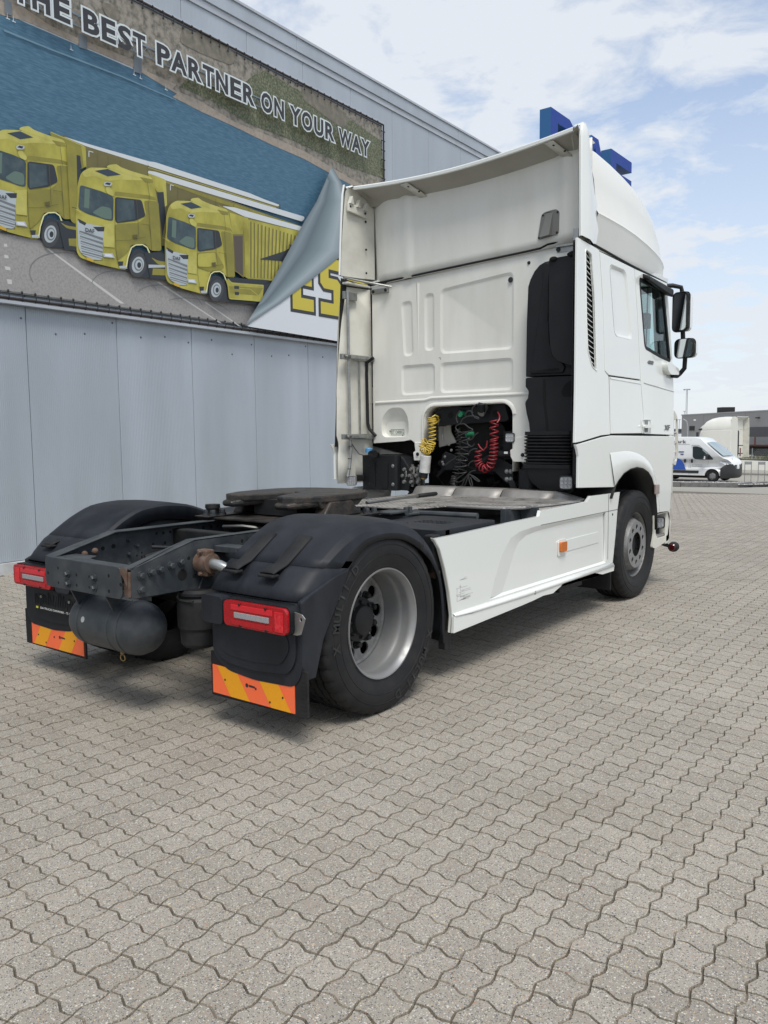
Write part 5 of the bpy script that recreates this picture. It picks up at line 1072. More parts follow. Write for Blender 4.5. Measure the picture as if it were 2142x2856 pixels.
# door handle
hd = empty('door_handle'); hd.parent = cab
m = M(); hy0, hy1, hz0, hz1 = 3.80, 4.045, 1.520, 1.650
m.prism(rrect(hy0, hy1, hz0, hz1, .025), 0, 1.250, 1.2535, holes=[rrect(hy0+.012, hy1-.012, hz0+.010, hz1-.010, .02)]); m.build('handle_frame', WHITE, hd, ang=30, bevel=.0015)
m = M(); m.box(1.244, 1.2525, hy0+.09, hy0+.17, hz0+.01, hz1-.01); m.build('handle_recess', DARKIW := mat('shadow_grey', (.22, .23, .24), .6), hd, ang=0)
m = M(); m.prism(rrect(hy0+.012, hy1-.012, 1.568, 1.598, .012), 0, 1.262, 1.284); m.build('handle_grip', WHITE, hd, ang=30, bevel=.006)
m = M(); m.box(1.12, 1.13, 3.7, 3.9, 1.5, 1.51); 
BAD = mat('badge_grey', (.16, .165, .17), .35, metal=.5)
put_text('lettering', 'XF', lambda u, v, d: (1.2525+d, 4.42+u+v*.15, 1.545+v), .145, .052, BAD, cab, offset=.02, depth=.003)
put_text('lettering', '480', lambda u, v, d: (xs(2.17)+.013+d, 3.965+u+v*.25, 2.150+v), .155, .036, BAD, cab, offset=.03, depth=.003)
# rear lamp bracket marker on the fender
m = M(); m.box(1.262, 1.285, 4.13, 4.23, .945, 1.04); m.build('side_marker_lamp', mat('smoky_lens', (.30, .24, .22), .3, coat=.5), cab, ang=0, bevel=.008)
# ---- front corner: vane, bumper with step and work lamp, horn
m = M(); o_ = rounded([(4.63, 1.23), (4.60, 1.55), (4.63, 1.66), (4.73, 1.745), (4.85, 1.69), (4.90, 1.60), (4.92, 1.30), (4.84, 1.19)], .03, 3)
m.sheet(o_, lambda y, z: (1.250-(y-4.6)*.07, y, z), 0, [rrect(4.745, 4.87, 1.24, 1.655, .02)]); m.build('corner_vane', GRIME, cab, ang=0, thick=.02, bevel=.004)
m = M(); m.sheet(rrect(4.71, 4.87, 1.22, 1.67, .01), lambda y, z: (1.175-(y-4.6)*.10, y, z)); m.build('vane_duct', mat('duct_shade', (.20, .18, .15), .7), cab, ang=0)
m = M(); m.prism([(4.585, 1.225), (4.625, 1.20), (4.685, 1.11), (4.645, .745), (4.585, .745)], 0, 1.225, 1.243); m.build('lower_vane', GRIME, cab, ang=0, bevel=.004)
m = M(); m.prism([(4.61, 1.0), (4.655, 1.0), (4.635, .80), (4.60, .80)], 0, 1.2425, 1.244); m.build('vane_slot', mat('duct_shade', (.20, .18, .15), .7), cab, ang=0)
for z in (1.32, 1.42, 1.52): m = M(); m.hexa([(1.235, 4.745, z), (1.225, 4.87, z), (1.16, 4.87, z+.01), (1.18, 4.745, z+.01)], [(1.235, 4.745, z+.008), (1.225, 4.87, z+.008), (1.16, 4.87, z+.018), (1.18, 4.745, z+.018)]); m.build('vane_slat', GRIME, cab, ang=0)
for s in (1, -1):
    X = lambda v: s*v
    m = M(); prof = [(X(1.25), 4.60), (X(1.235), 4.75), (X(1.16), 4.92), (X(1.0), 5.06), (X(.6), 5.16), (X(.6), 4.7), (X(1.1), 4.6)]
    m.prism(prof, 2, .76, 1.60); m.build('front_corner_panel', WHITE, cab, ang=40, bevel=.01)
    m = M(); m.prism([(X(1.235), 4.58), (X(1.235), 4.68), (X(1.22), 4.72), (X(1.10), 4.98), (X(.5), 5.2), (X(.5), 4.3), (X(.95), 4.28), (X(.95), 4.58)], 2, .42, .745); m.build('bumper_corner', GRIME, cab, ang=30, bevel=.012)
    m = M(); m.prism(rounded([(4.235, .745), (4.245, .56), (4.21, .43), (4.30, .412), (4.66, .455), (4.70, .50), (4.715, .64), (4.645, .745)], .02, 3), 0, *sorted((X(.90), X(1.235))), holes=[rounded([(4.27, .735), (4.285, .56), (4.34, .505), (4.63, .505), (4.67, .64), (4.62, .735)], .02, 3)]); m.build('step_surround', GRIME, cab, ang=30, bevel=.006)
m = M(); m.box(1.02, 1.04, 4.25, 4.72, .42, .745); m.build('step_back', GRIME, cab, ang=0)
m = M(); m.box(1.04, 1.225, 4.29, 4.66, .508, .528); m.build('step_tread', ALU, cab, ang=0, bevel=.004)
for k in range(6): m = M(); m.box(1.20, 1.22, 4.32+.05*k, 4.345+.05*k, .528, .536); m.build('step_grip', ALU, cab, ang=0, bevel=.002)
def work_lamp(name, c, n, up, w, h, nled, rows_, body=BLACKP, parent=cab):
    c, n, up = Vector(c), Vector(n).normalized(), Vector(up); rt = up.cross(n).normalized(); up = n.cross(rt).normalized()
    T_ = lambda u, v, d: tuple(c+rt*u+up*v+n*d)
    e = empty(name); e.parent = parent
    a = M(); o_ = rrect(-w/2, w/2, -h/2, h/2, min(w, h)*.18, 3); a.grid([[T_(u*.85, v*.85, -.035) for u, v in o_], [T_(u, v, -.02) for u, v in o_], [T_(u, v, 0) for u, v in o_], [T_(u*.9, v*.9, .004) for u, v in o_], [T_(u*.86, v*.86, -.004) for u, v in o_]], closed=True); a.sheet([(u*.86, v*.86) for u, v in o_], lambda u, v: T_(u, v, -.004)); a.sheet([(u*.85, v*.85) for u, v in o_], lambda u, v: T_(u, v, -.035)); a.build('lamp_body', body, e, ang=30)
    a = M(); a.sheet([(u*.84, v*.84) for u, v in o_], lambda u, v: T_(u, v, -.0035)); a.build('lamp_lens', mat('lens_grey', (.38, .40, .42), .2, metal=.3), e, ang=0)
    k = 0
    for i in range(rows_):
        for j in range(nled):
            u = (j-(nled-1)/2)*w*.8/nled; v = (i-(rows_-1)/2)*h*.8/rows_; r = min(w/nled, h/rows_)*.36
            a = M(); a.grid([[T_(u+r*q*math.cos(t), v+r*q*math.sin(t), d) for t in np.linspace(0, 2*math.pi, 9)[:-1]] for q, d in ((1, -.003), (.9, .002), (.55, -.0005), (.0, .0015))], closed=True); a.build('led', CLEARL, e, ang=40)
    return e
work_lamp('work_lamp', (1.195, 4.50, .640), (.8, -.6, .0), (0, 0, 1), .125, .115, 3, 2)
m = M(); m.cyl((1.17, 4.52, .58), (1.17, 4.52, .53), .02, 8); m.cyl((1.18, 4.56, .65), (1.21, 4.60, .66), .018, 8); m.build('lamp_stem', BLACKP, cab)
hn = empty('marker_stalk'); hn.parent = cab
m = M(); m.tube([(1.14, 4.66, .42), (1.19, 4.70, .40), (1.23, 4.72, .385)], .018, 8); m.build('stalk_arm', RUBBER, hn)
m = M(); m.lathe([(0, -.048), (.034, -.046), (.046, -.037), (.052, 0), (.048, .03), (0, .035)], (1.265, 4.73, .380), 1, 24); m.build('stalk_cup', RUBBER, hn, ang=30)
m = M(); m.lathe([(0, -.056), (.026, -.054), (.036, -.045), (.038, -.036)], (1.265, 4.73, .380), 1, 24); m.build('stalk_lens', mat('stalk_red', (.06, .006, .008), .2, coat=.6), hn)
# visor on the window top, mirrors
m = M(); m.hexa([(1.215, 3.86, 2.905), (1.28, 3.84, 2.870), (1.30, 4.46, 2.795), (1.205, 4.50, 2.83)], [(1.205, 3.86, 2.950), (1.285, 3.85, 2.915), (1.30, 4.47, 2.872), (1.20, 4.52, 2.912)]); m.build('rain_visor', BLACKP, cab, ang=30, bevel=.018, bseg=3)
def mirror(cy_, x0, x1, z0, z1, parent, r=.05, dep=.10):
    e = empty('mirror'); e.parent = parent
    o_ = rrect(x0, x1, z0, z1, r, 5); cx, cz = (x0+x1)/2, (z0+z1)/2
    sc_ = lambda k: [(cx+(u-cx)*k, cz+(v-cz)*k) for u, v in o_]
    a = M(); a.grid([[(u, cy_+y+(cx-u)*.25, v) for u, v in sc_(k)] for y, k in ((0, .90), (-.008, .96), (.004, 1.0), (.026, 1.0))], closed=True); a.build('mirror_rim', BLACKP, e, ang=40)
    a = M(); a.grid([[(u+.014, cy_+y+(cx-u)*.25, v) for u, v in sc_(k)] for y, k in ((.03, 1.0), (.03+dep*.5, .97), (.03+dep*.9, .85), (.03+dep, .6))], closed=True); a.sheet(sc_(.6), lambda u, v: (u+.02, cy_+.03+dep+(cx-u)*.25, v)); a.build('mirror_shell', WHITE, e, ang=50)
    a = M(); a.sheet([(cx+(u-cx)*.84, cz+(v-cz)*.92) for u, v in o_], lambda u, v: (u-.004, cy_-.008+(cx-u)*.25, v)); a.build('mirror_glass', MIRRG, e, ang=0)
for s in (1, -1):
    mm_ = empty('mirror_assembly'); mm_.parent = cab
    if s > 0:
        mirror(4.70, 1.20, 1.365, 2.50, 2.885, mm_, .045, .13); mirror(4.70, 1.225, 1.430, 2.245, 2.435, mm_, .05, .12)
    else: mirror(4.70, -1.365, -1.20, 2.50, 2.885, mm_, .045, .13); mirror(4.70, -1.430, -1.225, 2.245, 2.435, mm_, .05, .12)
    a = M(); a.tube([(s*1.12, 4.66, 2.95), (s*1.20, 4.72, 2.955), (s*1.27, 4.76, 2.935), (s*1.285, 4.76, 2.87), (s*1.29, 4.76, 2.6), (s*1.30, 4.76, 2.44), (s*1.325, 4.76, 2.26), (s*1.32, 4.76, 2.15), (s*1.28, 4.75, 2.10), (s*1.27, 4.70, 2.075), (s*1.255, 4.60, 2.075)], .022, 8); a.build('mirror_arm', BLACKP, mm_)
    a = M(); a.prism(rounded([(4.36, 2.19), (4.50, 2.18), (4.70, 2.14), (4.70, 2.085), (4.46, 2.075), (4.37, 2.12)], .03, 4), 0, *sorted((s*1.225, s*1.290))); a.build('mirror_foot', WHITE, mm_, ang=30, bevel=.012)

# ---- rear wall
YW = 2.870
def rw(c_, pts): return onl(c_, pts, 1, YW)
fields = [([(-.745, 2.775), (-.615, 2.785), (-.60, 2.27), (-.715, 2.262)], .05), ([(-.475, 2.82), (-.365, 2.83), (-.365, 2.30), (-.475, 2.30)], .052),
          ([(-.300, 2.845), (.455, 2.915), (.455, 2.255), (-.300, 2.262)], .06), ([(-.745, 2.185), (-.36, 2.185), (-.36, 1.905), (-.745, 1.900)], .05), ([(-.300, 2.185), (.455, 2.185), (.455, 1.905), (-.300, 1.905)], .05)]
open_ = [(-.485, 1.20), (-.485, 1.66)]+[(-.485+.13-.13*math.cos(t), 1.66+.13*math.sin(t)) for t in np.linspace(.3, PI2, 5)]+[(.455-.11+.11*math.sin(t), 1.69+.11*math.cos(t)) for t in np.linspace(0, 1.5, 6)]+[(.455, 1.20)]
wall_out = [(-1.09, 2.955), (.66, 3.060), (.80, 3.075), (1.14, 3.085), (1.14, 1.30), (.62, 1.30), (.60, 1.50), (.47, 1.502), (.455, 1.52)]+[p for p in open_[::-1][1:-1]]+[(-.485, 1.455), (-.60, 1.457), (-.64, 1.482), (-.72, 1.468), (-1.09, 1.448)]
pock = rounded([(-.99, 1.505), (-.665, 1.505), (-.665, 1.68), (-.73, 1.79), (-.90, 1.79), (-.99, 1.68)], .07, 5)
m = M(); m.prism(wall_out, 1, YW, YW+.03, 0, [rounded(f_, r_, 5) for f_, r_ in fields]+[pock]); rwall = m.build('rear_wall', CREAM, cab, ang=0, bevel=.003, bseg=1)
for f_, r_ in fields: recess_panel(f_, r_, .016, lambda a, b, d: (a, YW+d*.8, b), None, cab, CREAM, w=.026)
pk = rounded([(-.99, 1.505), (-.665, 1.505), (-.665, 1.68), (-.73, 1.79), (-.90, 1.79), (-.99, 1.68)], .07, 5); ik = rounded([(-.975, 1.515), (-.675, 1.515), (-.68, 1.64), (-.745, 1.72), (-.90, 1.72), (-.975, 1.64)], .06, 5)
m = M(); m.grid([[(a, YW, b) for a, b in pk], [(a, YW+.008, b) for a, b in [(p[0]*.8+q[0]*.2, p[1]*.8+q[1]*.2) for p, q in zip(pk, ik)]], [(a, YW+.055, b) for a, b in ik]], closed=True); m.sheet(ik, lambda a, b: (a, YW+.055, b)); m.build('rear_pocket', CREAM, cab, ang=60)
# window embossing tapering wedge and horizontal beads
m = M(); m.grid([[(-.565, YW-.0005, 2.93), (-.545, YW-.012, 2.93), (-.525, YW-.0005, 2.93)], [(-.553, YW-.0005, 2.6), (-.545, YW-.008, 2.6), (-.537, YW-.0005, 2.6)], [(-.546, YW-.0005, 2.27), (-.545, YW-.002, 2.27), (-.544, YW-.0005, 2.27)]]); m.build('pressed_wedge', CREAM, cab, ang=60)
def bead(pts, w=.012, d=.008, name='pressed_bead', m_=CREAM):
    a = M(); a.grid([[(x, YW-.0005, z+w), (x, YW-d, z+w*.4), (x, YW-d, z-w*.4), (x, YW-.0005, z-w)] for x, z in pts]); return a.build(name, m_, cab, ang=60)
bead([(-1.06, 1.842), (-.47, 1.850), (-.40, 1.866), (.58, 1.870), (.62, 1.855)], .016, .010)
# flange around the opening
fl_in = open_; c0 = (-.015, 1.45); fl_out = outline_grow(open_, .034)
fl_out[0] = (-.52, 1.455); fl_in2 = [(-.485, 1.455)]+open_[1:]
m = M(); n_ = len(open_)
m.grid([[(a[0]*(1-t)+b[0]*t, YW-d, a[1]*(1-t)+b[1]*t) for t, d in ((0, -.0), (.08, .012), (.55, .014), (1, .0005))]+[] for a, b in zip(fl_in2[:-1], fl_out[:-1])]); m.build('opening_flange', CREAM, cab, ang=60)
m = M(); m.grid([[(p[0], YW, p[1]), (p[0], YW+.12, p[1])] for p in fl_in2]); m.build('opening_return', CREAM, cab, ang=40, thick=.004)
# legs beside the opening
for pts in ([(.455, 1.50), (.60, 1.503), (.585, 1.42), (.575, 1.36), (.60, 1.325), (.585, 1.285), (.46, 1.285), (.435, 1.33), (.43, 1.385), (.455, 1.40)], [(-.595, 1.458), (-.485, 1.458), (-.487, 1.30), (-.52, 1.285), (-.60, 1.285), (-.61, 1.36), (-.585, 1.375)]):
    m = M(); m.prism(pts, 1, YW-.008, YW+.03); m.build('wall_leg', CREAM, cab, ang=0, bevel=.006)
for x in (.555, -.555): b = M(); b.lathe([(0, -.012), (.014, -.010), (.018, 0)], (x, YW-.009, 1.345), 1, 10); b.build('bolt', DARKM, cab)
m = M(); m.lathe([(0, -.004), (.022, -.003), (.024, 0)], (.425, YW, 2.845), 1, 18); m.build('plug', INK, cab)
m = M(); m.lathe([(0, -.010), (.012, -.009), (.015, 0)], (.60, YW, 2.965), 1, 12); m.build('plug', DARKM, cab)
m = M(); m.lathe([(0, -.003), (.006, -.002), (.007, 0)], (-.775, YW+.055, 1.525), 1, 10); m.build('plug', INK, cab)
m = M(); m.box(-.315, -.295, YW-.001, YW, 2.228, 2.232); m.box(-.298, -.295, YW-.001, YW, 2.212, 2.232); m.build('ink_mark', INK, cab, ang=0)
# weight marking
yk = YW+.0535; GM = mat('marking_green', (.02, .10, .06), .5)
put_text('lettering', '1ST 12400KG', lambda u, v, d: (-.908+u, yk, 1.538+v), .146, .033, GM, cab, offset=.006)
for xa_ in (-.936, -.926): put_text('lettering', '\u2191', lambda u, v, d: (xa_+u, yk, 1.536+v), .010, .040, GM, cab, offset=.004)
m = M(); 
for a in ((-.915, -.755, 1.578, 1.5815), (-.915, -.755, 1.526, 1.5295), (-.915, -.9120, 1.5295, 1.578), (-.758, -.755, 1.5295, 1.578)): m.box(a[0], a[1], yk-.0003, yk, a[2], a[3])
m.build('marking_frame', GM, cab, ang=0)
# joint between cab and roof
m = M(); m.tube([(-1.12, YW-.018, 2.978), (-.7, YW-.018, 2.994), (-.56, YW-.022, 3.000), (-.48, YW-.020, 3.005), (.60, YW-.018, 3.056), (.72, YW-.018, 3.064), (.78, YW-.018, 3.085), (1.10, YW-.018, 3.105)], .0105, 6); m.tube([(-1.12, YW-.004, 2.968), (-.7, YW-.004, 2.98), (-.5, YW-.008, 2.992), (.60, YW-.004, 3.060)], .004, 6); m.build('roof_seal', BLACKP, cab)

# ---- high roof
def roof_section(y, w, zc, zt_, n=10):
    h = zt_-zc; pts = [(w-.012, 2.995+.0), (w, 3.03), (w+.002, zc-.03), (w+.012, zc), (w-.004, zc+.025), (w-.030, zc+h*.45), (w-.068, zc+h*.76)]
    for t in np.linspace(.15, PI2, 6): pts.append((w-.205+.115*math.cos(t), zt_-.105+.105*math.sin(t)))
    pts += [(w-.55, zt_+.006), (0, zt_+.012)]
    full = pts+[(-a, b) for a, b in pts[:-1][::-1]]
    return [(a, y+0*b, b) for a, b in full]
ST = [(2.88, 1.195, 3.275, 3.86), (3.1, 1.198, 3.272, 3.858), (3.4, 1.198, 3.265, 3.835), (3.7, 1.194, 3.25, 3.803), (4.0, 1.184, 3.225, 3.765), (4.25, 1.170, 3.20, 3.715), (4.45, 1.150, 3.18, 3.65), (4.62, 1.120, 3.165, 3.56), (4.78, 1.08, 3.15, 3.43), (4.90, 1.02, 3.13, 3.30), (4.98, .95, 3.10, 3.20), (5.02, .90, 3.06, 3.12)]
m = M(); rows = [roof_section(*s_) for s_ in ST]; m.grid(rows); m.add(rows[-1], [tuple(range(len(rows[-1])))]); m.build('roof_fairing', mat('roof_white', (.76, .765, .72), .38, coat=.15, noise=(1.3, .25, (.62, .61, .55))), cab, ang=32)
m = M(); m.prism([(-1.10, 4.62), (1.10, 4.62), (1.07, 4.74), (.98, 4.90), (.55, 5.06), (-.55, 5.06), (-.98, 4.90), (-1.07, 4.74)], 2, 2.94, 3.17); m.build('sun_visor', BLACKP, cab, ang=30, bevel=.01)
# rear face of the roof, with vertical swages near the corners
def rz_bot(x): return 3.03+.0*x+(.035 if x > .6 else 0)+(x*.045)
def wall_y(x, z):
    t = (z-3.0)/.8; y = YW-.01-.03*t
    for c_ in (-.64, .94):
        d = (x-c_)/.055; y -= .016*math.exp(-d*d)
    if x < -.80: y += .10*((-.80-x)/.30)**2
    if x > 1.0: y -= .0
    return y
xsn = sorted(set([-1.10, -1.05, -1.0, -.95, -.9, -.85, -.8, -.75]+list(np.linspace(-.74, -.54, 13))+[-.45, -.2, 0, .2, .4, .6, .75]+list(np.linspace(.82, 1.06, 14))+[1.1, 1.15, 1.17]))
def zt_wall(x): return 3.80-.02+.05*(x/1.1)**2+.01*x
m = M(); m.grid([[(x, wall_y(x, z_), z_) for x in xsn] for z_ in []] or [[(x, wall_y(x, (2.995+.05*x+.02)*(1-t)+zt_wall(x)*t), (2.995+.05*x+.02)*(1-t)+zt_wall(x)*t) for x in xsn] for t in np.linspace(0, 1, 9)]); m.build('roof_rear_face', CREAM, cab, ang=60, thick=.01)
# spoiler lip
UNDER = mat('dusty_shaded_underside', (.40, .385, .34), .6, noise=(3, .5, (.30, .285, .24)))  # dust tone, darkened further to paint in the shade below the lip
def lipz(x): return 3.802+.075*(abs(x)/1.17)**1.8+.018*x
xl = list(np.linspace(-1.10, 1.10, 33))
m = M(); rows = []
for x in xl:
    z = lipz(x); yl = 2.625
    rows.append([(x, 3.05, max(z-.01, 3.865)), (x, 2.85, z+.022), (x, 2.70, z+.016), (x, yl+.004, z+.002), (x, yl-.006, z-.008), (x, yl-.004, z-.030), (x, yl+.012, z-.034)])
m.grid(rows); m.build('roof_spoiler', WHITE, cab, ang=35)
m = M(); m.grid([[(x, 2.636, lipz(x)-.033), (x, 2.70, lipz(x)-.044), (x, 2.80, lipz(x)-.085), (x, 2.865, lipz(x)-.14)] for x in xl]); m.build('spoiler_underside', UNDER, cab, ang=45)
for x in (-.52, .90):
    m = M(); m.grid([[(x-.05+dx, 2.64, lipz(x)-.036), (x-.02+dx, 2.75, lipz(x)-.070), (x+.05+dx, 2.845, lipz(x)-.135)] for dx in (0, .045, .075)]); m.build('spoiler_rib', GRIME, cab, ang=30, thick=.012)
    for y_, z_ in ((2.68, -.058), (2.77, -.092)): b = M(); b.ell((x+.01+(y_-2.68)*.6, y_, lipz(x)+z_), (.012, .012, .008), 8, 5); b.build('bolt', DARKM, cab)
# side fins of the roof
for s in (1, -1):
    zt_f = lipz(s*1.17)
    ed = [(2.532, 3.035), (2.540, 3.3), (2.553, 3.6), (2.565, 3.78), (2.585, 3.87)]; fr_ = [(2.80, 3.020), (2.87, 3.20), (2.865, 3.35), (2.80, 3.62), (2.765, 3.80)]
    m = M(); rows = []
    rfx = lambda z: float(np.interp(z, [3.03, 3.24, 3.275, 3.30, 3.54, 3.72, 3.80, 3.86], [1.195, 1.197, 1.207, 1.191, 1.165, 1.127, 1.10, 1.0]))-.004
    for (y0, z0), (y1, z1) in zip(ed, fr_):
        x0 = s*(1.222-(z0-3.03)*.03); rows.append([(x0-s*.022, y0, z0), (x0-s*.004, y0-.006, z0), (x0+s*.004, y0+.006, z0), (x0+s*.012, (y0+y1)/2, (z0+z1)/2), (s*(1.205-(z1-3.03)*.045), y1, z1), (s*rfx(z1), y1+.09, z1)])
    rows.append([(s*1.165, 2.60, zt_f-.02), (s*1.185, 2.595, zt_f-.01), (s*1.192, 2.60, zt_f), (s*1.185, 2.68, zt_f+.01), (s*1.165, 2.74, zt_f-.015), (s*1.06, 2.90, 3.83)])
    rows.append([(s*1.10, 2.622, lipz(s*1.1)), (s*1.12, 2.625, lipz(s*1.1)+.012), (s*1.12, 2.64, lipz(s*1.1)+.018), (s*1.12, 2.70, lipz(s*1.1)+.022), (s*1.11, 2.80, lipz(s*1.1)+.025), (s*1.06, 3.03, 3.868)])
    m.grid(rows); m.build('roof_side_fin', WHITE, cab, ang=50)
    # inner faces
    m = M(); rows = []
    for t in np.linspace(0, 1, 7):
        z = 3.03+t*(zt_f-.05-3.03); y0 = 2.535+.05*t**2; x0 = s*(1.198-.03*t); rows.append([(x0, y0, z), (s*(1.17-.03*t), 2.66, z), (s*(1.14-.035*t), 2.78, z), (s*(1.10 if s > 0 else 1.085), 2.862+(0 if s > 0 else .05), z-.04*t)])
    rows.append([(s*1.15, 2.60, zt_f-.01), (s*1.11, 2.68, zt_f-.02), (s*1.07, 2.78, zt_f-.06), (s*1.05, 2.86, zt_f-.12)])
    rows.append([(s*1.09, 2.63, lipz(s*1.09)-.028), (s*1.05, 2.70, lipz(s*1.05)-.05), (s*1.02, 2.80, lipz(s*1.02)-.09), (s*1.0, 2.865, lipz(s)-.135)])
    m.grid(rows); m.build('fin_inner_face', GRIME, cab, ang=50)
# left fin bracket, bolts
m = M(); m.hexa([(-1.152, 2.575, 3.70), (-1.152, 2.575, 3.62), (-1.10, 2.79, 3.585), (-1.10, 2.79, 3.665)], [(-1.125, 2.575, 3.70), (-1.125, 2.575, 3.62), (-1.075, 2.79, 3.585), (-1.075, 2.79, 3.665)]); m.build('fin_bracket', GRIME, cab, ang=0, bevel=.006)
for k, y in enumerate((2.58, 2.66, 2.74)): m = M(); m.prism([(y, 3.69-.02*k), (y+.05, 3.685-.02*k), (y+.03, 3.76-.02*k)], 0, -1.14+.02*k, -1.10+.02*k); m.build('bracket_gusset', GRIME, cab, ang=0)
for y, z, x in ((2.60, 3.665, -1.122), (2.76, 3.625, -1.072), (2.80, 3.56, -1.10), (2.80, 3.30, -1.10), (2.80, 3.08, -1.10)): b = M(); b.ell((x, y, z), (.008, .012, .012), 8, 5); b.build('bolt', DARKM, cab)
# little vent hood on the rear face
vh = [(.70, 3.130), (.885, 3.155), (.895, 3.33), (.865, 3.352), (.775, 3.345), (.735, 3.33)]
m = M(); m.prism(rounded(vh, .02, 3), 1, YW-.045, YW-.03); m.build('vent_plate', mat('vent_grey', (.17, .17, .16), .45), cab, ang=30, bevel=.003)
m = M(); m.hexa([(.735, YW-.046, 3.135), (.83, YW-.046, 3.145), (.845, YW-.046, 3.335), (.775, YW-.046, 3.33)], [(.735, YW-.085, 3.135), (.82, YW-.085, 3.145), (.835, YW-.050, 3.33), (.78, YW-.050, 3.32)]); m.build('vent_hood', mat('vent_grey', (.17, .17, .16), .45), cab, ang=0, bevel=.006)
for x, z in ((.715, 3.145), (.875, 3.165), (.75, 3.32), (.88, 3.325)): b = M(); b.ell((x, YW-.047, z), (.009, .006, .009), 8, 5); b.build('screw', DARKM, cab)
# top bracket over the intake
m = M(); m.box(.985, 1.185, 2.575, 2.60, 2.985, 3.0); m.box(.985, 1.185, 2.596, 2.604, 2.945, 3.0); m.box(1.15, 1.19, 2.54, 2.58, 3.01, 3.10); m.build('fin_bracket', STEEL, cab, ang=0, bevel=.002)
b = M(); b.lathe([(0, -.014), (.016, -.012), (.018, 0)], (1.0, 2.596, 2.97), 1, 8); b.build('bolt', DARKM, cab)

# ---- left fin (lower), tubes, lamp
m = M(); rows = []
for z, y0, y1 in ((2.93, 2.555, 2.86), (2.6, 2.505, 2.87), (2.3, 2.475, 2.87), (1.9, 2.455, 2.87), (1.53, 2.445, 2.87), (1.46, 2.47, 2.87), (1.40, 2.475, 2.87), (1.34, 2.462, 2.87), (1.28, 2.458, 2.87), (1.07, 2.458, 2.86)):
    rows.append([(-1.205, y0, z), (-1.195, y0-.004, z), (-1.185, y0+.006, z), (-1.165, y0+.06, z), (-1.13, y0+.25, z), (-1.11, y1, z)])
m.grid(rows); m.build('left_fin', GRIME, cab, ang=50, thick=.008)
m = M(); m.box(-1.17, -1.10, 2.52, 2.86, 2.945, 2.965); m.build('fin_shelf', GRIME, cab, ang=0, bevel=.004)
m = M(); m.prism(rrect(2.56, 2.74, 1.12, 1.33, .03), 0, -1.165, -1.135); m.build('fin_pocket', GRIME, cab, ang=30, bevel=.008)
def Lf(x, y, X=-1.10): return on('B6', x, y, 0, X)
m = M(); m.tube([Lf(378, 345), Lf(385, 900), Lf(392, 1300), Lf(398, 1640)], .014, 10); m.build('galvanised_tube', STEEL, cab)
m = M(); m.tube([Lf(478, 950), Lf(488, 1620)], .010, 8); m.build('galvanised_tube', STEEL, cab)
m = M(); m.tube([Lf(398, 1640), Lf(408, 1750), Lf(395, 1900), Lf(378, 1990)], .014, 10); m.build('cable_sleeve', STEEL, cab)
for y_ in (1720, 1830, 1920): q = Lf(402-(y_-1700)*.05, y_); m = M(); m.lathe([(.016, -.004), (.018, 0), (.016, .004)], q, 2, 10); m.build('cable_tie', INK, cab)
for y_, x0, x1 in ((925, 320, 600), (1635, 335, 640)):
    a, b = Lf(x0, y_), Lf(x1, y_+3); m = M(); m.box(a[0]-.02, a[0]+.015, a[1], b[1]+.03, a[2]-.028, a[2]+.022); m.box(a[0]-.03, a[0]+.06, a[1]+.08, a[1]+.30, a[2]-.020, a[2]+.014); m.build('tube_bracket', STEEL, cab, ang=0, bevel=.005)
    for k in range(3): q = (a[0]+.02, a[1]+.05+.2*k, a[2]); bolt_part(q, 0, .012, .02, cab, STEEL, 1)
a, b = Lf(350, 370), Lf(466, 385); m = M(); m.box(a[0]-.03, a[0]-.005, a[1], b[1], a[2]-.05, a[2]+.02); m.build('tube_bracket', STEEL, cab, ang=0, bevel=.004)
m = M(); m.tube([(-1.13, 2.49, 3.0), (-1.08, 2.60, 2.985), (-.83, 2.84, 2.925)], .010, 8); m.build('stay_rod', STEEL, cab)
a = on('B6', 590, 365, 1, 2.85); b = on('B6', 735, 350, 1, 2.85); m = M(); m.box(a[0], b[0], 2.835, 2.87, a[2]-.02, a[2]+.025); m.build('stay_bracket', STEEL, cab, ang=0, bevel=.005)
for x in (a[0]+.03, b[0]-.02): bolt_part((x, 2.834, a[2]), 1, .012, .014, cab, DARKM, -1)
m = M(); m.tube([on('B6', 605, 940, 1, 2.80), on('B6', 548, 985, 1, 2.79), on('B6', 545, 1080, 1, 2.79), on('B6', 550, 1300, 1, 2.79), on('B6', 556, 1520, 1, 2.79), on('B6', 570, 1570, 1, 2.79), on('B6', 625, 1630, 1, 2.80)], .016, 10); m.build('grab_rail', BLACKP, cab)
m = M(); m.tube([on('B6', 415, 1700, 1, 2.6), on('B6', 440, 1740, 1, 2.6), on('B6', 480, 1790, 1, 2.65), on('B6', 530, 1805, 1, 2.7)], .004, 6); m.build('cable', BHOSE, cab)
work_lamp('work_lamp', (-1.075, 2.50, 1.10), (.45, -.9, -.1), (.0, .0, 1), .10, .10, 4, 5, body=ALU)
m = M(); m.box(-1.14, -1.10, 2.50, 2.76, 1.085, 1.145); m.build('lamp_bar', DARKM, cab, ang=0, bevel=.01)
for y_ in (2.56, 2.76): b = M(); b.lathe([(0, .012), (.014, .010), (.018, 0)], (-1.135, y_, 1.41), 0, 10); b.build('bolt', DARKM, cab)

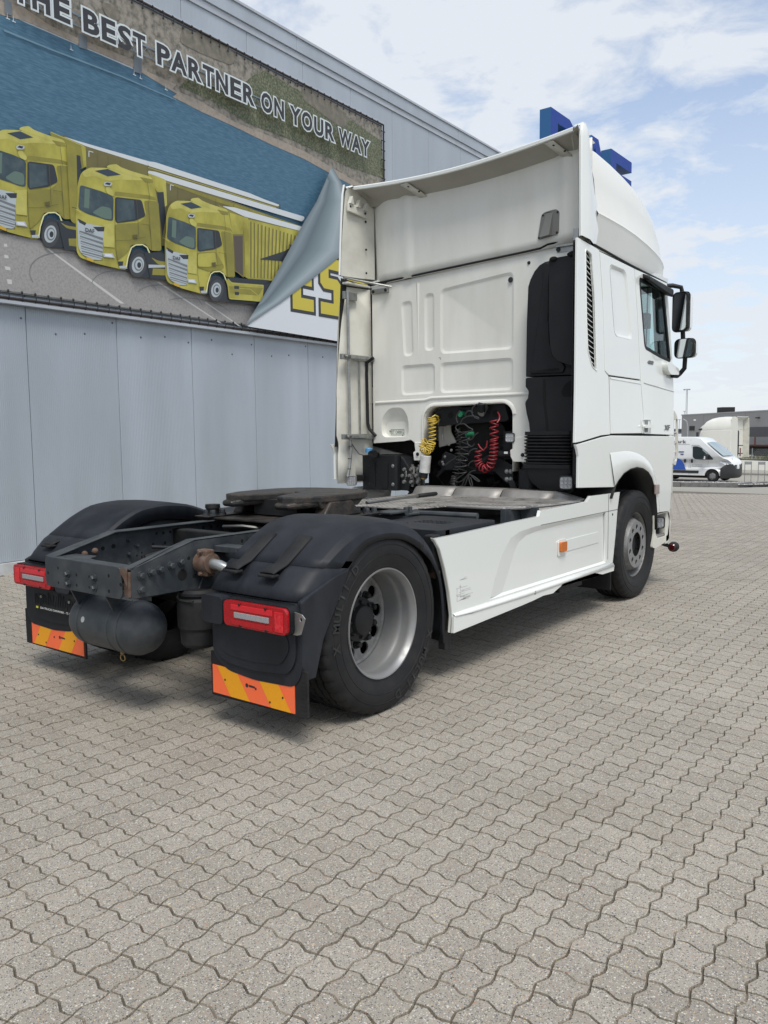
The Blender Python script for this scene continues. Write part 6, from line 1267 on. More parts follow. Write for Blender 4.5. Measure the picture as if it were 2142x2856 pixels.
# ---- black air intake column on the right
YI = 2.72
def IK(pts, y=YI): return onl('K', pts, 1, y)
lower = IK([(188, 1190), (188, 1260), (213, 1300), (205, 1360), (182, 1390), (195, 1480), (215, 1560), (225, 1660), (640, 1660), (640, 1170), (400, 1180)])
hs = M(); hs.prism(lower, 1, YI, YI+.14); ic_ = hs.build('intake_duct', BLACKP, cab, ang=30, bevel=.02, bseg=3)
up_ = IK([(188, 1182), (195, 740), (207, 440), (225, 380), (260, 310), (300, 262), (345, 235), (390, 225), (640, 215), (640, 1165), (400, 1172)])
hs = M(); hs.prism(up_, 1, YI+.015, YI+.15); hs.build('intake_duct', BLACKP, cab, ang=30, bevel=.035, bseg=4)
rg = IK([(345, 245), (388, 235), (385, 700), (392, 900), (420, 1010), (500, 1065), (520, 1100), (500, 1150), (230, 1160), (260, 950), (310, 640), (335, 430)]); hs = M(); hs.prism(rg, 1, YI-.002, YI+.04); hs.build('intake_rib', BLACKP, cab, ang=30, bevel=.012, bseg=3)
bl = onl('K', [(385, 220), (450, 200), (640, 165), (640, 1105), (560, 1090), (470, 1060), (415, 1010), (395, 930), (384, 740)], 1, YI-.10)
hs = M(); hs.prism(bl, 1, YI-.10, YI+.1); hs.build('intake_bulge', BLACKP, cab, ang=30, bevel=.045, bseg=5)
hs = M(); 
for c_, w_ in (((420, 225), .035), ((575, 182), .045)): q = on('K', *c_, 1, YI-.105); hs.ell((q[0], q[1]+.01, q[2]+.01), (w_, .03, .022), 14, 8)
hs.build('intake_notch', HOLE, cab)
hs = M(); hs.prism(rounded(IK([(228, 1135), (470, 1110), (472, 1130), (232, 1152)]), .008, 3), 1, YI-.004, YI+.0); hs.prism(rounded(IK([(336, 1202), (356, 1202), (358, 1400), (372, 1500), (383, 1630), (365, 1635), (355, 1500), (338, 1400)]), .008, 3), 1, YI-.003, YI+.01)
hs.build('duct_groove', HOLE, cab)
hs = M(); hs.prism(rounded(IK([(485, 1310), (520, 1240), (590, 1195), (592, 1345), (505, 1350)]), .03, 4), 1, YI-.003, YI+.0); hs.build('duct_opening', HOLE, cab)
hs = M(); hs.prism(rounded(IK([(350, 680), (375, 660), (378, 725), (352, 715)]), .004, 2), 1, YI-.006, YI-.002); hs.build('duct_clip', BLACKP, cab)
# bellows
xa, xb = .655, 1.085
for k in range(9):
    z = 1.515-.0275*k; r = .032
    hs = M(); o_ = rrect(xa-.004, xb+.004, YI-.045, YI+.16, .04, 4); i_ = rrect(xa+.022, xb-.022, YI-.020, YI+.14, .03, 4)
    hs.grid([[(a, b, z) for a, b in i_], [(a, b, z-.010) for a, b in o_], [(a, b, z-.016) for a, b in o_], [(a, b, z-.0275) for a, b in i_]], closed=True); hs.build('bellows_fold', RUBBER, cab, ang=30)
hs = M(); hs.prism(rrect(xa-.012, xb+.012, YI-.055, YI+.16, .04), 2, 1.240, 1.272); hs.build('bellows_collar', BLACKP, cab, ang=30, bevel=.006)
hs = M(); hs.prism(rrect(xa+.0, xb, YI-.04, YI+.16, .04), 2, 1.515, 1.545); hs.build('bellows_collar', BLACKP, cab, ang=30, bevel=.006)
hs = M(); o_ = rrect(xa, xb+.02, YI-.04, YI+.2, .05, 4); c_x = .95
hs.grid([[(c_x+(a-c_x)*k, (YI+.08)+(b-YI-.08)*k2, z) for a, b in o_] for z, k, k2 in ((1.245, 1, 1), (1.20, .97, 1.0), (1.12, .80, .95), (1.05, .5, .8), (1.0, .2, .5))], closed=True); hs.build('air_filter_housing', BLACKP, cab, ang=50)
work_lamp('work_lamp', on('K', 525, 2055, 1, 2.60), (.25, -1, -.05), (0, 0, 1), .115, .115, 3, 3)
hs = M(); hs.cyl((.62, 2.85, 1.22), (.62, 2.85, 1.0), .085, 16); hs.cyl((.62, 2.85, 1.0), (.62, 2.85, .9), .06, 14); hs.cyl((.62, 2.85, 1.24), (.62, 2.85, 1.22), .06, 12); hs.build('filter_bowl', BLACKP, cab, ang=30)
for dx in (0, .033): hs = M(); hs.box(1.118+dx*0, 1.150, 2.50, 2.90, 1.5, 3.0)
hs = M(); hs.box(1.13, 1.16, 2.62, 2.90, 1.12, 2.98); hs.build('column_side', DARKM, cab, ang=0)

# ---- inside the service opening
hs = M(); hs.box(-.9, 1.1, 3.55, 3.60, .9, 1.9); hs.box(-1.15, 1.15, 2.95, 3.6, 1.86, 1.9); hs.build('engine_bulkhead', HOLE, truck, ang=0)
hs = M(); hs.prism([(-.52, 1.85), (-.38, 1.86), (-.36, 1.55), (-.30, 1.45), (-.50, 1.40)], 1, 3.14, 3.16); hs.build('engine_cover', GRIME, truck, ang=0, bevel=.01)
hs = M(); hs.prism(rrect(-.33, .20, 1.15, 1.64, .10), 1, 3.2, 3.4); hs.build('engine_noise_shield', DARKM, truck, ang=30, bevel=.02)
YB = 2.95
bp_ = onl('O', [(330, 290), (420, 265), (640, 245), (660, 270), (850, 255), (870, 225), (1210, 195), (1240, 300), (1275, 420), (1230, 450), (1000, 460), (740, 480), (440, 500), (340, 520), (370, 420), (300, 380)], 1, YB)
hs = M(); hs.prism(bp_, 1, YB, YB+.1); hs.build('hose_panel', BLACKP, truck, ang=30, bevel=.014, bseg=3)
for x, y, r in ((505, 372, .028), (1100, 345, .030), (350, 385, .024)): q = on('O', x, y, 1, YB-.002); hs = M(); hs.lathe([(0, -.001), (r, -.001), (r*1.05, 0)], q, 1, 16); hs.build('panel_hole', HOLE, truck, ang=0)
q = on('O', 930, 320, 1, YB-.05); hs = M(); hs.cyl((q[0], q[1]+.05, q[2]+.04), (q[0], q[1]-.03, q[2]-.02), .032, 16); hs.build('socket', STEEL, truck, ang=30)
hs = M(); hs.cyl((q[0], q[1]-.02, q[2]), (q[0]+.02, q[1]-.05, q[2]+.07), .034, 14); hs.build('black_plug', BLACKP, truck, ang=30)
q = on('O', 645, 345, 1, YB-.04); hs = M(); hs.cyl((q[0], q[1]+.04, q[2]), (q[0], q[1]-.02, q[2]-.008), .026, 14); hs.build('green_plug', GREEN, truck, ang=30)
q = on('O', 765, 620, 1, YB-.02); hs = M(); hs.cyl((q[0]+.02, q[1]+.02, q[2]), (q[0]-.02, q[1]-.04, q[2]), .024, 14); hs.build('green_plug', GREEN, truck, ang=30)
q = on('O', 640, 320, 1, YB-.05); hs = M(); hs.cyl((q[0]-.02, q[1], q[2]+.005), (q[0]-.0, q[1]+.02, q[2]), .022, 12); hs.build('black_plug', BLACKP, truck)
for x, y in ((445, 280), (1068, 238)): q = on('O', x, y, 1, YB); bolt_part(q, 1, .010, .008, truck, DARKM, -1)
def spring(name, pts, R, r, turns, m_, seg=6, res=14, squash=1.0, parent=truck):
    """a coiled hose wound round a curved centre line"""
    P_ = [Vector(p) for p in pts]; n = int(turns*res); L_ = [0]
    for a, b in zip(P_, P_[1:]): L_.append(L_[-1]+(b-a).length)
    def at_(t):
        d = t*L_[-1]
        for i in range(len(P_)-1):
            if d <= L_[i+1] or i == len(P_)-2:
                f = (d-L_[i])/max(1e-6, L_[i+1]-L_[i]); return P_[i].lerp(P_[i+1], f)
    cen = [at_(k/n) for k in range(n+1)]
    for _ in range(res): cen = [cen[0]]+[(cen[k-1]+cen[k]*2+cen[k+1])/4 for k in range(1, n)]+[cen[-1]]
    path = []; ax_ = Vector((0, 1, 0))
    for k in range(n+1):
        t = (cen[min(k+1, n)]-cen[max(k-1, 0)]).normalized(); u = t.cross(ax_).normalized(); v = t.cross(u).normalized(); a = 2*math.pi*k/res
        RR = R(k/n) if callable(R) else R; path.append(cen[k]+u*math.cos(a)*RR+v*math.sin(a)*RR*squash)
    m = M(); m.tube(path, r, seg); return m.build(name, m_, parent, ang=180)
O = lambda x, y, Y=2.84: on('O', x, y, 1, Y)
yh = empty('yellow_air_hose'); yh.parent = truck
spring('hose_coil', [O(265, 430), O(262, 560), O(265, 690), O(255, 760)], lambda t: .031, .0066, 6.5, YHOSE, parent=yh)
spring('hose_coil', [O(185, 715, 2.78), O(150, 740, 2.78), O(138, 790, 2.78), O(165, 835, 2.78), O(215, 835, 2.78), O(240, 790, 2.78), O(255, 730, 2.78)], lambda t: .036, .0064, 12, YHOSE, parent=yh)
spring('hose_coil', [O(262, 400), O(262, 470)], .038, .0070, 3, YHOSE, parent=yh)
m = M(); m.tube([O(262, 395, 2.80), O(300, 370, 2.82), O(340, 390, 2.86), O(345, 440, 2.9), O(310, 480, 2.86)], .0072, 6); m.build('hose_end', YHOSE, yh)
rh = empty('red_air_hose'); rh.parent = truck
m = M(); m.tube([O(1130, 330, 2.9), O(1155, 380, 2.85), O(1150, 430, 2.82), O(1120, 470, 2.80)], .0070, 6); m.build('hose_end', RHOSE, rh)
spring('hose_coil', [O(1085, 430), O(1080, 560), O(1080, 700)], .037, .0068, 3.4, RHOSE, parent=rh)
spring('hose_coil', [O(1080, 700), O(1078, 830), O(1060, 950), O(1030, 1040), O(960, 1080), O(900, 1050), O(868, 990)], .034, .0066, 12, RHOSE, parent=rh)
spring('hose_coil', [O(868, 990), O(870, 900), O(880, 830)], .029, .0066, 2.6, RHOSE, parent=rh)
m = M(); m.tube([O(870, 750), O(900, 800), O(940, 835), O(980, 790), O(992, 705)], .0066, 6); m.build('hose_end', RHOSE, rh)
bh = empty('black_cable_coils'); bh.parent = truck
spring('cable_coil', [O(680, 600), O(700, 720), O(680, 860), O(650, 1000), O(640, 1160)], .058, .0068, 6.5, BHOSE, parent=bh, squash=.5)
spring('cable_coil', [O(600, 560, 2.86), O(625, 700, 2.86), O(610, 860, 2.86), O(600, 1020, 2.86), O(560, 1200, 2.86)], .028, .0048, 15, BHOSE, parent=bh)
spring('cable_coil', [O(560, 1180), O(545, 1280), O(565, 1370), O(610, 1400), O(655, 1370), O(665, 1310)], .030, .0055, 17, BHOSE, parent=bh)
for pts in ([(640, 480), (660, 420), (720, 385), (800, 378), (880, 400), (880, 425), (820, 400)], [(860, 220), (800, 260), (785, 330), (800, 380), (870, 410)], [(630, 310), (590, 360), (580, 420), (600, 470)], [(640, 490), (690, 480), (740, 530), (830, 575), (640, 600)],
            [(700, 380), (720, 320), (770, 310), (800, 340)], [(740, 1150), (690, 1220), (600, 1265), (560, 1230), (690, 1140)], [(740, 1150), (720, 1240), (680, 1330), (640, 1340), (700, 1200)], [(745, 1150), (750, 1240), (790, 1340), (800, 1300), (770, 1190)], [(750, 1150), (820, 1180), (905, 1250), (860, 1245), (780, 1170)],
            [(840, 1100), (780, 1110), (740, 1150)], [(740, 900), (760, 840), (820, 810), (860, 820)], [(640, 480), (560, 520), (600, 580), (640, 590)], [(870, 600), (820, 640), (790, 690), (740, 700)], [(820, 970), (760, 990), (740, 1040)], [(430, 1030), (500, 980), (580, 930)], [(720, 700), (740, 770), (790, 790), (820, 750)]):
    m = M(); P_ = [Vector(O(x, y, 2.82)) for x, y in pts]
    for _ in range(2):
        Q_ = [P_[0]]
        for a, b in zip(P_, P_[1:]): Q_ += [a.lerp(b, .25), a.lerp(b, .75)]
        P_ = Q_+[P_[-1]]
    m.tube(P_, .0062, 6); m.build('cable', BHOSE, bh)
# filter cartridge, valves, cab mounting
q = O(185, 900, 2.88); m = M(); a, b = O(180, 905, 2.76), O(160, 1130, 2.76); m.cyl(a, b, .050, 24); m.build('filter_cartridge', mat('filter_white', (.62, .62, .60), .4, noise=(14, .5, (.30, .30, .29))), truck, ang=30, bevel=.004)
a, b = O(160, 1130, 2.76), O(150, 1195, 2.76); m = M(); m.cyl(a, b, .036, 16); m.build('filter_base', DARKM, truck, ang=30)
m = M(); m.cyl(b, O(148, 1215, 2.76), .028, 8); m.build('brass_nut', mat('brass', (.35, .24, .10), .4, metal=.9), truck)
rr_ = random.Random(11)
VAL = mat('cast_valve', (.20, .20, .19), .55, metal=.4, noise=(30, .8, (.08, .08, .075)))
for i in range(3):
    for j in range(3):
        p_ = on('B6', 890+i*60-(j % 2)*15, 1925+j*55, 1, 2.80); r = .017+.006*rr_.random(); v_ = M()
        v_.lathe([(0, -.04), (r*.7, -.038), (r, -.02), (r, .03)], p_, 1, 14); v_.box(p_[0]-.022, p_[0]+.022, p_[1]-.01, p_[1]+.05, p_[2]-.022, p_[2]+.022); v_.cyl((p_[0], p_[1], p_[2]-.045), (p_[0], p_[1], p_[2]+.045), r*.75, 8); v_.build('air_valve', VAL, truck, ang=30)
for i in range(6):
    a = on('B6', 860+i*34, 1900+20*(i % 3), 1, 2.79); b = (a[0]+rr_.uniform(-.04, .06), a[1], a[2]-.14); m = M(); m.tube([a, ((a[0]+b[0])/2+.03, a[1]-.02, (a[2]+b[2])/2), b], .007, 6); m.build('air_line', VAL if i % 2 else BHOSE, truck)
x = on('O', 420, 1030, 1, 2.9)
m = M(); m.prism(onl('O', [(430, 850), (560, 900), (640, 950), (640, 1090), (420, 1100), (330, 1200), (300, 1180), (380, 1080), (390, 900)], 1, 2.95), 1, 2.95, 2.97); m.build('mounting_bracket', BLACKP, truck, ang=0, bevel=.006)
m = M(); m.prism(onl('O', [(1050, 900), (1140, 880), (1200, 960), (1330, 1040), (1335, 1270), (1240, 1275), (1100, 1130), (980, 1060)], 1, 2.93), 1, 2.93, 2.95); m.build('mounting_bracket', BLACKP, truck, ang=0, bevel=.006)
for x, y in ((1248, 1112), (1303, 1112), (1250, 1215), (1303, 1215), (433, 920), (400, 990), (410, 1018), (518, 832), (487, 758)): q = on('O', x, y, 1, 2.93); bolt_part(q, 1, .015 if x > 1000 else .010, .014, truck, STEEL, -1)
m = M(); a, b = on('O', 1140, 890, 1, 2.90), on('O', 1350, 875, 1, 2.90); m.cyl(a, b, .034, 16); m.build('tilt_cylinder', BLACKP, truck, ang=30)
m = M(); a2 = on('O', 1215, 868, 1, 2.868); m.box(a2[0], a2[0]+.035, a2[1]-.004, a2[1], a2[2]-.008, a2[2]+.012); m.build('sticker', mat('sticker_white', (.8, .8, .8), .4), truck, ang=0)
for x, y in ((1368, 872), (1475, 975)): q = on('O', x, y, 1, 2.88); bolt_part(q, 1, .016, .016, truck, STEEL, -1)
m = M(); m.prism(onl('O', [(1345, 840), (1400, 870), (1480, 960), (1480, 1010), (1400, 960), (1340, 900)], 1, 2.89), 1, 2.89, 2.91); m.build('mounting_bracket', DARKM, truck, ang=0, bevel=.004)
work_lamp('work_lamp', O(1285, 668, 2.84), (.3, -1, 0), (0, 0, 1), .085, .085, 3, 2, parent=truck)
m = M(); m.box(.29, .42, 3.0, 3.02, 1.30, 1.55); m.build('lamp_mount', DARKM, truck, ang=0)
m = M(); q = on('O', 480, 480, 1, 3.0); m.box(q[0]-.03, q[0]+.03, 3.0, 3.03, q[2]-.02, q[2]+.015); m.build('steel_clip', STEEL, truck, ang=0)
m = M(); m.tube([on('O', 400, 530, 1, 3.0), on('O', 395, 620, 1, 3.0), on('O', 405, 700, 1, 3.0)], .008, 6); m.build('lever', ALU, truck)
m = M(); q = on('O', 1330, 1290, 1, 2.85); m.hexa([(q[0]-.05, 2.86, 1.12), (q[0], 2.86, 1.12), (q[0]+.06, 2.86, .95), (q[0]+.0, 2.86, .95)], [(q[0]-.05, 2.88, 1.12), (q[0], 2.88, 1.12), (q[0]+.06, 2.88, .95), (q[0]+.0, 2.88, .95)]); m.build('support_strut', DARKM, truck, ang=0)
# engine clutter far inside
for k in range(26):
    x, y, z = rr_.uniform(-.75, .5), rr_.uniform(3.05, 3.4), rr_.uniform(1.0, 1.4); m = M()
    if k % 2: m.tube([(x, y, z), (x+rr_.uniform(-.2, .2), y-.05, z+rr_.uniform(-.15, .15)), (x+rr_.uniform(-.3, .3), y, z+rr_.uniform(-.2, .2))], rr_.uniform(.006, .016), 6)
    else: m.cyl((x, y, z), (x+rr_.uniform(-.1, .1), y, z+rr_.uniform(-.08, .08)), rr_.uniform(.015, .04), 10)
    m.build('engine_pipe', DARKM, truck, ang=30)
# black box on the left
bx = blob('urea_tank', -1.13, -.70, 2.72, 3.1, 1.0, 1.335, BLACKP, .04)
for x in (-.985, -.83): m = M(); m.prism(rrect(x-.04, x+.03, 1.02, 1.27, .02), 1, 2.712, 2.722); m.build('tank_rib', BLACKP, bx, ang=30, bevel=.006)
for x in (-1.015, -.745):
    for z in (1.06, 1.235): m = M(); m.lathe([(0, -.008), (.010, -.007), (.012, -.002), (.018, 0)], (x, 2.72, z), 1, 12); m.build('screw', STEEL, bx)
m = M(); a = on('B6', 600, 1790, 1, 2.66); m.grid([[(a[0]+r*math.cos(t), 2.66+dy, a[2]+r*.6*math.sin(t)) for t in np.linspace(0, 2*math.pi, 17)[:-1]] for r, dy in ((.062, 0), (.055, .02), (.02, .08))], closed=True); m.sheet(ellipse(a[0], a[2], .062, .037, 16), lambda u, v: (u, 2.66, v)); m.build('filler_neck', BLACKP, bx, ang=40)
a = on('B6', 565, 1752, 1, 2.72); m = M(); m.lathe([(0, .05), (.03, .048), (.036, .04), (.036, 0)], (a[0], a[1], a[2]-.03), 2, 14); m.build('filler_cap', BLUECAP, bx)
m = M(); m.prism([(-.70, 1.0), (-.60, 1.0), (-.60, 1.22), (-.66, 1.30), (-.70, 1.33)], 1, 2.78, 3.0); m.build('side_box', BLACKP, truck, ang=0, bevel=.01)
# ================================================================== BACKGROUND
def far(c, x, t, y=0):
    d = ray(c, x, y if y else 640); return (float(CAM[0]+d[0]*t), float(CAM[1]+d[1]*t))
def farz(c, y, t, x=1000): return float(CAM[2]+ray(c, x, y)[2]*t)
# kerb island with gravel
KA = [far('V', x, t, y) for x, t, y in ((300, 37.0, 1250), (1300, 37.0, 1250), (1480, 38.2, 1235), (1659, 39.4, 1215), (2600, 46, 1215))]
KERB = mat('kerb_concrete', (.16, .16, .155), .85, noise=(6, .6, (.08, .08, .078)))
kerb = empty('kerb', (KA[1][0], KA[1][1], gz(KA[1][1]))); struct(kerb)
def offs(a, b, d):
    u = Vector((b[0]-a[0], b[1]-a[1])).normalized(); return Vector((-u.y, u.x))*d
for a, b in zip(KA, KA[1:]):
    L_ = math.hypot(b[0]-a[0], b[1]-a[1]); n = max(1, int(L_/1.0)); o_ = offs(a, b, .15)
    for k in range(n):
        p = [a[0]+(b[0]-a[0])*k/n, a[1]+(b[1]-a[1])*k/n]; q = [a[0]+(b[0]-a[0])*(k+.985)/n, a[1]+(b[1]-a[1])*(k+.985)/n]
        lo_ = [(p[0], p[1]), (q[0], q[1]), (q[0]+o_.x, q[1]+o_.y), (p[0]+o_.x, p[1]+o_.y)]; z0 = gz(p[1])
        m = M(); m.hexa([(x, y, z0-.05) for x, y in lo_], [(x, y, z0+.16) for x, y in lo_]); kb = m.build('kerb_stone', KERB, None, ang=0, bevel=.02)
        kb.parent = kerb; kb.matrix_parent_inverse = Matrix.Translation(-kerb.location)
GRAV = mat('gravel_bed', (.33, .32, .30), .9, noise=(8, .9, (.16, .155, .15)))
bed = [(x+.15, y+.14) for x, y in KA]; bb = [far('V', 2600, 52, 1180), far('V', 1659, 45, 1150), far('V', 1480, 43.2, 1165), far('V', 1200, 42.0, 1195), far('V', 300, 41.5, 1200)]
m = M(); m.sheet(bed+bb, lambda x, y: (x, y, gz(y)+.10)); gb = struct(m.build('gravel_strip', GRAV, None, ang=0))
VS = []; FS = []; rr_ = random.Random(21); m = M()
for k in range(5200):
    i = rr_.choice((0, 0, 0, 1, 2, 3)); t = rr_.random(); v = rr_.random(); a = Vector(bed[i]).lerp(Vector(bed[i+1]), t); bbr = bb[::-1]; b = Vector(bbr[i]).lerp(Vector(bbr[i+1]), t); p = a.lerp(b, v); r = rr_.uniform(.02, .055); z = gz(p.y)+.10
    an = rr_.random()*6; c_, s_ = math.cos(an)*r, math.sin(an)*r
    m.add([(p.x+c_, p.y+s_, z), (p.x-s_, p.y+c_, z), (p.x-c_, p.y-s_, z), (p.x+s_, p.y-c_, z), (p.x+.1*r, p.y, z+r*1.0)], [(0, 1, 4), (1, 2, 4), (2, 3, 4), (3, 0, 4)], rr_.choice((0, 0, 1, 2)))
gs = m.build('gravel', [mat('stone_light', (.52, .51, .48), .85), mat('stone_grey', (.25, .25, .245), .85), mat('stone_dark', (.09, .09, .09), .85)], None, ang=0, recalc=False); gs['kind'] = 'stuff'
# far lawn strip
GR = mat('dry_grass', (.27, .25, .17), .95, noise=(.5, .9, (.13, .15, .06)))
m = M(); A_ = [far('V', 1100, 62), far('V', 3200, 58), far('V', 3200, 84), far('V', 1100, 84)]; m.sheet(A_, lambda x, y: (x, y, gz(y)+.02+.0)); struct(m.build('dry_grass_verge', GR, None, ang=0))
m = M()
for k in range(5000):
    t, v = rr_.random(), rr_.random(); a = Vector(A_[0]).lerp(Vector(A_[1]), t*.45); b = Vector(A_[3]).lerp(Vector(A_[2]), t*.45); p = a.lerp(b, v*.9); h = rr_.uniform(.1, .45)*(1.3 if v > .5 else .6); w = .05
    m.add([(p.x-w, p.y, gz(p.y)), (p.x+w, p.y, gz(p.y)), (p.x+rr_.uniform(-.1, .1), p.y, gz(p.y)+h)], [(0, 1, 2)], rr_.choice((0, 1, 1)))
gg = m.build('grass', [mat('straw', (.40, .36, .24), .9), mat('grass_green', (.11, .13, .045), .9)], None, ang=0, recalc=False); gg['kind'] = 'stuff'

# ---- white delivery van
vp = far('V', 1000, 47.0, 1205); VH = math.radians(-6)
van = empty('delivery_van', (vp[0], vp[1], gz(vp[1])), 'white delivery van with black front bumper and blue round shape on its side', 'van', rz=VH)
VW = mat('van_white', (.78, .79, .79), .25, coat=.7); VB = mat('van_black_plastic', (.025, .026, .028), .5)
# near side is y = 0, body reaches to y = +2.0 ; x forward, front axle at 0
def vsec(y, ins):
    pr = [(-4.05, .36), (-4.08, 1.2), (-3.98, 2.30), (-3.80, 2.50), (-2.5, 2.56), (-1.2, 2.55), (-.80, 2.47), (-.48, 2.20), (-.05, 1.86), (.36, 1.52), (.56, 1.37), (.80, 1.28), (.96, 1.12), (1.00, .90), (1.01, .60), (.92, .36)]
    return pr
body_pr = vsec(0, 0)
m = M(); rows = []
for y, sx_, tz in ((0.0, 0, 1.0), (-.0, 0, 1.0)): pass
def vp_row(y, taper):     # tumblehome: roof narrower, nose narrower
    o = []
    for x, z in body_pr:
        yy = y; k = (1 if y < 1 else -1)
        yy += k*(.16*max(0, (z-1.35)/1.2)**1.6 + (.30*max(0, (x-.30)/.7)**2 if x > .30 else 0))
        o.append((x, yy, z))
    return o
r0, r3 = vp_row(0, 0), vp_row(2.03, 0); r1 = [(x*1.0, y+.10, z+.015) for x, y, z in r0]; r2 = [(x, y-.10, z+.015) for x, y, z in r3]
mid = [(x+(.10 if x > .5 else 0), 1.015, z+.03) for x, _, z in r0]
m.grid([r0, r1, mid, r2, r3]); 
archc = [(-.43+.0, .36)]+[(-.02+.41*math.cos(t), .36+.41*math.sin(t)) for t in np.linspace(math.pi, 0, 12)]
side_poly = [(-4.05, .36), (-3.12, .36)]+[(-3.04+.40*math.cos(t)+.0, .36+.38*math.sin(t)) for t in np.linspace(math.pi, 0, 10)][1:-1]+[(-2.60, .36), (-.44, .36)]+[(-.02+.42*math.cos(t), .36+.40*math.sin(t)) for t in np.linspace(math.pi, 0, 12)][1:-1]+[(.40, .36)]+body_pr[::-1][:-1]
def vside(x, z, d=0.0):
    y = .16*max(0, (z-1.35)/1.2)**1.6+(.30*max(0, (x-.30)/.7)**2 if x > .30 else 0); return y-d
# side skins as dense strips keep the curvature
def skin(poly, d, name, m_, par=van):
    q = M(); q.sheet(poly, lambda x, z: (x, vside(x, z, d), z)); return q.build(name, m_, par, ang=0, recalc=False)
m.sheet(side_poly, lambda x, z: (x, vside(x, z), z)); m.sheet(side_poly, lambda x, z: (x, 2.03-vside(x, z), z))
m.build('body', VW, van, ang=40)
wn = rounded([(-1.20, 2.045), (-.90, 2.04), (-.66, 1.93), (-.25, 1.62), (.02, 1.34), (.02, 1.28), (-.50, 1.265), (-1.02, 1.29), (-1.16, 1.42)], .07, 4)
skin(wn, .012, 'side_window', mat('dark_van_glass', (.03, .04, .045), .06, coat=.5))
skin([(-.62, 1.92), (-.24, 1.60), (-.30, 1.30), (-.56, 1.30)], .016, 'window_quarter', mat('pale_reflection_glass', (.30, .38, .40), .08, coat=.5))
m = M(); m.grid([[(-.50, .30, 2.22), (-.50, 1.015, 2.25), (-.50, 1.73, 2.22)], [(.0, .17, 1.85), (.03, 1.015, 1.89), (.0, 1.86, 1.85)], [(.50, .16, 1.46), (.56, 1.015, 1.47), (.50, 1.87, 1.46)]]); ws = m.build('windscreen', mat('van_windscreen', (.22, .30, .32), .05, coat=.8), van, ang=60); ws.location = (.03, 0, .04)
m = M(); m.tube([(.52, .3, 1.50), (.30, .9, 1.68)], .012, 5); m.tube([(.55, 1.0, 1.50), (.36, 1.6, 1.65)], .012, 5); m.build('wiper', VB, van)
skin([(-4.0, .64), (-.78, .64), (-.80, .48), (-4.0, .48)], .02, 'side_moulding', VB)
plan = [(.42, -.02), (.62, .0), (.82, .12), (.98, .34), (1.06, .65), (1.09, 1.015), (1.06, 1.38), (.98, 1.69), (.82, 1.91), (.62, 2.03), (.42, 2.05)]
topz = [.74, .90, 1.02, 1.03, .76, .74, .76, 1.03, 1.02, .90, .74]
m = M(); m.grid([[(.42+(x-.42)*k+.05*(k > .99), 1.015+(y-1.015)*1.04, z0+(tz-z0)*f) for (x, y), tz in zip(plan, topz)] for k, z0, f in ((.90, .22, 0), (1.0, .34, 0), (1.02, .22, .5), (1.0, .22, 1.0), (.90, .22, 1.0))]); m.build('front_bumper', VB, van, ang=40)
m = M(); m.box(1.04, 1.07, .55, 1.5, .76, .98); m.build('grille', mat('grille_dark', (.05, .05, .055), .4, metal=.5), van, ang=0)
for k in range(3): m = M(); m.box(1.068, 1.085, .55, 1.5, .77+.065*k, .785+.065*k); m.build('grille_bar', mat('chrome_bar', (.4, .41, .42), .25, metal=.9), van, ang=0)
m = M(); m.box(1.10, 1.12, .80, 1.25, .50, .62); m.build('number_plate', mat('plate_yellow2', (.55, .45, .12), .5), van, ang=0)
skin(rounded([(.36, 1.22), (.62, 1.22), (.90, 1.10), (.92, 1.0), (.62, 1.03), (.46, 1.10)], .02, 3), .02, 'headlight', mat('headlight_glass', (.45, .47, .49), .1, metal=.4, coat=.8))
for x0 in (-1.27, -1.68): skin(rrect(x0, x0+.14, 1.08, 1.29, .04), .02, 'door_handle', VB)
LN = mat('shut_line', (.20, .20, .21), .6)
for pl in ([(-1.30, .40), (-1.29, .40), (-1.24, 2.12), (-1.26, 2.12)], [(-1.40, .40), (-1.39, .40), (-1.34, 2.42), (-1.36, 2.42)], [(-1.26, 2.11), (-.86, 2.11), (-.30, 1.68), (-.30, 1.66), (-.87, 2.09), (-1.26, 2.09)], [(-.28, .95), (-.27, .95), (-.22, 1.26), (-.23, 1.26)], [(-4.0, 2.16), (-1.37, 2.16), (-1.37, 2.145), (-4.0, 2.145)]): skin(pl, .006, 'shut_line', LN)
skin([(-2.42, .66), (-2.36, 1.0), (-2.25, 1.22), (-2.08, 1.34), (-1.95, 1.30), (-1.78, 1.16), (-1.64, .94), (-1.55, .66)], .010, 'blue_shape', mat('van_blue', (.02, .09, .42), .3, coat=.5))
skin([(-2.05, 1.74), (-1.70, 1.74), (-1.70, 1.68), (-2.0, 1.68)], .010, 'stripe', mat('van_navy', (.03, .05, .16), .4)); skin([(-1.92, 1.60), (-1.70, 1.60), (-1.72, 1.54), (-1.88, 1.54)], .010, 'stripe', mat('van_navy', (.03, .05, .16), .4))
VT = mat('van_text', (.05, .05, .06), .5)
put_text('lettering', 'Danmark', lambda u, v, d: (-3.15+u, vside(-2, 2.3, .03)-.0, 2.215+v), 1.55, .20, VT, van, offset=.012)
put_text('lettering', 'ESA Trucks Danmark', lambda u, v, d: (-1.20+u, -.012, .95+v), .62, .045, VT, van, offset=.012)
put_text('lettering', 'Kongevej 1 - 6000', lambda u, v, d: (-1.20+u, -.012, .885+v), .01, .01, VT, van) if False else None
skin([(-1.20, .915), (-.72, .915), (-.72, .895), (-1.20, .895)], .012, 'small_print', mat('print_grey', (.25, .25, .26), .5)); skin([(-1.20, .88), (-.60, .88), (-.60, .86), (-1.20, .86)], .012, 'small_print', mat('print_grey', (.25, .25, .26), .5))
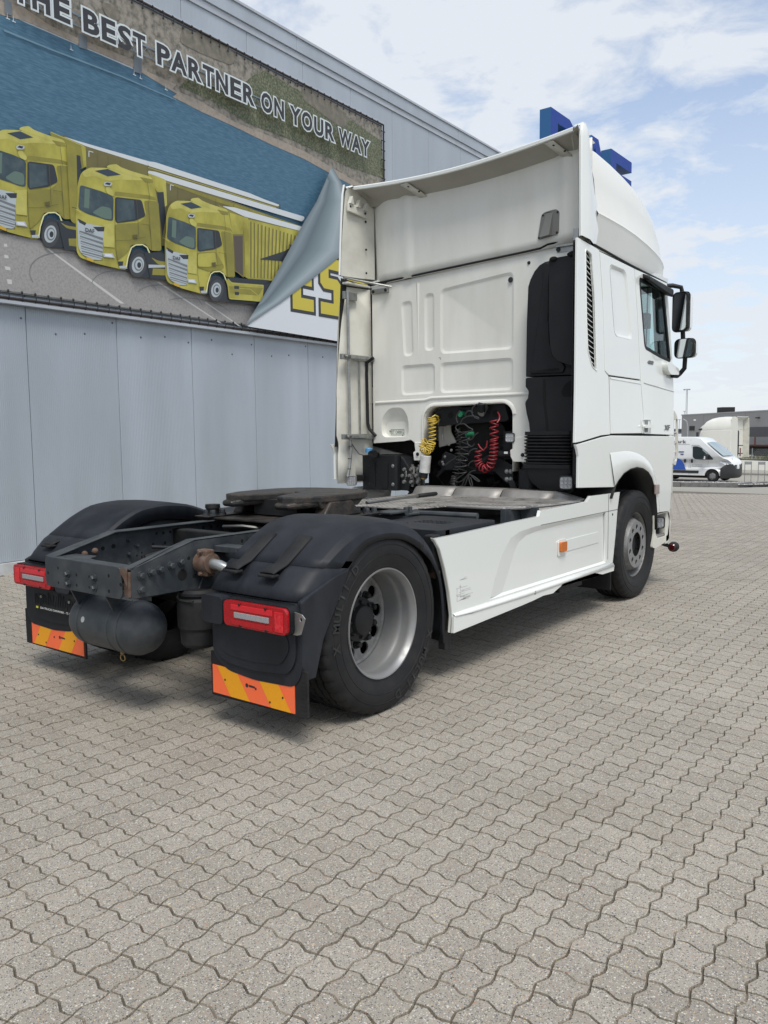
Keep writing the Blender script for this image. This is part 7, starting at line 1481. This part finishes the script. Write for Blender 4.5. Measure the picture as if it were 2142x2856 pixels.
put_text('lettering', 'DAF', lambda u, v, d: (.62+u*.9, .45+u*.8, 1.27+v*.8-.06*u), .30, .10, mat('van_navy', (.03, .05, .16), .4), van, offset=.02)
m = M(); m.box(-.38, -.22, -.32, -.06, 1.28, 1.62); m.build('mirror', VB, van, ang=0, bevel=.05, bseg=3); m = M(); m.box(-.385, -.30, -.33, -.15, 1.30, 1.48); m.build('mirror_cap', VW, van, ang=0, bevel=.02)
m = M(); m.box(-.38, -.22, 2.09, 2.35, 1.28, 1.62); m.build('mirror', VB, van, ang=0, bevel=.05, bseg=3)
def small_wheel(par, x, y, z, r, w, s, rimr=.6):
    e = empty('wheel', (x, y, z)); e.parent = par
    a = M(); a.lathe([(r*.58, s*w*.9), (r*.7, s*w), (r*.93, s*w*.95), (r, s*w*.7), (r, -s*w*.7), (r*.9, -s*w)], (0, 0, 0), 1, 36); a.build('tyre', RUBBER, e, ang=30)
    a = M(); a.lathe([(r*.60, s*w*.9), (r*.56, s*w*.6), (r*.5, s*w*.75), (r*.30, s*w*.95), (r*.28, s*w*.8), (r*.12, s*w*.85), (0, s*w*.85)], (0, 0, 0), 1, 30); a.build('rim', SILVER, e, ang=30)
    for k in range(6): t = k*math.pi/3; a = M(); a.lathe([(0, s*.004), (r*.08, s*.003), (r*.09, 0)], (r*.42*math.cos(t), s*w*.80, r*.42*math.sin(t)), 1, 8); a.build('rim_hole', HOLE, e, ang=0)
for x in (0, -3.04):
    small_wheel(van, x, .13, .345, .345, .11, -1); small_wheel(van, x, 1.90, .345, .345, .11, 1)
m = M(); m.box(-3.9, .8, .3, 1.75, .2, .36); m.build('underbody', DARKM, van, ang=0)

# ---- second tractor unit, parked behind the van, facing left
tp_ = far('V', 1212, 55.0, 1100); TH = math.radians(176)
tr = empty('tractor_truck', (tp_[0], tp_[1], gz(tp_[1])), 'cream white high-roof tractor unit parked behind the delivery van, facing left', 'truck', rz=TH)
TW = mat('cream_truck_paint', (.80, .79, .72), .35, coat=.5, noise=(1.5, .3, (.70, .68, .60)))
# local x forward (rear of the cab at 0), near side at y = +; heading left so local +y points towards us? side nearest the camera is y=+0
def tsk(poly, d, name, m_, y0=0.0): q = M(); q.sheet(poly, lambda x, z: (x, y0+d+(-.03*max(0, z-1.6)), z)); return q.build(name, m_, tr, ang=0, recalc=False)
cabp = [(0, 1.05), (.72, 1.02), (.80, 1.15), (.98, 1.28), (1.25, 1.30), (1.48, 1.18), (1.62, .9), (1.66, .55), (2.2, .50), (2.24, 1.4), (2.22, 2.2), (2.02, 2.95), (0, 2.98)]
m = M(); m.prism(cabp, 1, -2.44, 0); m.build('cab', TW, tr, ang=0, bevel=.04)
m = M(); rows = []
for x, w, zt_ in ((-.0, 1.20, 3.82), (.5, 1.20, 3.86), (1.0, 1.2, 3.82), (1.4, 1.18, 3.74), (1.75, 1.14, 3.58), (2.02, 1.05, 3.30), (2.15, .98, 3.02)):
    rows.append([(x, -1.22+a*w/1.2, z) for a, z in ((1.20, 2.98), (1.21, 3.12), (1.16, 3.2+(zt_-3.2)*.55), (1.02, zt_-.06), (.8, zt_), (0, zt_+.01), (-.8, zt_), (-1.02, zt_-.06), (-1.16, 3.2+(zt_-3.2)*.55), (-1.21, 3.12), (-1.20, 2.98))])
m.grid(rows); m.add(rows[0], [tuple(range(11))]); m.build('roof_fairing', TW, tr, ang=35)
m = M(); m.prism([(2.02, 2.93), (2.24, 2.98), (2.22, 3.06), (2.0, 3.12)], 1, -2.3, -.12); m.build('sun_visor', VB, tr, ang=0, bevel=.01)
m = M(); m.prism([(0, 1.05), (-.42, 1.10), (-.40, 2.98), (-.36, 3.75), (-.22, 3.86), (.0, 3.84)], 1, -.06, -.02); m.build('side_fin', TW, tr, ang=0, bevel=.01)
m = M(); m.prism([(0, 1.05), (-.42, 1.10), (-.40, 2.98), (-.36, 3.75), (-.22, 3.86), (.0, 3.84)], 1, -2.42, -2.38); m.build('side_fin', GRIME, tr, ang=0, bevel=.01)
m = M(); m.grid([[(-.02, -2.4, 3.80), (-.02, -.04, 3.82)], [(-.30, -2.4, 3.86), (-.30, -.04, 3.87)], [(-.34, -2.4, 3.84), (-.34, -.04, 3.85)], [(-.05, -2.4, 3.66), (-.05, -.04, 3.66)]]); m.build('roof_spoiler', TW, tr, ang=30)
m = M(); m.prism(rounded([(-.75, 1.3), (-.72, 2.9), (-.30, 2.98), (-.12, 2.8), (-.12, 1.3)], .1), 0, -.28, -.03); m.build('intake_duct', VB, tr, ang=0, bevel=.05)
tsk(rounded([(1.18, 2.88), (2.00, 2.84), (2.10, 2.35), (1.95, 2.22), (1.22, 2.30)], .04), .012, 'side_window', mat('dark_van_glass', (.03, .04, .045), .06, coat=.5))
tsk(rrect(.38, .90, 2.22, 2.90, .08), .010, 'pressed_panel', TW)
for pl in ([(1.10, 1.35), (1.112, 1.35), (1.112, 2.95), (1.10, 2.95)], [(.2, 1.55), (2.2, 1.55), (2.2, 1.565), (.2, 1.565)], [(.20, 1.6), (.212, 1.6), (.212, 2.95), (.20, 2.95)], [(0.0, 2.975), (2.05, 2.955), (2.05, 2.975), (0.0, 2.995)]): tsk(pl, .006, 'shut_line', LN)
tsk([(.28, 2.12), (.30, 2.18), (1.0, 2.16), (1.0, 2.145)], .01, 'crease', LN)
for s_ in (1, -1): m = M(); y_ = (.25 if s_ > 0 else -2.69); m.prism(rrect(y_-.11, y_+.11, 2.25, 2.85, .05), 0, 2.1, 2.2); m.build('mirror', VB, tr, ang=0, bevel=.03)
m = M(); m.box(-3.4, -.1, -1.62, -.82, .72, .98); m.build('chassis', DARKM, tr, ang=0)
m = M(); m.prism([(-.10, .98), (-2.72, .92), (-2.68, .30), (.70, .32), (.72, .98)], 1, -.05, -.02); m.build('side_fairing', TW, tr, ang=0, bevel=.01)
m = M(); m.prism([(-.10, .98), (-2.72, .92), (-2.68, .30), (.70, .32), (.72, .98)], 1, -2.42, -2.39); m.build('side_fairing', TW, tr, ang=0)
def tw(x, y, s_):
    e = empty('wheel', (x, y, .51)); e.parent = tr; a = M(); a.lathe([(.30, s_*.10), (.36, s_*.145), (.46, s_*.15), (.51, s_*.12), (.51, -s_*.15)], (0, 0, 0), 1, 36); a.build('tyre', RUBBER, e, ang=30)
    a = M(); a.lathe([(.305, s_*.12), (.27, s_*.0), (.18, s_*.05), (.10, s_*.10), (0, s_*.10)], (0, 0, 0), 1, 28); a.build('rim', SILVER, e, ang=30)
for x in (1.12, -3.2): tw(x, -.17, 1); tw(x, -2.27, -1)
m = M(); rows = [[(-3.2+.62*math.cos(t), y, .5+.60*math.sin(t)) for y in (-.02, -.6)] for t in np.linspace(math.pi*1.05, 0, 14)]; m.grid(rows); m.build('rear_fender', VB, tr, ang=40, thick=.02)
m = M(); m.cyl((-.35, -.35, 1.2), (-.35, -.35, 2.6), .02, 8); m.box(-.5, -.3, -.9, -.3, 1.9, 1.95); m.box(-.5, -.3, -.9, -.3, 1.35, 1.4); m.build('catwalk_ladder', DARKM, tr, ang=0)
m = M(); m.tube([(-.3+.03*math.cos(k*.6), -1.0+.10*math.sin(k*.6), 1.75-k*.008) for k in range(70)], .02, 6); m.build('air_hose', RHOSE, tr)

# ---- flatbed trailer behind
ta, tb = far('V', 1330, 78, 800), far('V', 2300, 70, 800); TL = math.hypot(tb[0]-ta[0], tb[1]-ta[1])
tl = empty('flatbed_trailer', (ta[0], ta[1], gz(ta[1])), 'grey drop-side trailer with rust-red stakes standing before the far grey building', 'trailer', rz=math.atan2(tb[1]-ta[1], tb[0]-ta[0]))
zA = lambda y: farz('V', y, 75, 1500)-gz(60)
m = M(); m.box(0, TL, 0, .05, zA(808), zA(718)); m.build('side_board', mat('trailer_grey', (.21, .215, .22), .5, noise=(2, .5, (.15, .15, .155))), tl, ang=0)
m = M(); m.box(0, TL, -.03, 2.4, zA(828), zA(808)); m.build('bed_frame', mat('rust_red', (.10, .035, .025), .7), tl, ang=0)
for k in range(9): m = M(); x = 3.0*k*.97+1.7; m.box(x, x+.10, -.06, 0, zA(820), zA(712)); m.build('stake', mat('stake_red', (.16, .03, .025), .6), tl, ang=0)
for k in range(3):
    e = empty('wheel', (4.9+1.35*k, .2, .50)); e.parent = tl; a = M(); a.lathe([(.30, -.10), (.46, -.13), (.50, -.1), (.50, .13)], (0, 0, 0), 1, 28); a.build('tyre', RUBBER, e); a = M(); a.lathe([(.30, -.10), (.2, -.02), (.1, -.12), (0, -.12)], (0, 0, 0), 1, 20); a.build('rim', SILVER, e)
m = M(); m.box(1.6, 3.6, .0, .6, .55, .95); m.build('toolbox', DARKM, tl, ang=0); m = M(); m.box(0, TL, .6, 1.8, .62, zA(826)); m.build('under_frame', DARKM, tl, ang=0)

# ---- chain-link fence
fa_, fb_ = far('V', 1300, 64, 900), far('V', 2400, 62, 900); FLn = math.hypot(fb_[0]-fa_[0], fb_[1]-fa_[1]); fh = 1.5
fe = empty('chain_link_fence', (fa_[0], fa_[1], gz(fa_[1])), 'low galvanised chain-link fence in front of the flatbed trailer', 'fence', rz=math.atan2(fb_[1]-fa_[1], fb_[0]-fa_[0]))
ZN = mat('zinc_wire', (.30, .31, .31), .5, metal=.6)
for k in range(int(FLn/2.5)+1): m = M(); m.cyl((k*2.5+1.05, 0, 0), (k*2.5+1.05, 0, fh+.05), .035, 8); m.build('fence_post', ZN, fe)
m = M(); k = 0
while k*.12 < FLn:
    x = k*.12
    m.add([(x, 0, 0), (x+.012, 0, 0), (x+fh+.012, 0, fh), (x+fh, 0, fh)], [(0, 1, 2, 3)]); m.add([(x+fh, .002, 0), (x+fh+.012, .002, 0), (x+.012, .002, fh), (x, .002, fh)], [(0, 1, 2, 3)]); k += 1
wm = m.build('wire_mesh', ZN, fe, ang=0, recalc=False); wm['kind'] = 'stuff'

# ---- galvanised hoops on the gravel
def hoop(x, label):
    p = far('V', x, 41.5, 1190); e = empty('hoop_barrier', (p[0], p[1], gz(p[1])+.08), label, 'barrier', 'steel hoops on the gravel strip')
    e.rotation_euler = (0, 0, math.radians(12))
    for d in (-.15, .15): m = M(); m.box(d-.016, d+.016, -.02, .02, 0, 1.10); m.build('post', STEEL, e, ang=0)
    m = M(); m.box(-.15, .15, -.02, .02, 1.08, 1.10); m.build('top_rail', STEEL, e, ang=0); m = M(); m.box(-.134, .134, -.012, .012, .95, 1.07); m.build('plate', mat('hoop_plate', (.33, .34, .35), .5, metal=.4), e, ang=0)
hoop(1420, 'galvanised steel hoop with top plate on the gravel, just right of the van nose'); hoop(1580, 'galvanised steel hoop with top plate on the gravel, farther right, by the truck rear wheel')

# ---- far grey hall
ga, gb_ = far('V', 637, 130, 640), far('V', 3000, 84, 640); GL = math.hypot(gb_[0]-ga[0], gb_[1]-ga[1]); Zt = farz('V', 461, 130, 640)
hall = empty('grey_hall', (ga[0], ga[1], -1.45), 'distant flat-roofed grey hall with a dark roller door and a black box on its roof', 'building', rz=math.atan2(gb_[1]-ga[1], gb_[0]-ga[0]))
HG = mat('hall_grey', (.30, .292, .288), .6, noise=(.3, .3, (.27, .262, .258))); H = Zt+1.45
seams = [0]
def along(x):      # distance along the hall front seen at a crop column
    d = ray('V', x, 640); u = Vector((gb_[0]-ga[0], gb_[1]-ga[1])).normalized(); n = Vector((-u.y, u.x)); o = Vector((ga[0]-CAM[0], ga[1]-CAM[1])); D2 = Vector((d[0], d[1])); t = o.dot(n)/D2.dot(n); return (D2*t-o).dot(u), t
cols = [0, along(895)[0], along(1390)[0]]; st_ = cols[2]-cols[1]
while cols[-1] < GL: cols.append(cols[-1]+st_)
for a, b in zip(cols, cols[1:]): m = M(); m.box(a+.03, b-.03, 0, .3, 0, H); m.build('wall_panel', HG, hall, ang=0)
m = M(); m.box(0, GL, .31, 30, 0, H-.2); m.box(0, GL, .31, 30, H-.19, H-.1); m.build('hall_body', HG, hall, ang=0)
m = M(); m.box(-.1, GL, -.08, .32, H, H+.15); m.build('roof_edge', mat('roof_edge_light', (.36, .36, .36), .5), hall, ang=0)
def hz_(y, x): a, t = along(x); return farz('V', y, t, x)+1.45
a0, a1 = along(733)[0], along(792)[0]; m = M(); m.box(a0, a1, -.06, 0, hz_(643, 760), hz_(585, 760)); m.build('window', DARKM, hall, ang=0)
m = M(); m.box(a0-.1, a1+.1, -.09, -.06, hz_(645, 760), hz_(640, 760)); m.build('window_sill', HG, hall, ang=0)
a0, a1 = along(1432)[0], along(1700)[0]; m = M(); m.box(a0, a1, -.08, 0, hz_(712, 1500), hz_(597, 1500)); m.build('roller_door', mat('door_dark_grey', (.065, .067, .075), .5), hall, ang=0)
for k in range(6): z = hz_(712, 1500)+(hz_(597, 1500)-hz_(712, 1500))*(k+.9)/6.5; m = M(); m.box(a0, a1, -.10, -.08, z, z+.03); m.build('door_slat', mat('door_dark_grey2', (.05, .05, .055), .5), hall, ang=0)
a0, a1 = along(898)[0], along(955)[0]; m = M(); m.box(a0, a1, 2, 4, H-.2, H+1.0); m.build('roof_box', DARKM, hall, ang=0)
a0 = along(1545)[0]; m = M(); m.box(a0-.3, a0+.3, -.35, 0, hz_(494, 1545), hz_(482, 1545)); m.build('wall_lamp', DARKM, hall, ang=0)
# low dark-blue hall to the left of it
p = far('V', 560, 150, 640); lh = empty('low_hall', (p[0], p[1], -1.45), 'low slate-blue hall just left of the grey hall, far away', 'building', rz=math.radians(15))
zt2 = farz('V', 618, 150, 600)+1.45; m = M(); m.box(-6, 12, 0, 8, 0, zt2-.25); m.build('wall', mat('slate_wall', (.10, .12, .16), .6), lh, ang=0); m = M(); m.box(-6.2, 12.2, -.2, 8, zt2-.25, zt2); m.build('roof', mat('slate_roof', (.06, .075, .10), .6), lh, ang=0)
m = M(); m.box(0, 2.4, -.1, 0, zt2-1.6, zt2-.9); m.build('white_band', VW, lh, ang=0)
# ---- masts and lamps
MS = mat('mast_steel', (.36, .38, .40), .5, metal=.3)
def mast(name, x, y_top, t, r, label, cat, head, group=None):
    p = far('V', x, t, 640); zt_ = farz('V', y_top, t, x)+1.45; e = empty(name, (p[0], p[1], -1.45), label, cat, group); head(e, zt_, t); return e
def px2(n, t): return n/4.232*t/FPX      # metres of n crop pixels
def head_twin(e, z, t):
    for k, (u, w) in enumerate(((-6, 3), (8, 4))): m = M(); m.cyl((px2(u, t), 0, 0), (px2(u*.9, t), 0, z), px2(w, t), 8); m.build('pole', MS, e)
    m = M(); m.box(-px2(35, t), px2(37, t), -.2, .2, z-px2(6, t), z); m.build('cross_arm', MS, e, ang=0)
    for u in (-30, 28): m = M(); m.box(px2(u-6, t), px2(u+6, t), -.5, .5, z-px2(14, t), z-px2(6, t)); m.build('floodlight', MS, e, ang=0)
mast('floodlight_mast', 690, 150, 210, .3, 'very tall twin-pole floodlight mast rising above the grey hall', 'mast', head_twin)
def head_small(e, z, t): 
    m = M(); m.cyl((0, 0, 0), (0, 0, z), px2(3, t), 8); m.build('pole', MS, e); m = M(); m.box(-px2(14, t), px2(14, t), -.3, .3, z-px2(6, t), z); m.build('lamp_head', MS, e, ang=0)
mast('street_lamp', 668, 408, 260, .2, 'small distant lamp post standing just left of the foot of the twin-pole mast', 'street lamp', head_small)
mast('street_lamp', 611, 507, 170, .2, 'thin T-headed lamp post above the low slate-blue hall', 'street lamp', head_small)
def head_curve(e, z, t):
    m = M(); m.tube([(0, 0, 0), (0, 0, z-1), (-.15, 0, z-.3), (-.6, 0, z)], .08, 8); m.build('pole', MS, e); m = M(); m.ell((.9, 0, z-px2(15, t)), (px2(15, t), .2, px2(8, t)), 12, 8); m.build('lamp_head', VW, e)
mast('street_lamp', 710, 503, 110, .2, 'curved lamp post with a white head in front of the grey hall', 'street lamp', head_curve)
